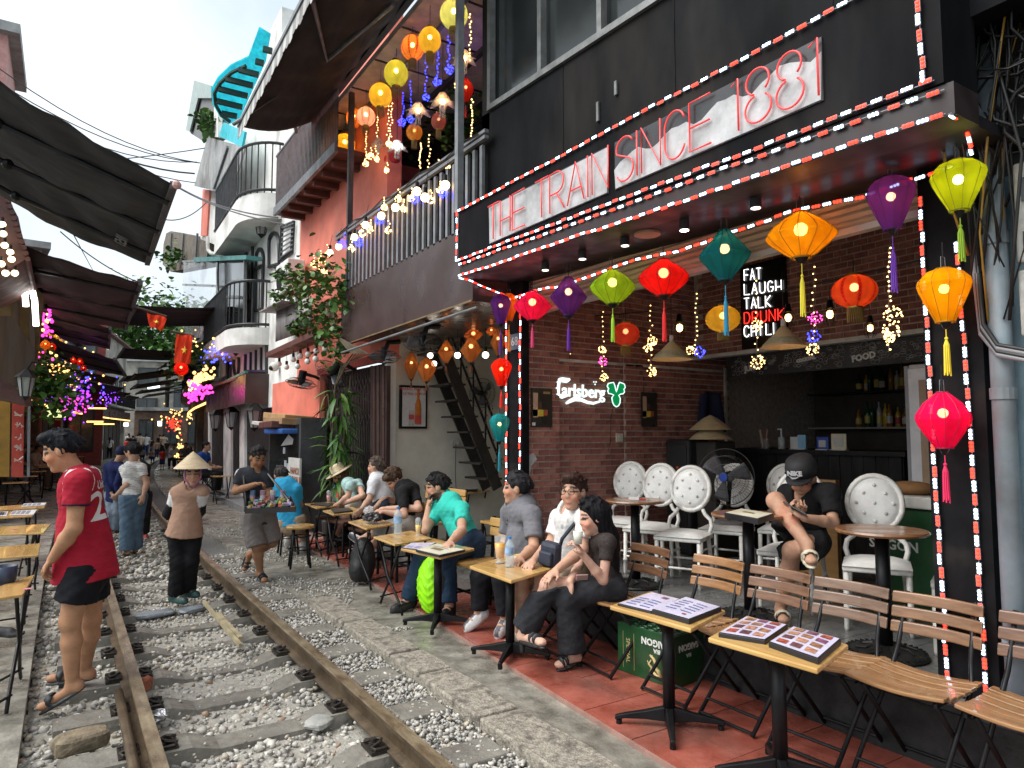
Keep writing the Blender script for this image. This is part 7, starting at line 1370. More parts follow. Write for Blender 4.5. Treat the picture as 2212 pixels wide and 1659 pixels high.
pan('dark_panes',DGLASS,ps,((472,565),(472,740),(526,740),(528,565)),X=3.1,th=.02); pan('green_eave',M('teal_eave',(.05,.2,.19),.5),ps,((418,556),(418,566),(532,560),(532,551)),X=2.9,th=.3)
rr = thing('rusty_roof_shed','curved rusty sheet roof shed with pipe above the plastic sheet','shed',px(420,530,X=3.2)); pan('roof',M('rusty_sheet',(.12,.1,.075),.8,var=.5,vs=5,dirt=.6),rr,[c2(*p_) for p_ in ((905,1270),(890,1330),(885,1440),(930,1480),(1120,1440),(1140,1300),(930,1258))],X=3.2,th=.4)
for x in (1000,935,1075): B().beam(px(*c2(x,1270),X=3.15),px(*c2(x - 10,1440),X=3.15),.06,.06).obj('frame',STEEL,rr)
B().tube([px(*c2(*p_),X=3.1) for p_ in ((1130,1290),(1132,1360),(1150,1380),(1215,1385))],.05,8).obj('pipe',WHITEP,rr)
gp = thing('balcony_plants','trailing green plants by the plastic sheet','plant',px(390,700,X=2.9)); scatter_leaves(gp,[(px(x,y,X=2.9),.18) for x,y in ((385,690),(390,720),(380,740),(395,760),(440,765),(455,760),(385,790),(375,800),(370,555),(360,560),(380,550))],560,.17,IVY)
def flag(label,pole,pts,star):
    t = thing('flag',label,'flag',px(*pole[0],Y=15.5)); B().tube([px(*p_,Y=15.5) for p_ in pole],.025,6).obj('pole',TIM,t); tl,tr2,br,bl = [px(*p_,Y=15.45) for p_ in pts]
    FR = silk('flag_red',(.75,.07,.03),.05); f = lambda u,v: tl.lerp(tr2,u).lerp(bl.lerp(br,u),v) + V((0,.1 * math.sin(u * 7 + v * 2),0)); b = B(); b.grid(f,16,12); b.obj('cloth',FR,t,smooth=True); s = []
    for k in range(10): a = math.pi / 2 + k * math.pi / 5; r_ = .19 if k % 2 == 0 else .08; s.append(f(star[0] + r_ * math.cos(a),star[1] - r_ * math.sin(a) * .8) - V((0,.02,0)))
    B().prism(s,(0,.004,0)).obj('star',M('flag_yellow',(.75,.5,.03),.6,var=0),t)
flag('red flag with yellow star hanging on a wooden pole',((368,716),(420,726)),((381,721),(418,726),(412,786),(377,784)),(.5,.55)); flag('folded red flag with yellow star under the awning',((295,664),(360,684)),((317,675),(361,687),(352,714),(325,706)),(.45,.55))
# ---- overhead wires
for i,((xa,ya2),(xb,yb2),sg) in enumerate((((0,140),(430,352),.5),((0,165),(425,350),.6),((0,178),(420,375),.5),((0,190),(422,395),.45),((0,105),(432,352),.55),((0,352),(442,320),.12),((355,474),(445,438),.15),((380,400),(600,470),.12),((382,404),(620,486),.1),((130,500),(300,610),.1),((150,490),(210,600),.02))):
    a,c = px(xa,ya2,Y=16),px(xb,yb2,X=2.6 if xb > 400 else 1.2); a += (a - c) * .3 if xa == 0 else V((0,0,0)); B().tube(sag(a,c,sg),.012 if i != 2 else .022,5).obj('overhead_wire',M('wire_grey',(.06,.06,.065),.6,var=0),None,'overhead wire %s' % ('strung highest above the first awning','running second from the top over the awning','thick and dark along the first awning edge','lowest of the bundle over the first awning','leaving from the tall pink house','pale and level crossing the first awning','short under the corner of the first awning','running from the awning corner to the balcony','doubling the wire to the balcony','sloping behind the second awning','short, steep behind the second awning')[i],'wire','overhead wires')
# far street furniture: little tables along both sides
for i,y in enumerate((16,18.2,20.5,23,26,29,33)):
    for s in (-1,1):
        x = (-.85 if s < 0 else 2.75) + bend(y); cs = [V((x - .2,y - .2,.58)),V((x + .2,y - .2,.58)),V((x + .2,y + .2,.58)),V((x - .2,y + .2,.58))]; z_ = -.1 if s < 0 else 0
        x_table('low folding table on the %s of the far track' % ('left path' if s < 0 else 'right pavement'),cs,z_)['group'] = 'far tables on the left path' if s < 0 else 'far tables on the right pavement'
k = 0
for i,(x,y) in enumerate(((445,1045),(458,1048),(470,1040),(488,1046),(500,1038))):
    p = px(x,y,Z=.0); wood_chair('dark bar chair on the step of the white house',(p.x,p.y,.0),-1.5 + R.uniform(-.3,.3),WD)['group'] = 'chairs by the white house'
strip('house_step',M('grey_step',(.2,.2,.2),.8,var=.2),lambda y: 2.85 + bend(y) * .7,lambda y: 3.6 + bend(y),[13.5,15,17,19,21,24],.1,.2)
# ================================================================ PEOPLE (implicit surfaces, one continuous body each)
class SD:
    def __init__(s,lo,hi,h):
        s.h = h; s.o = np.array(lo,float) - 3 * h; s.n = np.ceil((np.array(hi,float) + 3 * h - s.o) / h).astype(int) + 1; s.f = np.full(s.n,.5,np.float32)
        s.ax = [s.o[i] + h * np.arange(s.n[i]) for i in range(3)]
    def blk(s,lo,hi):
        i0 = np.clip(np.floor((np.array(lo) - s.o) / s.h).astype(int),0,s.n - 1); i1 = np.clip(np.ceil((np.array(hi) - s.o) / s.h).astype(int) + 1,1,s.n); sl_ = tuple(slice(a,b) for a,b in zip(i0,i1))
        if any(a >= b for a,b in zip(i0,i1)): return None,None
        X,Y,Z = (s.ax[i][sl_[i]] for i in range(3)); return sl_,(X[:,None,None],Y[None,:,None],Z[None,None,:])
    def comb(s,sl_,d,k,sub=False):
        a = s.f[sl_]
        if sub: d = -d; h = np.clip(.5 - .5 * (a - d) / k,0,1); s.f[sl_] = a * (1 - h) + d * h + k * h * (1 - h)
        else: h = np.clip(.5 + .5 * (a - d) / k,0,1); s.f[sl_] = a * (1 - h) + d * h - k * h * (1 - h)
    def cone(s,a,b,ra,rb=None,k=.015,sq=None,c0=False,c1=False,sub=False):
        a,b = np.array(a,float),np.array(b,float); rb = ra if rb is None else rb; m = max(ra,rb) * max(1,(sq[1] if sq else 1)) + k + 2 * s.h; sl_,P = s.blk(np.minimum(a,b) - m,np.maximum(a,b) + m)
        if sl_ is None: return s
        ab = b - a; L2 = max(ab @ ab,1e-9); q = [P[i] - a[i] for i in range(3)]; tt = (q[0] * ab[0] + q[1] * ab[1] + q[2] * ab[2]) / L2; t = np.clip(tt,0,1); e = [q[i] - t * ab[i] for i in range(3)]
        if sq is not None:
            v = np.array(sq[0],float); v /= np.linalg.norm(v); pr = (e[0] * v[0] + e[1] * v[1] + e[2] * v[2]) * (1 / sq[1] - 1); e = [e[i] + pr * v[i] for i in range(3)]
        d = np.sqrt(e[0] ** 2 + e[1] ** 2 + e[2] ** 2) - (ra + t * (rb - ra)); L = math.sqrt(L2)
        if c0: d = np.maximum(d,-tt * L)
        if c1: d = np.maximum(d,(tt - 1) * L)
        s.comb(sl_,d,k,sub); return s
    def ell(s,c,r,fr=None,k=.015,sub=False):
        c = np.array(c,float); r = np.array(r,float); m = r.max() + k + 2 * s.h; sl_,P = s.blk(c - m,c + m)
        if sl_ is None: return s
        q = [P[i] - c[i] for i in range(3)]
        if fr is not None: q = [q[0] * v[0] + q[1] * v[1] + q[2] * v[2] for v in fr]
        k0 = np.sqrt(sum((q[i] / r[i]) ** 2 for i in range(3))); k1 = np.sqrt(sum((q[i] / r[i] ** 2) ** 2 for i in range(3))) + 1e-9
        s.comb(sl_,k0 * (k0 - 1) / k1,k,sub); return s
    def half(s,p,n):      # keep the side against n
        p = np.array(p,float); n = np.array(n,float); n /= np.linalg.norm(n); s.f = np.maximum(s.f,((s.ax[0] - p[0]) * n[0])[:,None,None] + ((s.ax[1] - p[1]) * n[1])[None,:,None] + ((s.ax[2] - p[2]) * n[2])[None,None,:]).astype(np.float32); return s
    def mesh(s):
        f = s.f; S = f < 0; c = np.zeros(tuple(s.n - 1),np.int8)
        for i in (0,1):
            for j in (0,1):
                for k in (0,1): c += S[i:s.n[0] - 1 + i,j:s.n[1] - 1 + j,k:s.n[2] - 1 + k]
        act = (c > 0) & (c < 8); co = np.argwhere(act); idx = np.full(act.shape,-1,np.int32); idx[act] = np.arange(len(co)); acc = np.zeros((len(co),3)); cnt = np.zeros(len(co))
        cs = [(i,j,k) for i in (0,1) for j in (0,1) for k in (0,1)]
        for a in cs:
            for ax in range(3):
                if a[ax]: continue
                b = list(a); b[ax] = 1; b = tuple(b); f0 = f[co[:,0] + a[0],co[:,1] + a[1],co[:,2] + a[2]]; f1 = f[co[:,0] + b[0],co[:,1] + b[1],co[:,2] + b[2]]; m = (f0 < 0) != (f1 < 0); t = f0[m] / (f0[m] - f1[m]); acc[m] += np.array(a) + t[:,None] * (np.array(b) - np.array(a)); cnt[m] += 1
        v = s.o + s.h * (co + acc / cnt[:,None]); F = []
        for ax in range(3):
            o1,o2 = (ax + 1) % 3,(ax + 2) % 3; sa = [slice(1,-1)] * 3; sb_ = [slice(1,-1)] * 3; sa[ax] = slice(0,-1); sb_[ax] = slice(1,None); A,Bq = S[tuple(sa)],S[tuple(sb_)]; e = np.argwhere(A != Bq); flip = A[tuple(e.T)]; e = e.copy(); e[:,o1] += 1; e[:,o2] += 1
            def at(d1,d2): q = e.copy(); q[:,o1] += d1; q[:,o2] += d2; return idx[q[:,0],q[:,1],q[:,2]]
            qd = np.stack([at(-1,-1),at(0,-1),at(0,0),at(-1,0)],1); qd[~flip] = qd[~flip][:,::-1]; F.append(qd)
        return v,np.concatenate(F)
def vnormals(v,f):
    n = np.zeros_like(v); fn = np.cross(v[f[:,2]] - v[f[:,0]],v[f[:,3]] - v[f[:,1]])
    for i in range(4): np.add.at(n,f[:,i],fn)
    return n / (np.linalg.norm(n,axis=1)[:,None] + 1e-9)
def folds(v,amp,sc_=1.0,seed=0):
    rs = np.random.default_rng(seed); d = np.zeros(len(v))
    for o in range(5):
        k = rs.normal(size=3) * (14 + 9 * o) * sc_; k2 = rs.normal(size=3) * 9 * sc_; ph = rs.uniform(0,6); d += (1 - np.abs(np.sin(v @ k + 1.6 * np.sin(v @ k2 + ph) + ph)) * 1.5) / (1 + .6 * o)
    return d * amp / 2.5
def sd_obj(sd,name,mat,parent,col=None,amp=0,seed=0,fsc=1.0):
    v,f = sd.mesh()
    if amp: v = v + vnormals(v,f) * folds(v,amp,fsc,seed)[:,None]
    me = bpy.data.meshes.new(name); me.vertices.add(len(v)); me.vertices.foreach_set('co',v.astype(np.float32).ravel()); me.loops.add(len(f) * 4); me.loops.foreach_set('vertex_index',f.astype(np.int32).ravel()); me.polygons.add(len(f)); me.polygons.foreach_set('loop_start',np.arange(0,len(f) * 4,4,dtype=np.int32)); me.polygons.foreach_set('use_smooth',np.ones(len(f),bool)); me.update()
    if col is not None:
        a = me.color_attributes.new('Col','FLOAT_COLOR','POINT'); c = np.ones((len(v),4),np.float32); c[:,:3] = col(v) if callable(col) else np.array(col); a.data.foreach_set('color',c.ravel())
    me.materials.append(mat); return link(name,me,parent)
SKIN = M('skin',vc=True,rough=.62,var=.16,vs=16,bump=.2,bs=70,spec=.25); MATS['skin'].node_tree.nodes['Principled BSDF'].inputs['Subsurface Weight'].default_value = .12; MATS['skin'].node_tree.nodes['Principled BSDF'].inputs['Subsurface Radius'].default_value = (.02,.008,.005)
CLOTH = M('cloth',vc=True,rough=.88,var=.12,vs=18,bump=.6,bs=24,spec=.2); DENIM = M('denim',vc=True,rough=.85,var=.22,vs=12,bump=.7,bs=26,spec=.2); HAIRM = M('hair',vc=True,rough=.6,var=.75,vs=55,bump=.7,bs=80,stretch=(1,1,.12),spec=.12); SHOEM = M('shoe',vc=True,rough=.55,var=.15,vs=30,bump=.15)
nv = lambda p: np.array(p,float)
def unit(a): a = nv(a); return a / (np.linalg.norm(a) + 1e-9)
def bbox(pts,m): p = np.array([nv(q) for q in pts]); return p.min(0) - m,p.max(0) + m
def head(sd,c,f,u,hs):
    s_ = unit(np.cross(f,u)); fr = (s_,f,u); g = lambda a,b,z: c + hs * (s_ * a + f * b + u * z)
    sd.ell(g(0,-.012,.032),hs * np.array((.073,.091,.083)),fr,.02 * hs).ell(g(0,.02,-.035),hs * np.array((.057,.068,.082)),fr,.03 * hs).ell(g(0,.062,-.098),hs * np.array((.024,.02,.016)),fr,.025 * hs)
    for s in (-1,1): sd.ell(g(s * .074,-.004,-.006),hs * np.array((.011,.022,.031)),fr,.006 * hs).ell(g(s * .035,.06,-.03),hs * np.array((.025,.022,.02)),fr,.02 * hs)
    for s in (-1,1): sd.ell(g(s * .032,.1,.01),hs * np.array((.018,.016,.011)),fr,.012 * hs,sub=True)
    sd.cone(g(0,.08,.018),g(0,.091,-.022),.008 * hs,.0125 * hs,.014 * hs); sd.ell(g(0,.082,-.064),hs * np.array((.02,.01,.006)),fr,.01 * hs)
def face_col(v,c,f,u,hs,skin,brow,beard=None,smile=False):
    s_ = unit(np.cross(f,u)); q = (v - c) / hs; a,b,z = q @ s_,q @ f,q @ u; col = np.tile(np.array(skin),(len(v),1)); on = (b > .03) & (np.abs(a) < .085) & (np.abs(z) < .14)
    red = np.array((1.08,.86,.82)); m = on & (np.hypot((np.abs(a) - .04) / .03,(z + .03) / .025) < 1); col[m] *= red
    if beard is not None: m = (b > -.03) & (z < -.045) & (z > -.15) & (np.linalg.norm(q,axis=1) < .16) & ~((np.abs(a) < .018) & (np.abs(z + .064) < .009)); col[m] = beard
    m = on & (np.hypot(a / .023,(z + .065) / .009) < 1) & (b > .06); col[m] = np.array(skin) * (.95,.62,.6); m = on & (np.hypot(a / .019,(z + .064) / .005) < 1) & (b > .06); col[m] = (.78,.75,.7) if smile else col[m]
    m = on & (np.hypot((np.abs(a) - .032) / .02,(z - .008) / .0085) < 1); col[m] = (.035,.022,.018); m = on & (np.abs(z - .036 + .15 * (np.abs(a) - .03)) < .0075) & (np.abs(a) > .012) & (np.abs(a) < .052) & (b > .05); col[m] = np.array(brow) * 1.5
    return col
def hand(sd,w,d,n,curl=.5,s=1.0,side=1,spread=.0195):
    """w wrist, d hand direction, n palm normal"""
    d,n = unit(d),unit(nv(n) - unit(d) * (nv(n) @ unit(d))); x = unit(np.cross(d,n)) * side; L = .085 * s; fr = (x,d,n); sd.ell(w + d * L * .52,s * np.array((.04,.05,.017)),fr,.012)
    for i,(o,ln) in enumerate(((-1.5,.062),(-.5,.076),(.5,.082),(1.5,.072))):
        p = w + d * L * .95 + x * o * spread * s; a1 = .9 * curl; p1 = p + (d * math.cos(a1) + n * math.sin(a1)) * ln * .5 * s; a2 = a1 + 1.2 * curl; p2 = p1 + (d * math.cos(a2) + n * math.sin(a2)) * ln * .5 * s; sd.cone(p,p1,.0088 * s,.008 * s,.004).cone(p1,p2,.008 * s,.0065 * s,.003)
    p = w + d * L * .25 + x * .03 * s; p1 = p + unit(d * .7 + x * .6 + n * .3) * .042 * s; sd.cone(p,p1,.0125 * s,.0095 * s,.008).cone(p1,p1 + unit(d * .9 + n * .35) * .03 * s,.0095 * s,.0075 * s,.004)
def person(label,J,face,up=(0,0,1),hs=1.0,s=1.0,h=.009,skin=(.42,.235,.145),hair=None,top=None,low=None,shoe=None,hands=None,beard=None,armr=1.0,group=None,seated=False,toes=True,bulk=1.0,frontdir=None,smile=False):
    J = {k: nv(p) for k,p in J.items()}; f = unit(face); u = nv(up); u = unit(u - f * (u @ f)); side = unit(np.cross(f,(0,0,1)))
    base = V((J['pl'][0],J['pl'][1],min(J['al'][2],J['ar'][2]) - .08)); t = thing('person',label,'person',base,0,group); hc_ = (hair or {}).get('col',(.012,.01,.01)); sb = s * bulk
    sh = J['sr'] - J['sl']; tw = unit(sh); spine = J['nk'] - J['pl']; tf = unit(frontdir) if frontdir is not None else unit(np.cross(spine,sh)); hipw = .085 * s
    ps = unit(np.cross(tf,spine)); 
    if ps @ tw < 0: ps = -ps
    hl,hr = J['pl'] - ps * hipw,J['pl'] + ps * hipw; 
    if 'hl' in J: hl,hr = J['hl'],J['hr']
    mid = J['pl'] + spine * .45; ch_ = J['pl'] + spine * .8
    # ---- body
    lo,hi = bbox(list(J.values()) + [J['hd'] + .15,J['hd'] - .15],.14); sd = SD(lo,hi,h)
    sd.cone(J['pl'],mid,.125 * sb,.105 * sb,.03,(tf,.72)).cone(mid,ch_,.105 * sb,.125 * sb,.03,(tf,.7)).cone(J['sl'],J['sr'],.048 * s,k=.04).cone(J['nk'] - spine * .06,J['hd'] - u * .05 * hs - f * .012,.056 * s,.05 * s,.03)
    head(sd,J['hd'],f,u,hs)
    for e in 'lr':
        S,E,W = J['s' + e],J['e' + e],J['w' + e]; sd.cone(S,E,.046 * s * armr,.036 * s * armr,.025).cone(E,E + (W - E) * .35,.037 * s * armr,.039 * s * armr,.02).cone(E + (W - E) * .35,W,.039 * s * armr,.025 * s,.015)
        hd_ = (hands or {}).get(e,{}); hand(sd,W,hd_.get('d',W - E),hd_.get('n',tf),hd_.get('c',.45),s * .98,hd_.get('s',1 if e == 'l' else -1))
        H,K,A,T = (hl if e == 'l' else hr),J['k' + e],J['a' + e],J['t' + e]; sd.cone(H,K,.082 * sb,.056 * s,.03).ell(K,(.055 * s,) * 3,None,.02).cone(K,K + (A - K) * .33 - tf * .008,.05 * s,.055 * s,.02).cone(K + (A - K) * .33,A,.055 * s,.034 * s,.02)
        fd = unit(T - A); fl = np.array((0,0,1.0)); T = A + (T - A) * (.5 if shoe and shoe['kind'] == 'sneaker' else 1); heel = A - fd * .035 * s + (0,0,-.035 * s); sd.cone(A,heel,.034 * s,.032 * s,.015).cone(heel,T,.031 * s,.024 * s,.03,None).ell(T,(.035 * s,.035 * s,.018 * s),None,.02)
    cf = lambda v: face_col(v,J['hd'],f,u,hs,skin,hc_,beard,smile)
    body = sd_obj(sd,'body',SKIN,t,cf)
    g = lambda a,b,z: J['hd'] + hs * (side2 * a + f * b + u * z); side2 = unit(np.cross(f,u))
    # ---- hair
    if hair:
        fr = (side2,f,u); lo,hi = bbox([J['hd']] + [nv(p) for p in hair.get('locks',[])],.17 * hs); hd = SD(lo,hi,min(h,.0095)); st_ = hair.get('style','short'); vol = hair.get('vol',1.0) * .955
        hd.ell(g(0,-.02,.036),hs * vol * np.array((.083,.1,.09)),fr,.01)
        if st_ == 'fringe': hd.ell(g(0,.055,.075),hs * np.array((.07,.045,.035)),fr,.02)
        if st_ == 'quiff': hd.ell(g(0,.04,.1),hs * np.array((.065,.06,.035)),fr,.03)
        hd.ell(g(0,.085,hair.get('line',-.055)),hs * np.array((.1,.078,.115)),fr,.012,sub=True); hd.ell(g(0,.02,-.11),hs * np.array((.12,.1,.085)),fr,.01,sub=True) if st_ != 'long' else None
        for s__ in (-1,1): hd.ell(g(s__ * .08,.005,-.01),hs * np.array((.018,.026,.04)),fr,.006,sub=True) if st_ != 'long' else None
        rt = np.random.default_rng(int(abs(J['hd'][0] * 1e3) + abs(J['hd'][1] * 1e3)))
        for _ in range(hair.get('tufts',70 if h < .012 else 0)):
            th_,ph_ = rt.uniform(0,2 * math.pi),rt.uniform(.0,1.75); dv = np.array((math.sin(ph_) * math.cos(th_),math.sin(ph_) * math.sin(th_),math.cos(ph_)))
            if dv[1] > .35 and dv[2] < .45: continue
            p0 = g(0,-.02,.036) + hs * vol * (side2 * dv[0] * .079 + f * dv[1] * .096 + u * dv[2] * .086); nn = side2 * dv[0] + f * dv[1] + u * dv[2]; tg = unit((f * (.7 if dv[2] > .5 else -.1) - u * (.2 if dv[2] > .5 else 1) + side2 * rt.uniform(-.6,.6)) - nn * (nn @ (f * .5 - u * .5))); hd.cone(p0,p0 + tg * rt.uniform(.03,.055) + nn * rt.uniform(-.006,.003),.011,.006,.006)
        for a,b in zip(hair.get('locks',[])[:-1],hair.get('locks',[])[1:]): hd.cone(nv(a),nv(b),hair.get('lr',.05),hair.get('lr2',.045),.03,hair.get('sq'))
        sd_obj(hd,'hair',HAIRM,t,hc_,.004,3,2.6)
    # ---- top
    if top:
        c = top['col']; ease = top.get('ease',.014); lo,hi = bbox([J[k] for k in ('pl','nk','sl','sr','el','er')],.24); sd = SD(lo,hi,h); dn = -unit(spine); hem = J['pl'] + dn * top.get('hem',.06) * s + (tf * .02 if seated else 0); fw = top.get('flare',0)
        sd.cone(hem,mid,.134 * sb + ease + fw + top.get('hemw',0),.112 * sb + ease,.03,(tf,.78 if not top.get('hemw') else .95),c0=True); sd.cone(mid,ch_,.112 * sb + ease,.128 * sb + ease,.03,(tf,.74)); sd.cone(J['sl'],J['sr'],.052 * s + ease * .7,k=.05); sd.cone(ch_,J['nk'] - spine * .03,.1 * s,.062 * s,.04,(tf,.8))
        if top.get('belly'): sd.ell(J['pl'] + spine * .3 + tf * .05,np.array((.12,.12,.13)) * sb,None,.05)
        fs_ = top.get('sleeve',.5); sr = top.get('sr',1.35)
        for e in 'lr':
            S,E,W = J['s' + e],J['e' + e],J['w' + e]
            if fs_ <= 1: sd.cone(S,S + (E - S) * fs_,.05 * s * armr + ease * .6,.04 * s * armr * sr,.03,c1=True)
            else: sd.cone(S,E,.05 * s + ease * .6,.042 * s * sr * .9,.03); sd.cone(E,E + (W - E) * (fs_ - 1),.042 * s * sr * .9,.03 * s * sr,.02,c1=True)
        if top.get('collar'): sd.cone(J['nk'] - spine * .04,J['nk'] + unit(spine) * .035,.068 * s,.066 * s,.006)
        sd.cone(J['nk'] + unit(spine) * .0,J['nk'] + unit(spine) * .1 + tf * .03,.058 * s,.064 * s,.008,sub=True); sd.ell(J['nk'] + tf * .075 * s - unit(spine) * .01,np.array((.036,.036,.042 + top.get('vneck',0))) * s,None,.01,sub=True)
        fcol = top.get('fn'); frm = dict(pl=J['pl'],nk=J['nk'],tf=tf,ps=ps,sp=unit(spine),J=J,H=np.linalg.norm(spine))
        to = sd_obj(sd,top.get('name','shirt'),top.get('mat',CLOTH),t,(lambda v: fcol(v,frm)) if fcol else c,top.get('amp',.006),top.get('seed',1),top.get('fsc',1.0))
        t['_'] = 0; del t['_']
        frm['obj'] = to
    # ---- trousers / shorts
    if low:
        c = low['col']; fr_ = low.get('len',2.0); ez = low.get('ease',.018); lo,hi = bbox([J['pl'],J['kl'],J['kr'],J['al'],J['ar']],.2); sd = SD(lo,hi,h); sd.cone(J['pl'] + unit(spine) * .1 * s,J['pl'] - unit(spine) * .02,.125 * sb + ez * .3,.13 * sb + ez * .5,.03,(tf,.8),c0=True)
        for e in 'lr':
            H,K,A = (hl if e == 'l' else hr),J['k' + e],J['a' + e]
            if fr_ <= 1: sd.cone(H,H + (K - H) * fr_,.085 * sb + ez * .5,low.get('r1',.085) * s + ez,.03,c1=True)
            else: r2 = low.get('r1',.062) * s; sd.cone(H,K,.086 * sb + ez * .5,.068 * s + ez * .6,.03); sd.cone(K,K + (A - K) * (fr_ - 1),.068 * s + ez * .6,r2,.03,c1=True)
        sd.half(J['pl'] + unit(spine) * (.115 if seated else .05) * s,spine)
        sd_obj(sd,low.get('name','trousers' if fr_ > 1 else 'shorts'),low.get('mat',CLOTH),t,low.get('fn') or c,low.get('amp',.007),low.get('seed',5),low.get('fsc',1.1))
    # ---- footwear
    if shoe:
        for e in 'lr':
            A,T = J['a' + e],J['t' + e]; fd = unit(T - A); sd_ = unit(np.cross(fd,(0,0,1))) if abs(fd[2]) < .95 else ps; upf = unit(np.cross(sd_,fd)); heel = A - fd * .045 * s - (0,0,.035 * s); toe = T + fd * .02 * s; k_ = shoe['kind']; lo,hi = bbox([A,heel,toe],.09); sd = SD(lo,hi,min(h,.0105)); dr = unit(toe - heel); sd2 = unit(np.cross(dr,upf)); up2 = unit(np.cross(sd2,dr)); L = np.linalg.norm(toe - heel); c_ = (heel + toe) / 2
            if k_ == 'sneaker':
                sd.ell(c_ - up2 * .02 * s,(.044 * s,L * .58,.026 * s),(sd2,dr,up2),.01).cone(heel + up2 * .01,toe - dr * .03 - up2 * .0,.043 * s,.034 * s,.02).cone(A + (0,0,.0),heel,.047 * s,.04 * s,.02,c0=True); sc1,sc2 = nv(shoe['col']),nv(shoe.get('sole',(.6,.6,.58))); sole0 = c_ - up2 * .022 * s
                sd_obj(sd,'shoe',SHOEM,t,lambda v: np.where((((v - sole0) @ up2) < .0)[:,None],sc2,np.where(((np.abs((v - A) @ sd2) < .02) & (((v - A) @ up2) > -.03) & (((v - A) @ dr) > .02))[:,None],nv(shoe.get('lace',sc1 * .5)),sc1)))
            else:
                sd.ell(c_ - up2 * .026 * s,(.046 * s,L * .6,.014 * s),(sd2,dr,up2),.006); stp = heel + dr * L * .68
                if k_ == 'slide': sd.ell(stp + up2 * .008,(.05 * s,.042 * s,.042 * s),(sd2,dr,up2),.006); sd.ell(stp + up2 * .004,(.041 * s,.07 * s,.033 * s),(sd2,dr,up2),.004,sub=True); sd.ell(c_ - up2 * .03 * s,(.047 * s,L * .6,.012 * s),(sd2,dr,up2),.004)
                if k_ == 'strap':
                    for q_ in (.5,.72): sd.ell(heel + dr * L * q_ + up2 * .01,(.046 * s,.012,.04 * s),(sd2,dr,up2),.004)
                if k_ == 'heel': sd.cone(heel - up2 * .03,heel - up2 * .09 - dr * .0,.02,.016,.01); [sd.ell(heel + dr * L * q_ + up2 * .012,(.042 * s,.014,.04 * s),(sd2,dr,up2),.004) for q_ in (.1,.6,.8)]
                sd_obj(sd,'sandal',SHOEM,t,shoe['col'])
    return t,dict(J=J,tf=tf,ps=ps,g=g,f=f,u=u,side=side2,sp=unit(spine),hs=hs)
def jp(spec,X=None,D=None):
    """joints from photo pixels: (x, y, offset) on plane X+offset or at camera depth D+offset"""
    return {k: (px(x,y,X=X + o) if X is not None else px(x,y,D=D + o)) for k,(x,y,o) in spec.items()}
cA = lambda x,y,o=0: (x * .5038,822.9 + y * .5038,o)      # crop of the track
cB = lambda x,y,o=0: (*d2(x,y),o)
cC = lambda x,y,o=0: (932.6 + x * .33069,932.6 + y * .33069,o)
cD = lambda x,y,o=0: (*d4(x,y),o)
BLK_HAIR = (.012,.011,.012)
# --- man in the red football jersey
Dm = depth(px(130,1515,Z=-.12))
J = jp(dict(hd=cA(262,300,.02),nk=cA(338,385,.06),sl=cA(335,432,-.13),sr=cA(375,415,.2),el=cA(318,630,-.16),er=cA(330,625,.26),wl=cA(222,765,-.12),wr=cA(258,760,.24),pl=cA(368,800,.06),kl=cA(300,1030,-.05),kr=cA(392,1020,.2),al=cA(310,1300,-.02),ar=cA(362,1240,.3),tl=cA(185,1395,-.06),tr=cA(225,1275,.28)),D=Dm)
def jersey(v,m):
    q = v - m['nk']; z = q @ m['sp']; a = q @ m['ps']; b = q @ m['tf']; c = np.tile((.32,.012,.028),(len(v),1)); al = np.abs(a); p = (np.abs(al - .13 - .25 * (-z - .02)) < .018) & (z > -.17) & (z < .02); c[p] = (.7,.66,.66); c[np.linalg.norm(v - (m['J']['sl'] + (m['J']['el'] - m['J']['sl']) * .56),axis=1) < .0] = 0
    for e in 'lr': S,E = m['J']['s' + e],m['J']['e' + e]; d = (v - S) @ unit(E - S); r = np.linalg.norm(v - S - d[:,None] * unit(E - S),axis=1); c[(d > .47 * np.linalg.norm(E - S)) & (d < .56 * np.linalg.norm(E - S)) & (r < .075)] = (.02,.015,.035)
    c[(np.abs(z + .0) < .018) & (np.hypot(a,b) < .085)] = (.65,.6,.6); return c
t,m = person('man in a red football jersey and black shorts standing by the tables',J,V((-.93,.12,-.32)),(0,0,1),1.0,1.0,.0082,(.42,.22,.125),dict(style='quiff',col=(.008,.009,.012),vol=1.0,line=-.06),dict(col=(.42,.012,.03),fn=jersey,sleeve=.52,hem=.06,hemw=.022,ease=.022,sr=1.55,amp=.009,name='jersey'),dict(col=(.008,.008,.011),len=.58,ease=.03,amp=.007),dict(kind='slide',col=(.03,.034,.036)),dict(l=dict(n=(.4,-.2,0),c=.7),r=dict(n=(.2,0,0),c=.6)),bulk=1.08,armr=1.12)
def on_surface(o,org,dirv,pts_fn,n=1): return None
from mathutils.bvhtree import BVHTree
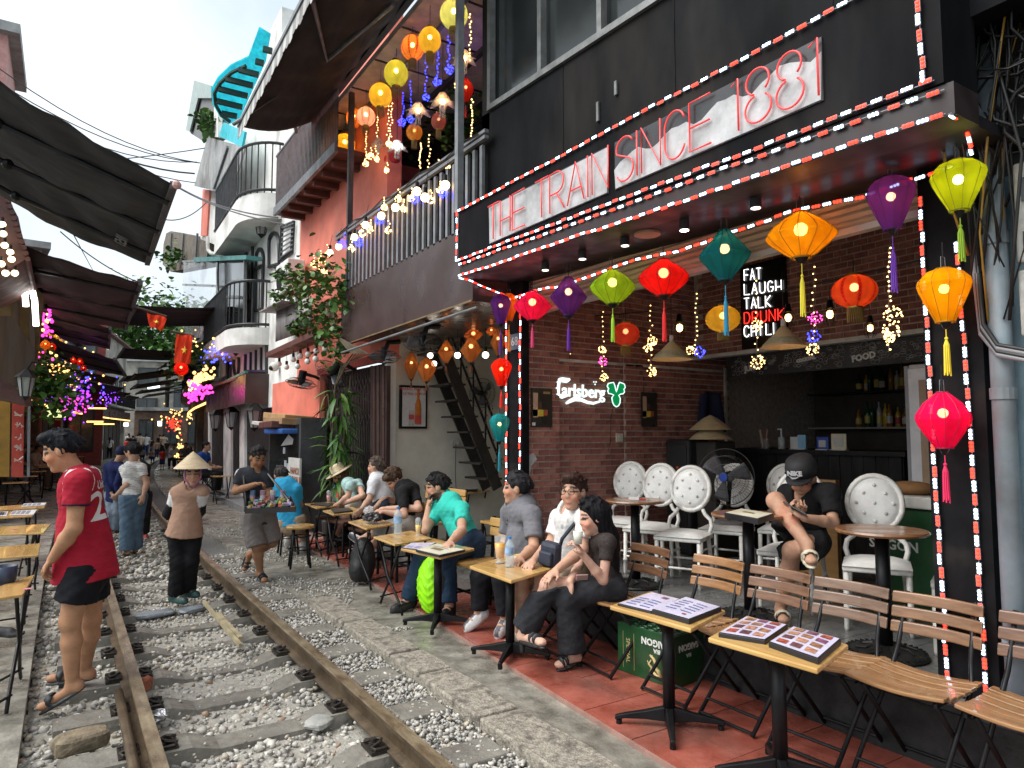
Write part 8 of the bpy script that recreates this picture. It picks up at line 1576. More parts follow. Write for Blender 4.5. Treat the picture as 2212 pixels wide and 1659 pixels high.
def print_on(target,body,size,mat,org,nrm,upv,parent,name='print',bold=.004):
    """lettering pressed onto a curved garment"""
    me = target.data; bvh = BVHTree.FromPolygons([v.co[:] for v in me.vertices],[tuple(p.vertices) for p in me.polygons]); nrm = V(nrm).normalized(); upv = (V(upv) - nrm * V(upv).dot(nrm)).normalized(); xd = upv.cross(nrm)
    o = text(body,size,name,mat,(0,0,0),(1,0,0),(0,1,0),None,depth=0,bold=bold); bm = bmesh.new(); bm.from_mesh(o.data); bmesh.ops.triangulate(bm,faces=bm.faces[:]); bmesh.ops.subdivide_edges(bm,edges=[e for e in bm.edges if e.calc_length() > size * .16],cuts=3,use_grid_fill=True); bmesh.ops.triangulate(bm,faces=bm.faces[:])
    for v in bm.verts:
        p = V(org) + xd * v.co.x + upv * v.co.y + nrm * .3; hit,n_,i_,d_ = bvh.ray_cast(p,-nrm,.8); v.co = (hit + nrm * .004) if hit else (p - nrm * .3)
    bm.to_mesh(o.data); bm.free(); o.parent = target; return o
jer = [o for o in t.children if o.name.startswith('jersey')][0] if hasattr(t,'children') else None
bk = V(-m['tf']); cN = V(m['J']['nk']) * .62 + V(m['J']['pl']) * .38
JW = M('jersey_white',(.62,.6,.6),.7,var=.08); print_on(jer,'22',.24,JW,cN + V(m['ps']) * -.02,bk,m['sp'],t); print_on(jer,'United',.07,JW,V(m['J']['nk']) * .84 + V(m['J']['pl']) * .16,bk,m['sp'],t,bold=.002)
# --- woman in the conical hat
Dm = depth(px(390,1296,Z=-.13)); J = jp(dict(hd=cA(826,398,0),nk=cA(815,448,.03),sl=cA(868,478,.03),sr=cA(758,482,.02),el=cA(862,560,.12),er=cA(716,570,.1),wl=cA(815,620,.2),wr=cA(760,622,.18),pl=cA(792,640,.04),kl=cA(818,770,.02),kr=cA(765,775,-.02),al=cA(808,898,.1),ar=cA(752,922,-.02),tl=cA(845,912,.02),tr=cA(795,940,-.1)),D=Dm)
def tan_top(v,m):
    c = np.tile((.33,.2,.14),(len(v),1))
    for e in 'lr':
        S,E = m['J']['s' + e],m['J']['e' + e]; d = (v - S) @ unit(E - S); r = np.linalg.norm(v - S - d[:,None] * unit(E - S),axis=1); k = (d > .0) & (r < .075); c[k] = (.62,.62,.62); k = (d > .13) & (r < .075); c[k] = (.012,.012,.014)
        W = m['J']['w' + e]; d = (v - E) @ unit(W - E); r = np.linalg.norm(v - E - d[:,None] * unit(W - E),axis=1); c[(r < .055) & (d > -.04)] = (.012,.012,.014)
    return c
t,m = person('woman in a conical hat, tan polo and black trousers standing between the rails',J,V((-.1,-.99,-.1)),(0,0,1),.98,.92,.011,(.4,.24,.16),dict(col=BLK_HAIR,vol=1.02),dict(col=(.38,.235,.165),fn=tan_top,sleeve=1.95,hem=.05,hemw=.03,ease=.022,collar=True,amp=.006,sr=1.15),dict(col=(.008,.008,.009),len=1.97,ease=.018,r1=.075,amp=.008),dict(kind='sneaker',col=(.015,.06,.055),sole=(.02,.05,.05)),frontdir=(-.1,-1,0))
g = m['g']; HATL = M('new_palm_hat',(.6,.47,.3),.65,var=.15,vs=14,bump=.25,bs=60,stretch=(1,1,4)); a,b_ = px(375,1012,D=Dm),px(453,1010,D=Dm); r = (b_ - a).length / 2; ap = V(g(0,-.01,.2)); b = B(); b.lathe([(0,.145),(r * .3,.1),(r * .65,.04),(r,-.02),(r * .97,-.02),(0,.12)],(ap.x,ap.y,V(g(0,0,.075)).z),30); b.obj('conical_hat',HATL,t,smooth=False)
b = B()
for s in (-1,1): b.tube([V(g(s * .07,.03,.06)),V(g(s * .068,.045,-.04)),V(g(0,.07,-.125))],.011,6)
b.obj('chin_strap',M('mauve_cloth',(.3,.12,.22),.8),t,smooth=True)
# --- woman in striped top and wide jeans, her back turned
Dm = depth(px(275,1194,Z=-.13)); J = jp(dict(hd=cA(572,305,0),nk=cA(570,350,0),sl=cA(532,378,.05),sr=cA(608,372,0),el=cA(545,445,-.1),er=cA(628,440,-.02),wl=cA(500,488,-.05),wr=cA(615,490,-.1),pl=cA(572,498,0),kl=cA(545,610,-.05),kr=cA(580,615,.05),al=cA(545,725,-.04),ar=cA(580,715,.1),tl=cA(520,735,.08),tr=cA(568,728,.22)),D=Dm)
st_fn = lambda v,m: np.where((np.mod((v - m['nk']) @ m['sp'],.024) < .006)[:,None],(.28,.28,.3),(.62,.61,.57))
person('woman with black bun hair in a white striped top and wide blue jeans',J,V((-.55,.8,-.25)),(0,0,1),1,.95,.011,(.42,.25,.17),dict(col=BLK_HAIR,vol=1.08,line=-.08),dict(col=(.6,.6,.56),fn=st_fn,sleeve=.5,hem=.02,ease=.015,amp=.005),dict(col=(.085,.135,.19),len=1.98,ease=.04,r1=.105,mat=DENIM,amp=.01),dict(kind='slide',col=(.05,.05,.05)),frontdir=(-.2,.98,0))
# --- people just behind her
Dm = depth(px(235,1148,Z=-.13)); J = jp(dict(hd=cA(520,312,.1),nk=cA(500,345,.1),sl=cA(462,370,.1),sr=cA(530,375,0),el=cA(455,430,.05),er=cA(500,440,-.1),wl=cA(480,485,0),wr=cA(510,480,-.1),pl=cA(490,490,.15),kl=cA(480,560,.1),kr=cA(505,565,.1),al=cA(470,635,.15),ar=cA(500,640,.15),tl=cA(450,640,0),tr=cA(490,650,0)),D=Dm)
person('person in a navy jacket and cap bending behind the striped top woman',J,V((.4,.8,-.4)),(0,0,1),1,.95,.014,(.4,.24,.16),dict(col=(.02,.025,.06),vol=1.1,line=-.09),dict(col=(.012,.018,.075),sleeve=1.85,hem=.1,ease=.03,amp=.012,name='jacket'),dict(col=(.16,.2,.25),len=1.95,ease=.03,r1=.08,mat=DENIM),dict(kind='sneaker',col=(.02,.02,.02)))
Dm = depth(px(310,1162,Z=-.13)); J = jp(dict(hd=cA(555,300,.3),nk=cA(590,345,.1),sl=cA(560,372,0),sr=cA(625,372,.1),el=cA(575,440,.1),er=cA(632,440,.05),wl=cA(580,495,.1),wr=cA(612,498,0),pl=cA(600,490,.1),kl=cA(595,580,.1),kr=cA(620,580,.1),al=cA(590,665,.15),ar=cA(622,660,.15),tl=cA(600,672,.0),tr=cA(628,668,.0)),D=Dm)
person('person in black clothes and red shoes hidden behind the striped top woman',J,V((.3,.9,0)),(0,0,1),.95,.95,.014,(.42,.25,.17),dict(col=BLK_HAIR),dict(col=(.012,.012,.014),sleeve=.6,hem=.08,ease=.025),dict(col=(.012,.012,.013),len=1.9,ease=.03,r1=.07),dict(kind='sneaker',col=(.3,.03,.04)))
# --- tray vendor walking
Dm = depth(px(565,1248,Z=-.02)); J = jp(dict(hd=cB(212,372,0),nk=cB(195,450,.03),sl=cB(278,512,.02),sr=cB(98,492,.0),el=cB(300,640,.0),er=cB(48,618,-.05),wl=cB(280,700,-.2),wr=cB(195,565,-.25),pl=cB(215,790,.05),kl=cB(318,985,.1),kr=cB(208,1015,-.05),al=cB(150,1075,.25),ar=cB(228,1200,.0),tl=cB(118,1180,.25),tr=cB(262,1262,-.12)),D=Dm)
def vend(v,m):
    c = np.tile((.028,.03,.036),(len(v),1)); S,E = m['J']['sr'],m['J']['er']; d = (v - S) @ unit(E - S); r = np.linalg.norm(v - S - d[:,None] * unit(E - S),axis=1); k = (((v - S) @ np.array((-.83,.3,.45))) > .052) & (d > -.05) & (d < .22) & (r < .12); c[k] = (.45,.45,.46); return c
t,m = person('street vendor in a dark tee and grey shorts walking with a tray of goods',J,V((.15,-.85,-.5)),(0,0,1),.98,.98,.011,(.3,.155,.085),dict(col=(.02,.018,.017),vol=1.0,line=-.05),dict(col=(.028,.03,.036),fn=vend,sleeve=.62,hem=.09,ease=.018,amp=.008),dict(col=(.19,.17,.16),len=.98,ease=.035,r1=.07,amp=.01),dict(kind='strap',col=(.02,.02,.022)),dict(r=dict(d=(.6,-.5,.1),n=(0,-.3,-1),c=.9),l=dict(d=(.1,-.9,.1),n=(0,0,1),c=.8)),frontdir=(.1,-1,0))
tr = thing('goods_tray','shallow dark tray full of small colourful boxes carried by the vendor','tray',px(*d2(300,740),D=Dm - .32)); f0_,f1_ = px(*d2(120,775),D=Dm - .42),px(*d2(488,762),D=Dm - .42); k0,k1 = px(*d2(130,690),D=Dm - .14),px(*d2(450,685),D=Dm - .14)
TB = M('tray_black',(.02,.016,.016),.4,var=.3); bl = lambda u,v: f0_.lerp(f1_,u).lerp(k0.lerp(k1,u),v); B().prism([bl(0,0),bl(1,0),bl(1,1),bl(0,1)],(0,0,.008)).obj('tray_base',TB,tr)
for a,c in (((0,0),(1,0)),((1,0),(1,1)),((1,1),(0,1)),((0,1),(0,0))): B().beam(bl(*a) + V((0,0,.02)),bl(*c) + V((0,0,.02)),.008,.05).obj('tray_side',TB,tr)
GC_ = [M('pack_%d' % i,c,.4,var=.25,vs=40) for i,c in enumerate(((.4,.03,.03),(.5,.46,.4),(.1,.2,.35),(.45,.33,.06),(.08,.18,.09),(.42,.26,.34),(.2,.04,.03),(.5,.5,.5),(.3,.24,.4)))]
for i in range(58):
    p = bl(R.uniform(.04,.96),R.uniform(.05,.95)) + V((0,0,.02)); hh = R.uniform(.012,.035); w_ = R.uniform(.022,.05)
    if i % 4: B().box(p + V((0,0,hh / 2)),(w_,w_ * R.uniform(.5,1),hh),rotm(R.uniform(-1,1),R.uniform(-.4,.4),R.uniform(-.3,.3))).obj('goods_box',R.choice(GC_),tr)
    else: B().cyl(p,p + V((0,0,hh)),w_ * .5,n=12).obj('goods_tin',R.choice(GC_),tr)
for i in range(8): p = bl((i % 4 + .6) / 4.4,.98) + V((0,0,.035 + .05 * (i // 4))); B().cyl(p - V((0,0,.02)),p + V((0,0,.028)),.026,n=12).obj('goods_tub',GC_[(5,7,8,1,2,5,1,8)[i]],tr)
B().tube([bl(1,.6),V(m['J']['sl']) + V((0,-.06,.03)),V(m['J']['nk']) + V((0,.08,.02)),V(m['J']['sr']) + V((0,-.05,.04)),bl(0,.7)],.012,6).obj('neck_strap',TB,tr)
# --- man in blue on the stool, back to the camera
J = jp(dict(hd=cB(378,505,.1),nk=cB(400,545,.02),sl=cB(345,590,0),sr=cB(492,600,0),el=cB(340,700,.15),er=cB(520,720,.15),wl=cB(390,740,.35),wr=cB(470,745,.35),pl=cB(445,830,0),kl=cB(420,850,.4),kr=cB(520,860,.38),al=cB(430,960,.45),ar=cB(545,1000,.35),tl=cB(425,1000,.6),tr=cB(545,1040,.5)),D=depth(STB) - .02)
person('man in a bright blue shirt sitting on a stool with his back turned',J,V((.0,.9,-.45)),(0,0,1),.98,1.0,.011,(.4,.24,.16),dict(col=(.045,.04,.038),vol=1.02),dict(col=(.03,.3,.52),sleeve=.6,hem=.05,ease=.022,amp=.009),dict(col=(.38,.29,.2),len=1.0,ease=.03),dict(kind='sneaker',col=(.5,.5,.48)),bulk=1.15)
# --- girl in the straw hat
J = jp(dict(hd=cB(806,505,-.04),nk=cB(868,545,.02),sl=cB(885,578,-.07),sr=cB(940,560,.1),el=cB(868,650,-.1),er=cB(975,648,0),wl=cB(800,705,-.2),wr=cB(835,708,-.14),pl=cB(955,725,.1),kl=cB(785,790,-.12),kr=cB(845,800,-.1),al=cB(738,940,-.08),ar=cB(790,930,-.06),tl=cB(690,990,-.14),tr=cB(745,1005,-.12)),X=3.1)
t,m = person('girl with long hair in a straw hat and mint blouse sitting at a table',J,V((-.85,.2,-.5)),(0,0,1),.98,.93,.011,(.55,.33,.24),dict(style='long',col=(.12,.065,.035),vol=1.02,locks=[V(J['hd']) + V((.05,-.02,0)),V(J['nk']) + V((-.02,-.05,-.02)),V(J['nk']) + V((-.1,-.06,-.2))],lr=.06,lr2=.05),dict(col=(.36,.52,.5),sleeve=.45,hem=.04,ease=.016,sr=1.6,amp=.007,name='blouse'),dict(col=(.5,.45,.36),len=.8,ease=.03),dict(kind='sneaker',col=(.02,.02,.022),lace=(.6,.6,.6)),seated=True)
g = m['g']; b = B(); STR = M('straw_hat',(.62,.5,.32),.7,var=.2,vs=20,bump=.3,bs=90); ct = V(g(0,-.02,.07)); fr = Matrix((V(m['side']),V(m['f']),V(m['u']))).transposed(); hb_ = B().lathe([(.19,-.02),(.185,-.012),(.095,.0),(.09,.07),(.075,.09),(0,.095)],(0,0,0),26); hb_.v = [ct + fr @ v for v in hb_.v]; ho = hb_.obj('straw_hat',STR,t,smooth=True,solid=.004)
rb = B().lathe([(.0965,.002),(.0935,.03)],(0,0,0),26); rb.v = [ct + fr @ v for v in rb.v]; rb.obj('hat_band',BLACK,ho)
# --- woman in the white shirt
J = jp(dict(hd=cB(1068,440,0),nk=cB(1085,510,.03),sl=cB(1055,562,-.06),sr=cB(1120,545,.1),el=cB(1020,680,-.14),er=cB(1140,660,.06),wl=cB(965,745,-.26),wr=cB(1060,740,-.1),pl=cB(1140,730,.08),kl=cB(960,800,-.16),kr=cB(1030,810,-.14),al=cB(925,1010,-.14),ar=cB(990,1015,-.1),tl=cB(880,1045,-.2),tr=cB(950,1050,-.16)),X=3.08)
person('woman with grey brown hair in a loose white shirt looking up the street',J,V((-.75,.65,0)),(0,0,1),.96,.95,.011,(.5,.3,.21),dict(style='long',col=(.075,.055,.045),vol=1.0,locks=[V(J['hd']) + V((.06,-.03,-.02)),V(J['nk']) + V((.08,-.02,.0))],lr=.06),dict(col=(.6,.6,.62),sleeve=.7,hem=.06,ease=.025,amp=.01),dict(col=(.03,.035,.05),len=1.95,ease=.02),dict(kind='sneaker',col=(.55,.53,.48)),seated=True,bulk=1.05)
# --- boy in the black tee
J = jp(dict(hd=cB(1200,530,-.08),nk=cB(1268,562,0),sl=cB(1262,625,-.1),sr=cB(1340,600,.1),el=cB(1275,790,-.15),er=cB(1380,740,.0),wl=cB(1135,765,-.32),wr=cB(1150,740,-.22),pl=cB(1345,850,.08),kl=cB(1120,890,-.22),kr=cB(1190,910,-.2),al=cB(965,965,-.36),ar=cB(955,1065,-.2),tl=cB(890,930,-.42),tr=cB(885,1100,-.26)),X=3.05)
person('young man in a black tee leaning over his phone at the table',J,V((-.75,.0,-.66)),(0,0,1),.98,.97,.011,(.52,.31,.22),dict(style='fringe',col=(.06,.035,.022),vol=1.08,line=-.07),dict(col=(.012,.012,.013),sleeve=.75,hem=.06,ease=.022,amp=.008),dict(col=(.35,.33,.3),len=1.3,ease=.03),dict(kind='sneaker',col=(.03,.03,.04),lace=(.55,.55,.55)),dict(l=dict(c=.8,n=(0,.3,-1)),r=dict(c=.8,n=(0,.2,-1))),seated=True)
# --- man in the turquoise polo
J = jp(dict(hd=cB(1512,585,-.04),nk=cB(1575,665,.02),sl=cB(1695,745,.02),sr=cB(1530,730,-.03),el=cB(1692,905,-.2),er=cB(1432,900,-.2),wl=cB(1610,985,-.38),wr=cB(1452,725,-.14),pl=cB(1755,1020,.08),kl=cB(1580,1075,-.24),kr=cB(1420,1060,-.34),al=cB(1600,1450,-.26),ar=cB(1300,1410,-.42),tl=cB(1565,1515,-.35),tr=cB(1195,1468,-.55)),X=2.92)
def polo(v,m):
    c = np.tile((.035,.45,.36),(len(v),1)); return c
t,m = person('bearded man with glasses in a turquoise polo resting his chin on his hand',J,V((-.9,.35,-.12)),(0,0,1),1.02,1.02,.0102,(.48,.28,.19),dict(col=(.014,.013,.013),vol=1.04,line=-.06),dict(col=(.035,.45,.36),fn=polo,sleeve=.62,hem=.08,ease=.02,collar=True,sr=1.5,amp=.008,name='polo'),dict(col=(.022,.045,.085),len=1.93,ease=.02,r1=.07,mat=DENIM,amp=.009),dict(kind='sneaker',col=(.012,.012,.013),sole=(.015,.015,.015)),dict(r=dict(d=(.05,.1,1),n=(.9,-.2,0),c=.8),l=dict(c=.5,n=(0,0,-1))),beard=(.09,.06,.045),seated=True,bulk=1.0)
def glasses(m,t):
    g = m['g']; b = B()
    for s in (-1,1): b.tube([V(g(s * .032 + .024 * math.cos(a),.104,.008 + .02 * math.sin(a))) for a in [i * math.pi / 6 for i in range(12)]],.0022,5,closed=True); b.tube([V(g(s * .056,.1,.012)),V(g(s * .078,.01,.008))],.002,4)
    b.tube([V(g(-.008,.108,.012)),V(g(.008,.108,.012))],.002,4); b.obj('glasses',BLACK,t)
glasses(m,t)
# --- man in the grey henley
J = jp(dict(hd=cC(552,372,-.02),nk=cC(568,455,.03),sl=cC(655,545,-.03),sr=cC(510,530,.03),el=cC(668,755,-.08),er=cC(480,720,0),wl=cC(575,830,-.32),wr=cC(480,830,-.14),pl=cC(660,830,.08),kl=cC(465,960,-.22),kr=cC(325,945,-.28),al=cC(480,1220,-.2),ar=cC(310,1185,-.29),tl=cC(430,1320,-.29),tr=cC(225,1275,-.39)),X=2.96)
t,m = person('older man in a grey henley and black trousers looking up the street',J,V((-.85,.52,.02)),(0,0,1),1.02,1.0,.0102,(.47,.27,.18),dict(col=(.018,.018,.02),vol=1.06,line=-.06),dict(col=(.15,.15,.165),sleeve=.72,hem=.07,ease=.028,sr=1.65,amp=.009,belly=True,name='henley'),dict(col=(.01,.01,.013),len=1.9,ease=.02,r1=.065),dict(kind='sneaker',col=(.62,.62,.62),lace=(.08,.07,.08)),dict(l=dict(n=(0,0,-1),c=.6),r=dict(n=(0,0,-1),c=.6)),seated=True,bulk=1.15)
for k in range(4): B().ball(V(m['J']['nk']) + V(m['tf']) * (.105 + .012 * k) - V(m['sp']) * (.06 + .03 * k) ,.006,6).obj('button',BLACK,t)
# --- man in the white tee with glasses
J = jp(dict(hd=cC(925,395,-.04),nk=cC(925,490,.02),sl=cC(1005,560,-.02),sr=cC(835,565,.06),el=cC(985,770,-.1),er=cC(775,730,-.02),wl=cC(815,905,-.34),wr=cC(660,850,-.32),pl=cC(905,890,.08),kl=cC(730,965,-.26),kr=cC(585,965,-.34),al=cC(640,1280,-.2),ar=cC(575,1305,-.34),tl=cC(590,1395,-.3),tr=cC(470,1410,-.43)),X=2.97)
gr_fn = lambda v,m: np.where(((np.sin(v @ np.array((60,40,30))) + np.sin(v @ np.array((-30,50,70))) + np.sin(v @ np.array((20,-65,45)))) > 1.75)[:,None],(.4,.4,.4),(.64,.64,.63))
t,m = person('laughing man with glasses in a white tee and beige shorts',J,V((-.8,-.42,.02)),(0,0,1),1.02,1.0,.0102,(.5,.29,.2),dict(style='quiff',col=(.035,.018,.014),vol=1.04,line=-.06),dict(col=(.6,.6,.6),fn=gr_fn,sleeve=.68,hem=.07,ease=.022,sr=1.55,amp=.008),dict(col=(.4,.33,.24),len=.85,ease=.03,r1=.08),dict(kind='sneaker',col=(.62,.56,.42),sole=(.6,.6,.6)),dict(l=dict(n=(0,0,-1),c=.5),r=dict(n=(0,0,-1),c=.5)),seated=True,bulk=1.05)
glasses(m,t); sp0,sp1 = V(m['J']['sl']),V(m['J']['pl']); B().tube([sp0 + V((0,0,.05)),sp0.lerp(sp1,.35) + V(m['tf']) * .135,sp0.lerp(sp1,.8) + V(m['tf']) * .17 - V(m['ps']) * .05],.014,6).obj('bag_strap',M('navy_strap',(.02,.025,.04),.7),t)
p = px(*cC(778,800)[:2],X=2.76); bg_ = thing('shoulder_bag','small dark blue shoulder bag on the lap of the laughing man','bag',p); B().box(p,(.08,.15,.17),rotm(.2,.1)).obj('pouch',M('navy_nylon',(.02,.026,.045),.6,var=.2,bump=.2),bg_,bevel=.03); B().box(p + V((-.05,-.01,-.02)),(.03,.11,.09),rotm(.2,.1)).obj('pocket',MATS['navy_nylon'],bg_,bevel=.012)
# --- woman in black lace
J = jp(dict(hd=cC(1050,555,-.06),nk=cC(1085,660,.02),sl=cC(1150,720,-.05),sr=cC(1030,700,.05),el=cC(1120,970,-.12),er=cC(960,880,-.06),wl=cC(985,800,-.26),wr=cC(905,980,-.3),pl=cC(1170,1030,.06),kl=cC(880,1090,-.3),kr=cC(765,1000,-.4),al=cC(920,1455,-.24),ar=cC(600,1310,-.5),tl=cC(835,1520,-.34),tr=cC(715,1375,-.6)),X=2.98)
t,m = person('long haired woman in a black lace top and flared black jeans with crossed legs',J,V((-.93,.25,-.22)),(0,0,1),.98,.94,.0102,(.58,.35,.26),dict(style='long',col=(.008,.008,.01),vol=1.05,locks=[V(J['hd']) + V((.03,-.03,.02)),V(J['nk']) + V((.02,-.08,-.02)),V(J['nk']) + V((.02,-.1,-.26))],lr=.075,lr2=.06),dict(col=(.014,.013,.015),sleeve=.5,hem=-.06,ease=.01,amp=.004,name='lace_top',mat=M('black_lace',(.008,.007,.008),.8,var=.9,vs=110,col2=(.04,.025,.02),bump=.4,bs=120)),dict(col=(.025,.026,.03),len=1.92,ease=.016,r1=.095,mat=DENIM,amp=.008),dict(kind='heel',col=(.012,.012,.013)),dict(l=dict(d=(-.5,.2,.8),n=(-.6,.5,0),c=.75),r=dict(d=(-.1,0,-1),n=(1,0,0),c=.25)),armr=.82,seated=True,bulk=.88)
p = px(*cC(955,690)[:2],X=2.68); cp_ = thing('paper_cup','small pale cup held by the woman in black lace','cup',p); B().lathe([(0,-.04),(.024,-.04),(.032,.04),(.028,.04),(.02,-.03)],p,14).obj('cup',M('cup_pale',(.6,.6,.52),.5,var=.1),cp_,smooth=True)
p = px(*cC(982,950)[:2],X=2.72); ph = thing('phone','phone lying on the lap of the woman in black lace','phone',p); B().box(p,(.075,.012,.04),rotm(-.4,.5)).obj('case',M('phone_pink',(.3,.2,.18),.3),ph,bevel=.004)
# --- man in the cap
J = jp(dict(hd=cD(1370,380,-.04),nk=cD(1400,480,.03),sl=cD(1590,505,-.02),sr=cD(1245,505,.08),el=cD(1620,745,-.12),er=cD(1225,680,-.05),wl=cD(1385,705,-.34),wr=cD(1310,690,-.3),pl=cD(1400,860,.12),kl=cD(1285,975,-.36),kr=cD(1150,565,-.22),al=cD(1190,1440,-.24),ar=cD(1410,925,-.36),tl=cD(1215,1535,-.37),tr=cD(1440,1055,-.5)),X=4.12)
t,m = person('man in a black cap and black shirt sitting with one leg up reading his phone',J,V((-.8,-.25,-.52)),(0,0,1),1.0,1.0,.0102,(.47,.27,.18),dict(col=BLK_HAIR,vol=1.0),dict(col=(.01,.01,.011),sleeve=.72,hem=.07,ease=.024,collar=True,vneck=.05,sr=1.6,amp=.008),dict(col=(.02,.021,.024),len=.8,ease=.04,r1=.09),dict(kind='slide',col=(.55,.5,.38)),dict(l=dict(d=(-.4,.6,.5),n=(-.3,0,1),c=.8),r=dict(d=(-.3,-.5,.3),n=(-.2,0,1),c=.6)),seated=True,bulk=.92,armr=.9)
g = m['g']; fr = Matrix((V(m['side']),V(m['f']),V(m['u']))).transposed(); cb_ = B(); cb_.lathe([(.094,.0),(.097,.04),(.085,.085),(.05,.108),(0,.115)],(0,0,0),24); cb_.v = [V((v.x,v.y * 1.12,v.z)) for v in cb_.v]; n0 = len(cb_.v); cb_.grid(lambda a,e: V((lerp(-.085,.085,a),.085 * math.sqrt(max(0,1 - (1.9 * (a - .5)) ** 2 * .9)) + e * .085 * math.sqrt(max(0,1 - (2 * (a - .5)) ** 2 * .75)),.006 - .012 * abs(2 * a - 1) ** 2)),10,4); c0 = V(g(0,-.012,.045)); cb_.v = [c0 + fr @ v for v in cb_.v]; co = cb_.obj('cap',M('black_cap',(.014,.014,.016),.8,var=.2),t,smooth=True,solid=.004)
text('NIKE',.042,'cap_logo',M('cap_silver',(.5,.5,.52),.5,var=0),V(g(.0,.118,.115)),-V(m['side']),V(m['u']) - V(m['f']) * .25,co,bold=.002); B().tube([V(g(-a,.118 - abs(a) * .25,z)) for a,z in ((-.04,.088),(-.022,.075),(.0,.08),(.045,.1))],[.002,.006,.005,.001],5).obj('cap_swoosh',MATS['cap_silver'],co)
p = px(*cD(1310,635)[:2],X=3.74); ph = thing('phone','phone held in both hands by the man in the cap','phone',p); B().box(p,(.075,.15,.01),rotm(.5,.5,.35)).obj('case',M('phone_dark',(.03,.03,.035),.25),ph,bevel=.003)
# ---- bags on the ground
bp_ = thing('backpack','black backpack standing on the tiles under the folding table','backpack',px(*d2(970,1270),Z=.01)); q = px(*d2(975,1265),Z=.01); sd = SD(nv(q) - .3,nv(q) + (.3,.3,.6),.01); sd.ell(nv(q) + (0,0,.2),(.12,.15,.23),None,.02).ell(nv(q) + (-.08,-.02,.12),(.07,.11,.12),None,.02).half(nv(q),(0,0,-1)); sd_obj(sd,'pack_body',M('black_nylon',(.012,.012,.013),.6,var=.3,bump=.3),bp_,None,.008); B().tube([V(q) + V((.05,.02,.4)),V(q) + V((.05,.02,.47)),V(q) + V((.05,-.05,.47)),V(q) + V((.05,-.05,.4))],.008,6).obj('handle',BLACK,bp_)
ng = thing('backpack_cover','neon green rain cover on a backpack leaning beside the turquoise man','backpack',px(*d2(1420,1520),Z=.01)); q = px(925,1326,Z=.01) + V((.05,.02,0)); sd = SD(nv(q) - .3,nv(q) + (.3,.3,.65),.009); sd.ell(nv(q) + (0,0,.22),(.12,.16,.24),None,.02).half(nv(q),(0,0,-1)); sd_obj(sd,'cover',M('neon_green_cloth',(.32,.85,.0),.6,var=.15,vs=10,bump=.4,bs=20),ng,None,.012,4,2)
b = B(); sd = SD(nv(q) - .3,nv(q) + (.3,.3,.65),.012); sd.ell(nv(q) + (.05,-.06,.21),(.12,.13,.22),None,.02).half(nv(q),(0,0,-1)); sd_obj(sd,'pack_body',MATS['black_nylon'],ng)
# ---- the crowd farther along
def walker(label,x,yfoot,yhead,heading,top,low,hair=BLK_HAIR,sit=False,skin=(.42,.25,.17),zg=-.1,group='people farther along the street',long_=False,sl_=.6,ll=1.9):
    base = px(x,yfoot,Z=zg); hd = px(x,yhead,D=depth(base)); H = hd.z - zg + .1; k = H / 1.68 if not sit else H / 1.28; f = V((math.sin(heading),math.cos(heading),0)); r = V((f.y,-f.x,0)); P_ = lambda a,b,z: base + r * a * k + f * b * k + V((0,0,z * k)); w = R.uniform(-.12,.12)
    if not sit: J = dict(hd=P_(0,.03,1.57),nk=P_(0,0,1.41),sl=P_(-.18,0,1.36),sr=P_(.18,0,1.36),el=P_(-.23,-.03 + w,1.08),er=P_(.23,-.03 - w,1.08),wl=P_(-.21,.08 + w,.86),wr=P_(.21,.08 - w,.86),pl=P_(0,0,.9),kl=P_(-.09,.04 + w * .8,.48),kr=P_(.09,.04 - w * .8,.48),al=P_(-.09,-.02 + w,.08),ar=P_(.09,-.02 - w,.08),tl=P_(-.1,.12 + w,.03),tr=P_(.1,.12 - w,.03))
    else: J = dict(hd=P_(0,.1,1.18),nk=P_(0,.02,1.02),sl=P_(-.18,.02,.97),sr=P_(.18,.02,.97),el=P_(-.22,.1,.72),er=P_(.22,.1,.72),wl=P_(-.12,.32,.68),wr=P_(.12,.32,.68),pl=P_(0,-.05,.52),kl=P_(-.11,.38,.5),kr=P_(.11,.38,.5),al=P_(-.11,.36,.08),ar=P_(.11,.36,.08),tl=P_(-.11,.5,.03),tr=P_(.11,.5,.03))
    dd = depth(base); hres = min(.03,max(.014,dd * .0011)); locks = [J['hd'] - f * .05,J['nk'] - f * .07 - V((0,0,.12))] if long_ else []
    return person(label,J,f,(0,0,1),k,k,hres,skin,dict(col=hair,vol=1.04,style='long' if long_ else 'short',locks=locks),dict(col=top,sleeve=sl_,hem=.06,ease=.02),dict(col=low,len=ll,ease=.02),dict(kind='sneaker',col=(.04,.04,.04)),group=group,seated=sit)
cL = lambda x,y: (x * .4822,603.5 + y * .26453)
BK,WH,BE,BL,GY,RE,NV = (.012,.012,.013),(.55,.55,.54),(.4,.32,.24),(.02,.08,.32),(.1,.1,.11),(.45,.03,.03),(.02,.03,.08)
walker('man in a blue tee and cap walking away along the track',196,1000,944,.3,BL,(.12,.12,.11),(.05,.1,.2),ll=1.0); walker('person in a white tee beside the man in blue',212,998,948,.4,WH,(.1,.12,.2)); walker('woman with a backpack and white top walking away',236,992,948,.4,WH,BK,long_=True); walker('man in a beige shirt walking away',262,985,946,.4,BE,GY,ll=1.0)
walker('child in a red shirt and dark shorts by the right tables',350,1016,975,.2,RE,NV,ll=1.0,zg=0); walker('tall man in black far along the track',344,985,942,.5,BK,BK,zg=0)
walker('person in a blue tee sitting by the white house',435,1070,965,2.2,BL,BK,zg=.1,sit=True)
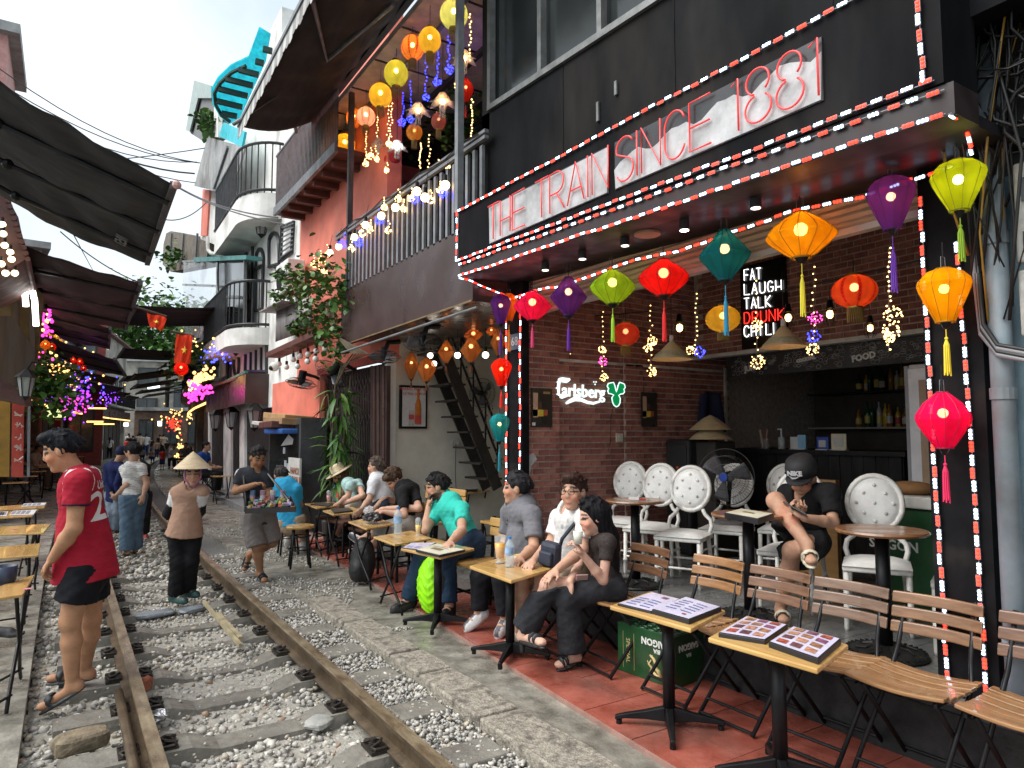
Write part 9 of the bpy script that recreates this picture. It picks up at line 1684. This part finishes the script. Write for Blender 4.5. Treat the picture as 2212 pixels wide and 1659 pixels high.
walker('man in a beige tee sitting at a left side table',72,1062,968,1.9,BE,(.14,.1,.08),(.05,.045,.04),sit=True); walker('person in a pale shirt leaning on a left side table',22,1066,985,1.5,(.45,.45,.45),(.2,.22,.25),sit=True); walker('person in brown sitting behind the left side tables',5,1050,965,1.7,(.35,.3,.26),GY,sit=True)
for i,(x,yf,yh,c1,s_) in enumerate(((300,982,948,BK,0),(310,985,950,GY,0),(318,980,946,WH,0),(326,984,950,BK,0),(290,980,947,NV,0),(280,982,950,BK,0),(334,978,946,GY,0),(306,996,972,(.35,.33,.3),1),(325,1000,974,BE,1),(375,1012,965,WH,1),(388,1008,968,BK,1),(400,1014,962,GY,1),(412,1005,970,BK,1),(272,984,952,RE,0),(360,990,955,BK,0),(478,1050,975,WH,1),(468,1046,980,GY,1),(338,990,955,(.3,.2,.15),0))):
    walker('%s person in %s %s' % ('seated' if s_ else 'standing',{BK: 'black',GY: 'grey',WH: 'white',NV: 'navy',BE: 'beige',RE: 'red'}.get(c1,'brown'),('in the crowd on the far track, first of the group','in the crowd beside the first','showing palest in the far crowd','near the tall man in black','walking past the left red shop','close to the man in beige shirt','deep in the far crowd','low at a far left stool','low by the far right stools','by the warm light column','behind the warm light column','before the yellow cafe front','behind the hat woman','by the left red shop door','under the lit white sign','at the white house tables','next to the white house tables','under the sloping striped awning')[i]),x,yf,yh,R.uniform(-.5,.8) if not s_ else R.uniform(2,4),c1,R.choice((BK,GY,NV)),zg=-.05 if not s_ else 0,sit=bool(s_),long_=i % 4 == 0)
for i in range(20):
    c1 = R.choice((BK,BK,GY,NV,WH,BE)); y_ = R.uniform(974,990); walker('%s clothed person in the dense far crowd' % {BK: 'black',GY: 'grey',WH: 'white',NV: 'navy',BE: 'beige'}[c1],R.uniform(272,366),y_,y_ - (y_ - 938) * R.uniform(.86,1.0),R.uniform(-.6,.9),c1,R.choice((BK,GY,NV)),zg=-.05,group='dense far crowd')
for i,(x,yf,yh,c1) in enumerate(((38,1048,972,WH),(95,1040,966,BK),(55,1040,968,GY),(118,1030,962,BE))): walker(('seated person in white behind the left side tables','seated person in black beside the beige tee man','seated person in grey by the red lettered pillar','seated person in beige farther along the left side')[i],x,yf,yh,1.7,c1,GY,sit=True)
# shoe of a sitter at the left edge
sd = SD(nv(px(20,1365,Z=.1)) - .2,nv(px(20,1365,Z=.1)) + .2,.008); q = nv(px(22,1366,Z=.06)); sd.cone(q + (-.15,.05,.02),q,.04,.035,.02).ell(q + (.03,-.01,-.015),(.06,.04,.02),None,.02); sd_obj(sd,'sitter_shoe',SHOEM,None,(.03,.03,.032)); tag(bpy.data.objects['sitter_shoe'],'dark shoe of a sitter under the stained side path table','shoe')
# name the two sides of the street by what stands there
LABEL_WORDS = (('on the left path','on the opposite path'),('on the left house','on the opposite house'),('on the left row','on the opposite row'),('on the left board','on the opposite board'),('on the left creeper','on the opposite creeper'),('left page','page near the beer crate end'),('right half','pillar side half'),('far right side','far cafe side'),('far right cafe','cafe past the white house'),('right behind','just behind'),('right beside','just beside'),('right hand pillar','drain pipe pillar'),('right pillar','drain pipe pillar'),('left rail','path side rail'),('right rail','pavement side rail'),('left end of the sign','number plate end of the sign'),('right end of the sign','cable end of the sign'),('its right hand one','its track side one'),('right of the','past the'),('left of the','before the'),('far right','far cafe side'),('far left','far opposite'),('right fronted','bright fronted'),('from the left,','from the side opposite the cafe,'),('from the right,','from the cafe side,'),('on the left','on the side opposite the cafe'))
import re
for o in sc.collection.objects:
    if 'label' in o:
        l_ = o['label']
        for a,b in LABEL_WORDS: l_ = l_.replace(a,b)
        l_ = re.sub(r'\bleft\b','opposite',l_); l_ = re.sub(r'\bright\b','cafe side',l_); o['label'] = l_
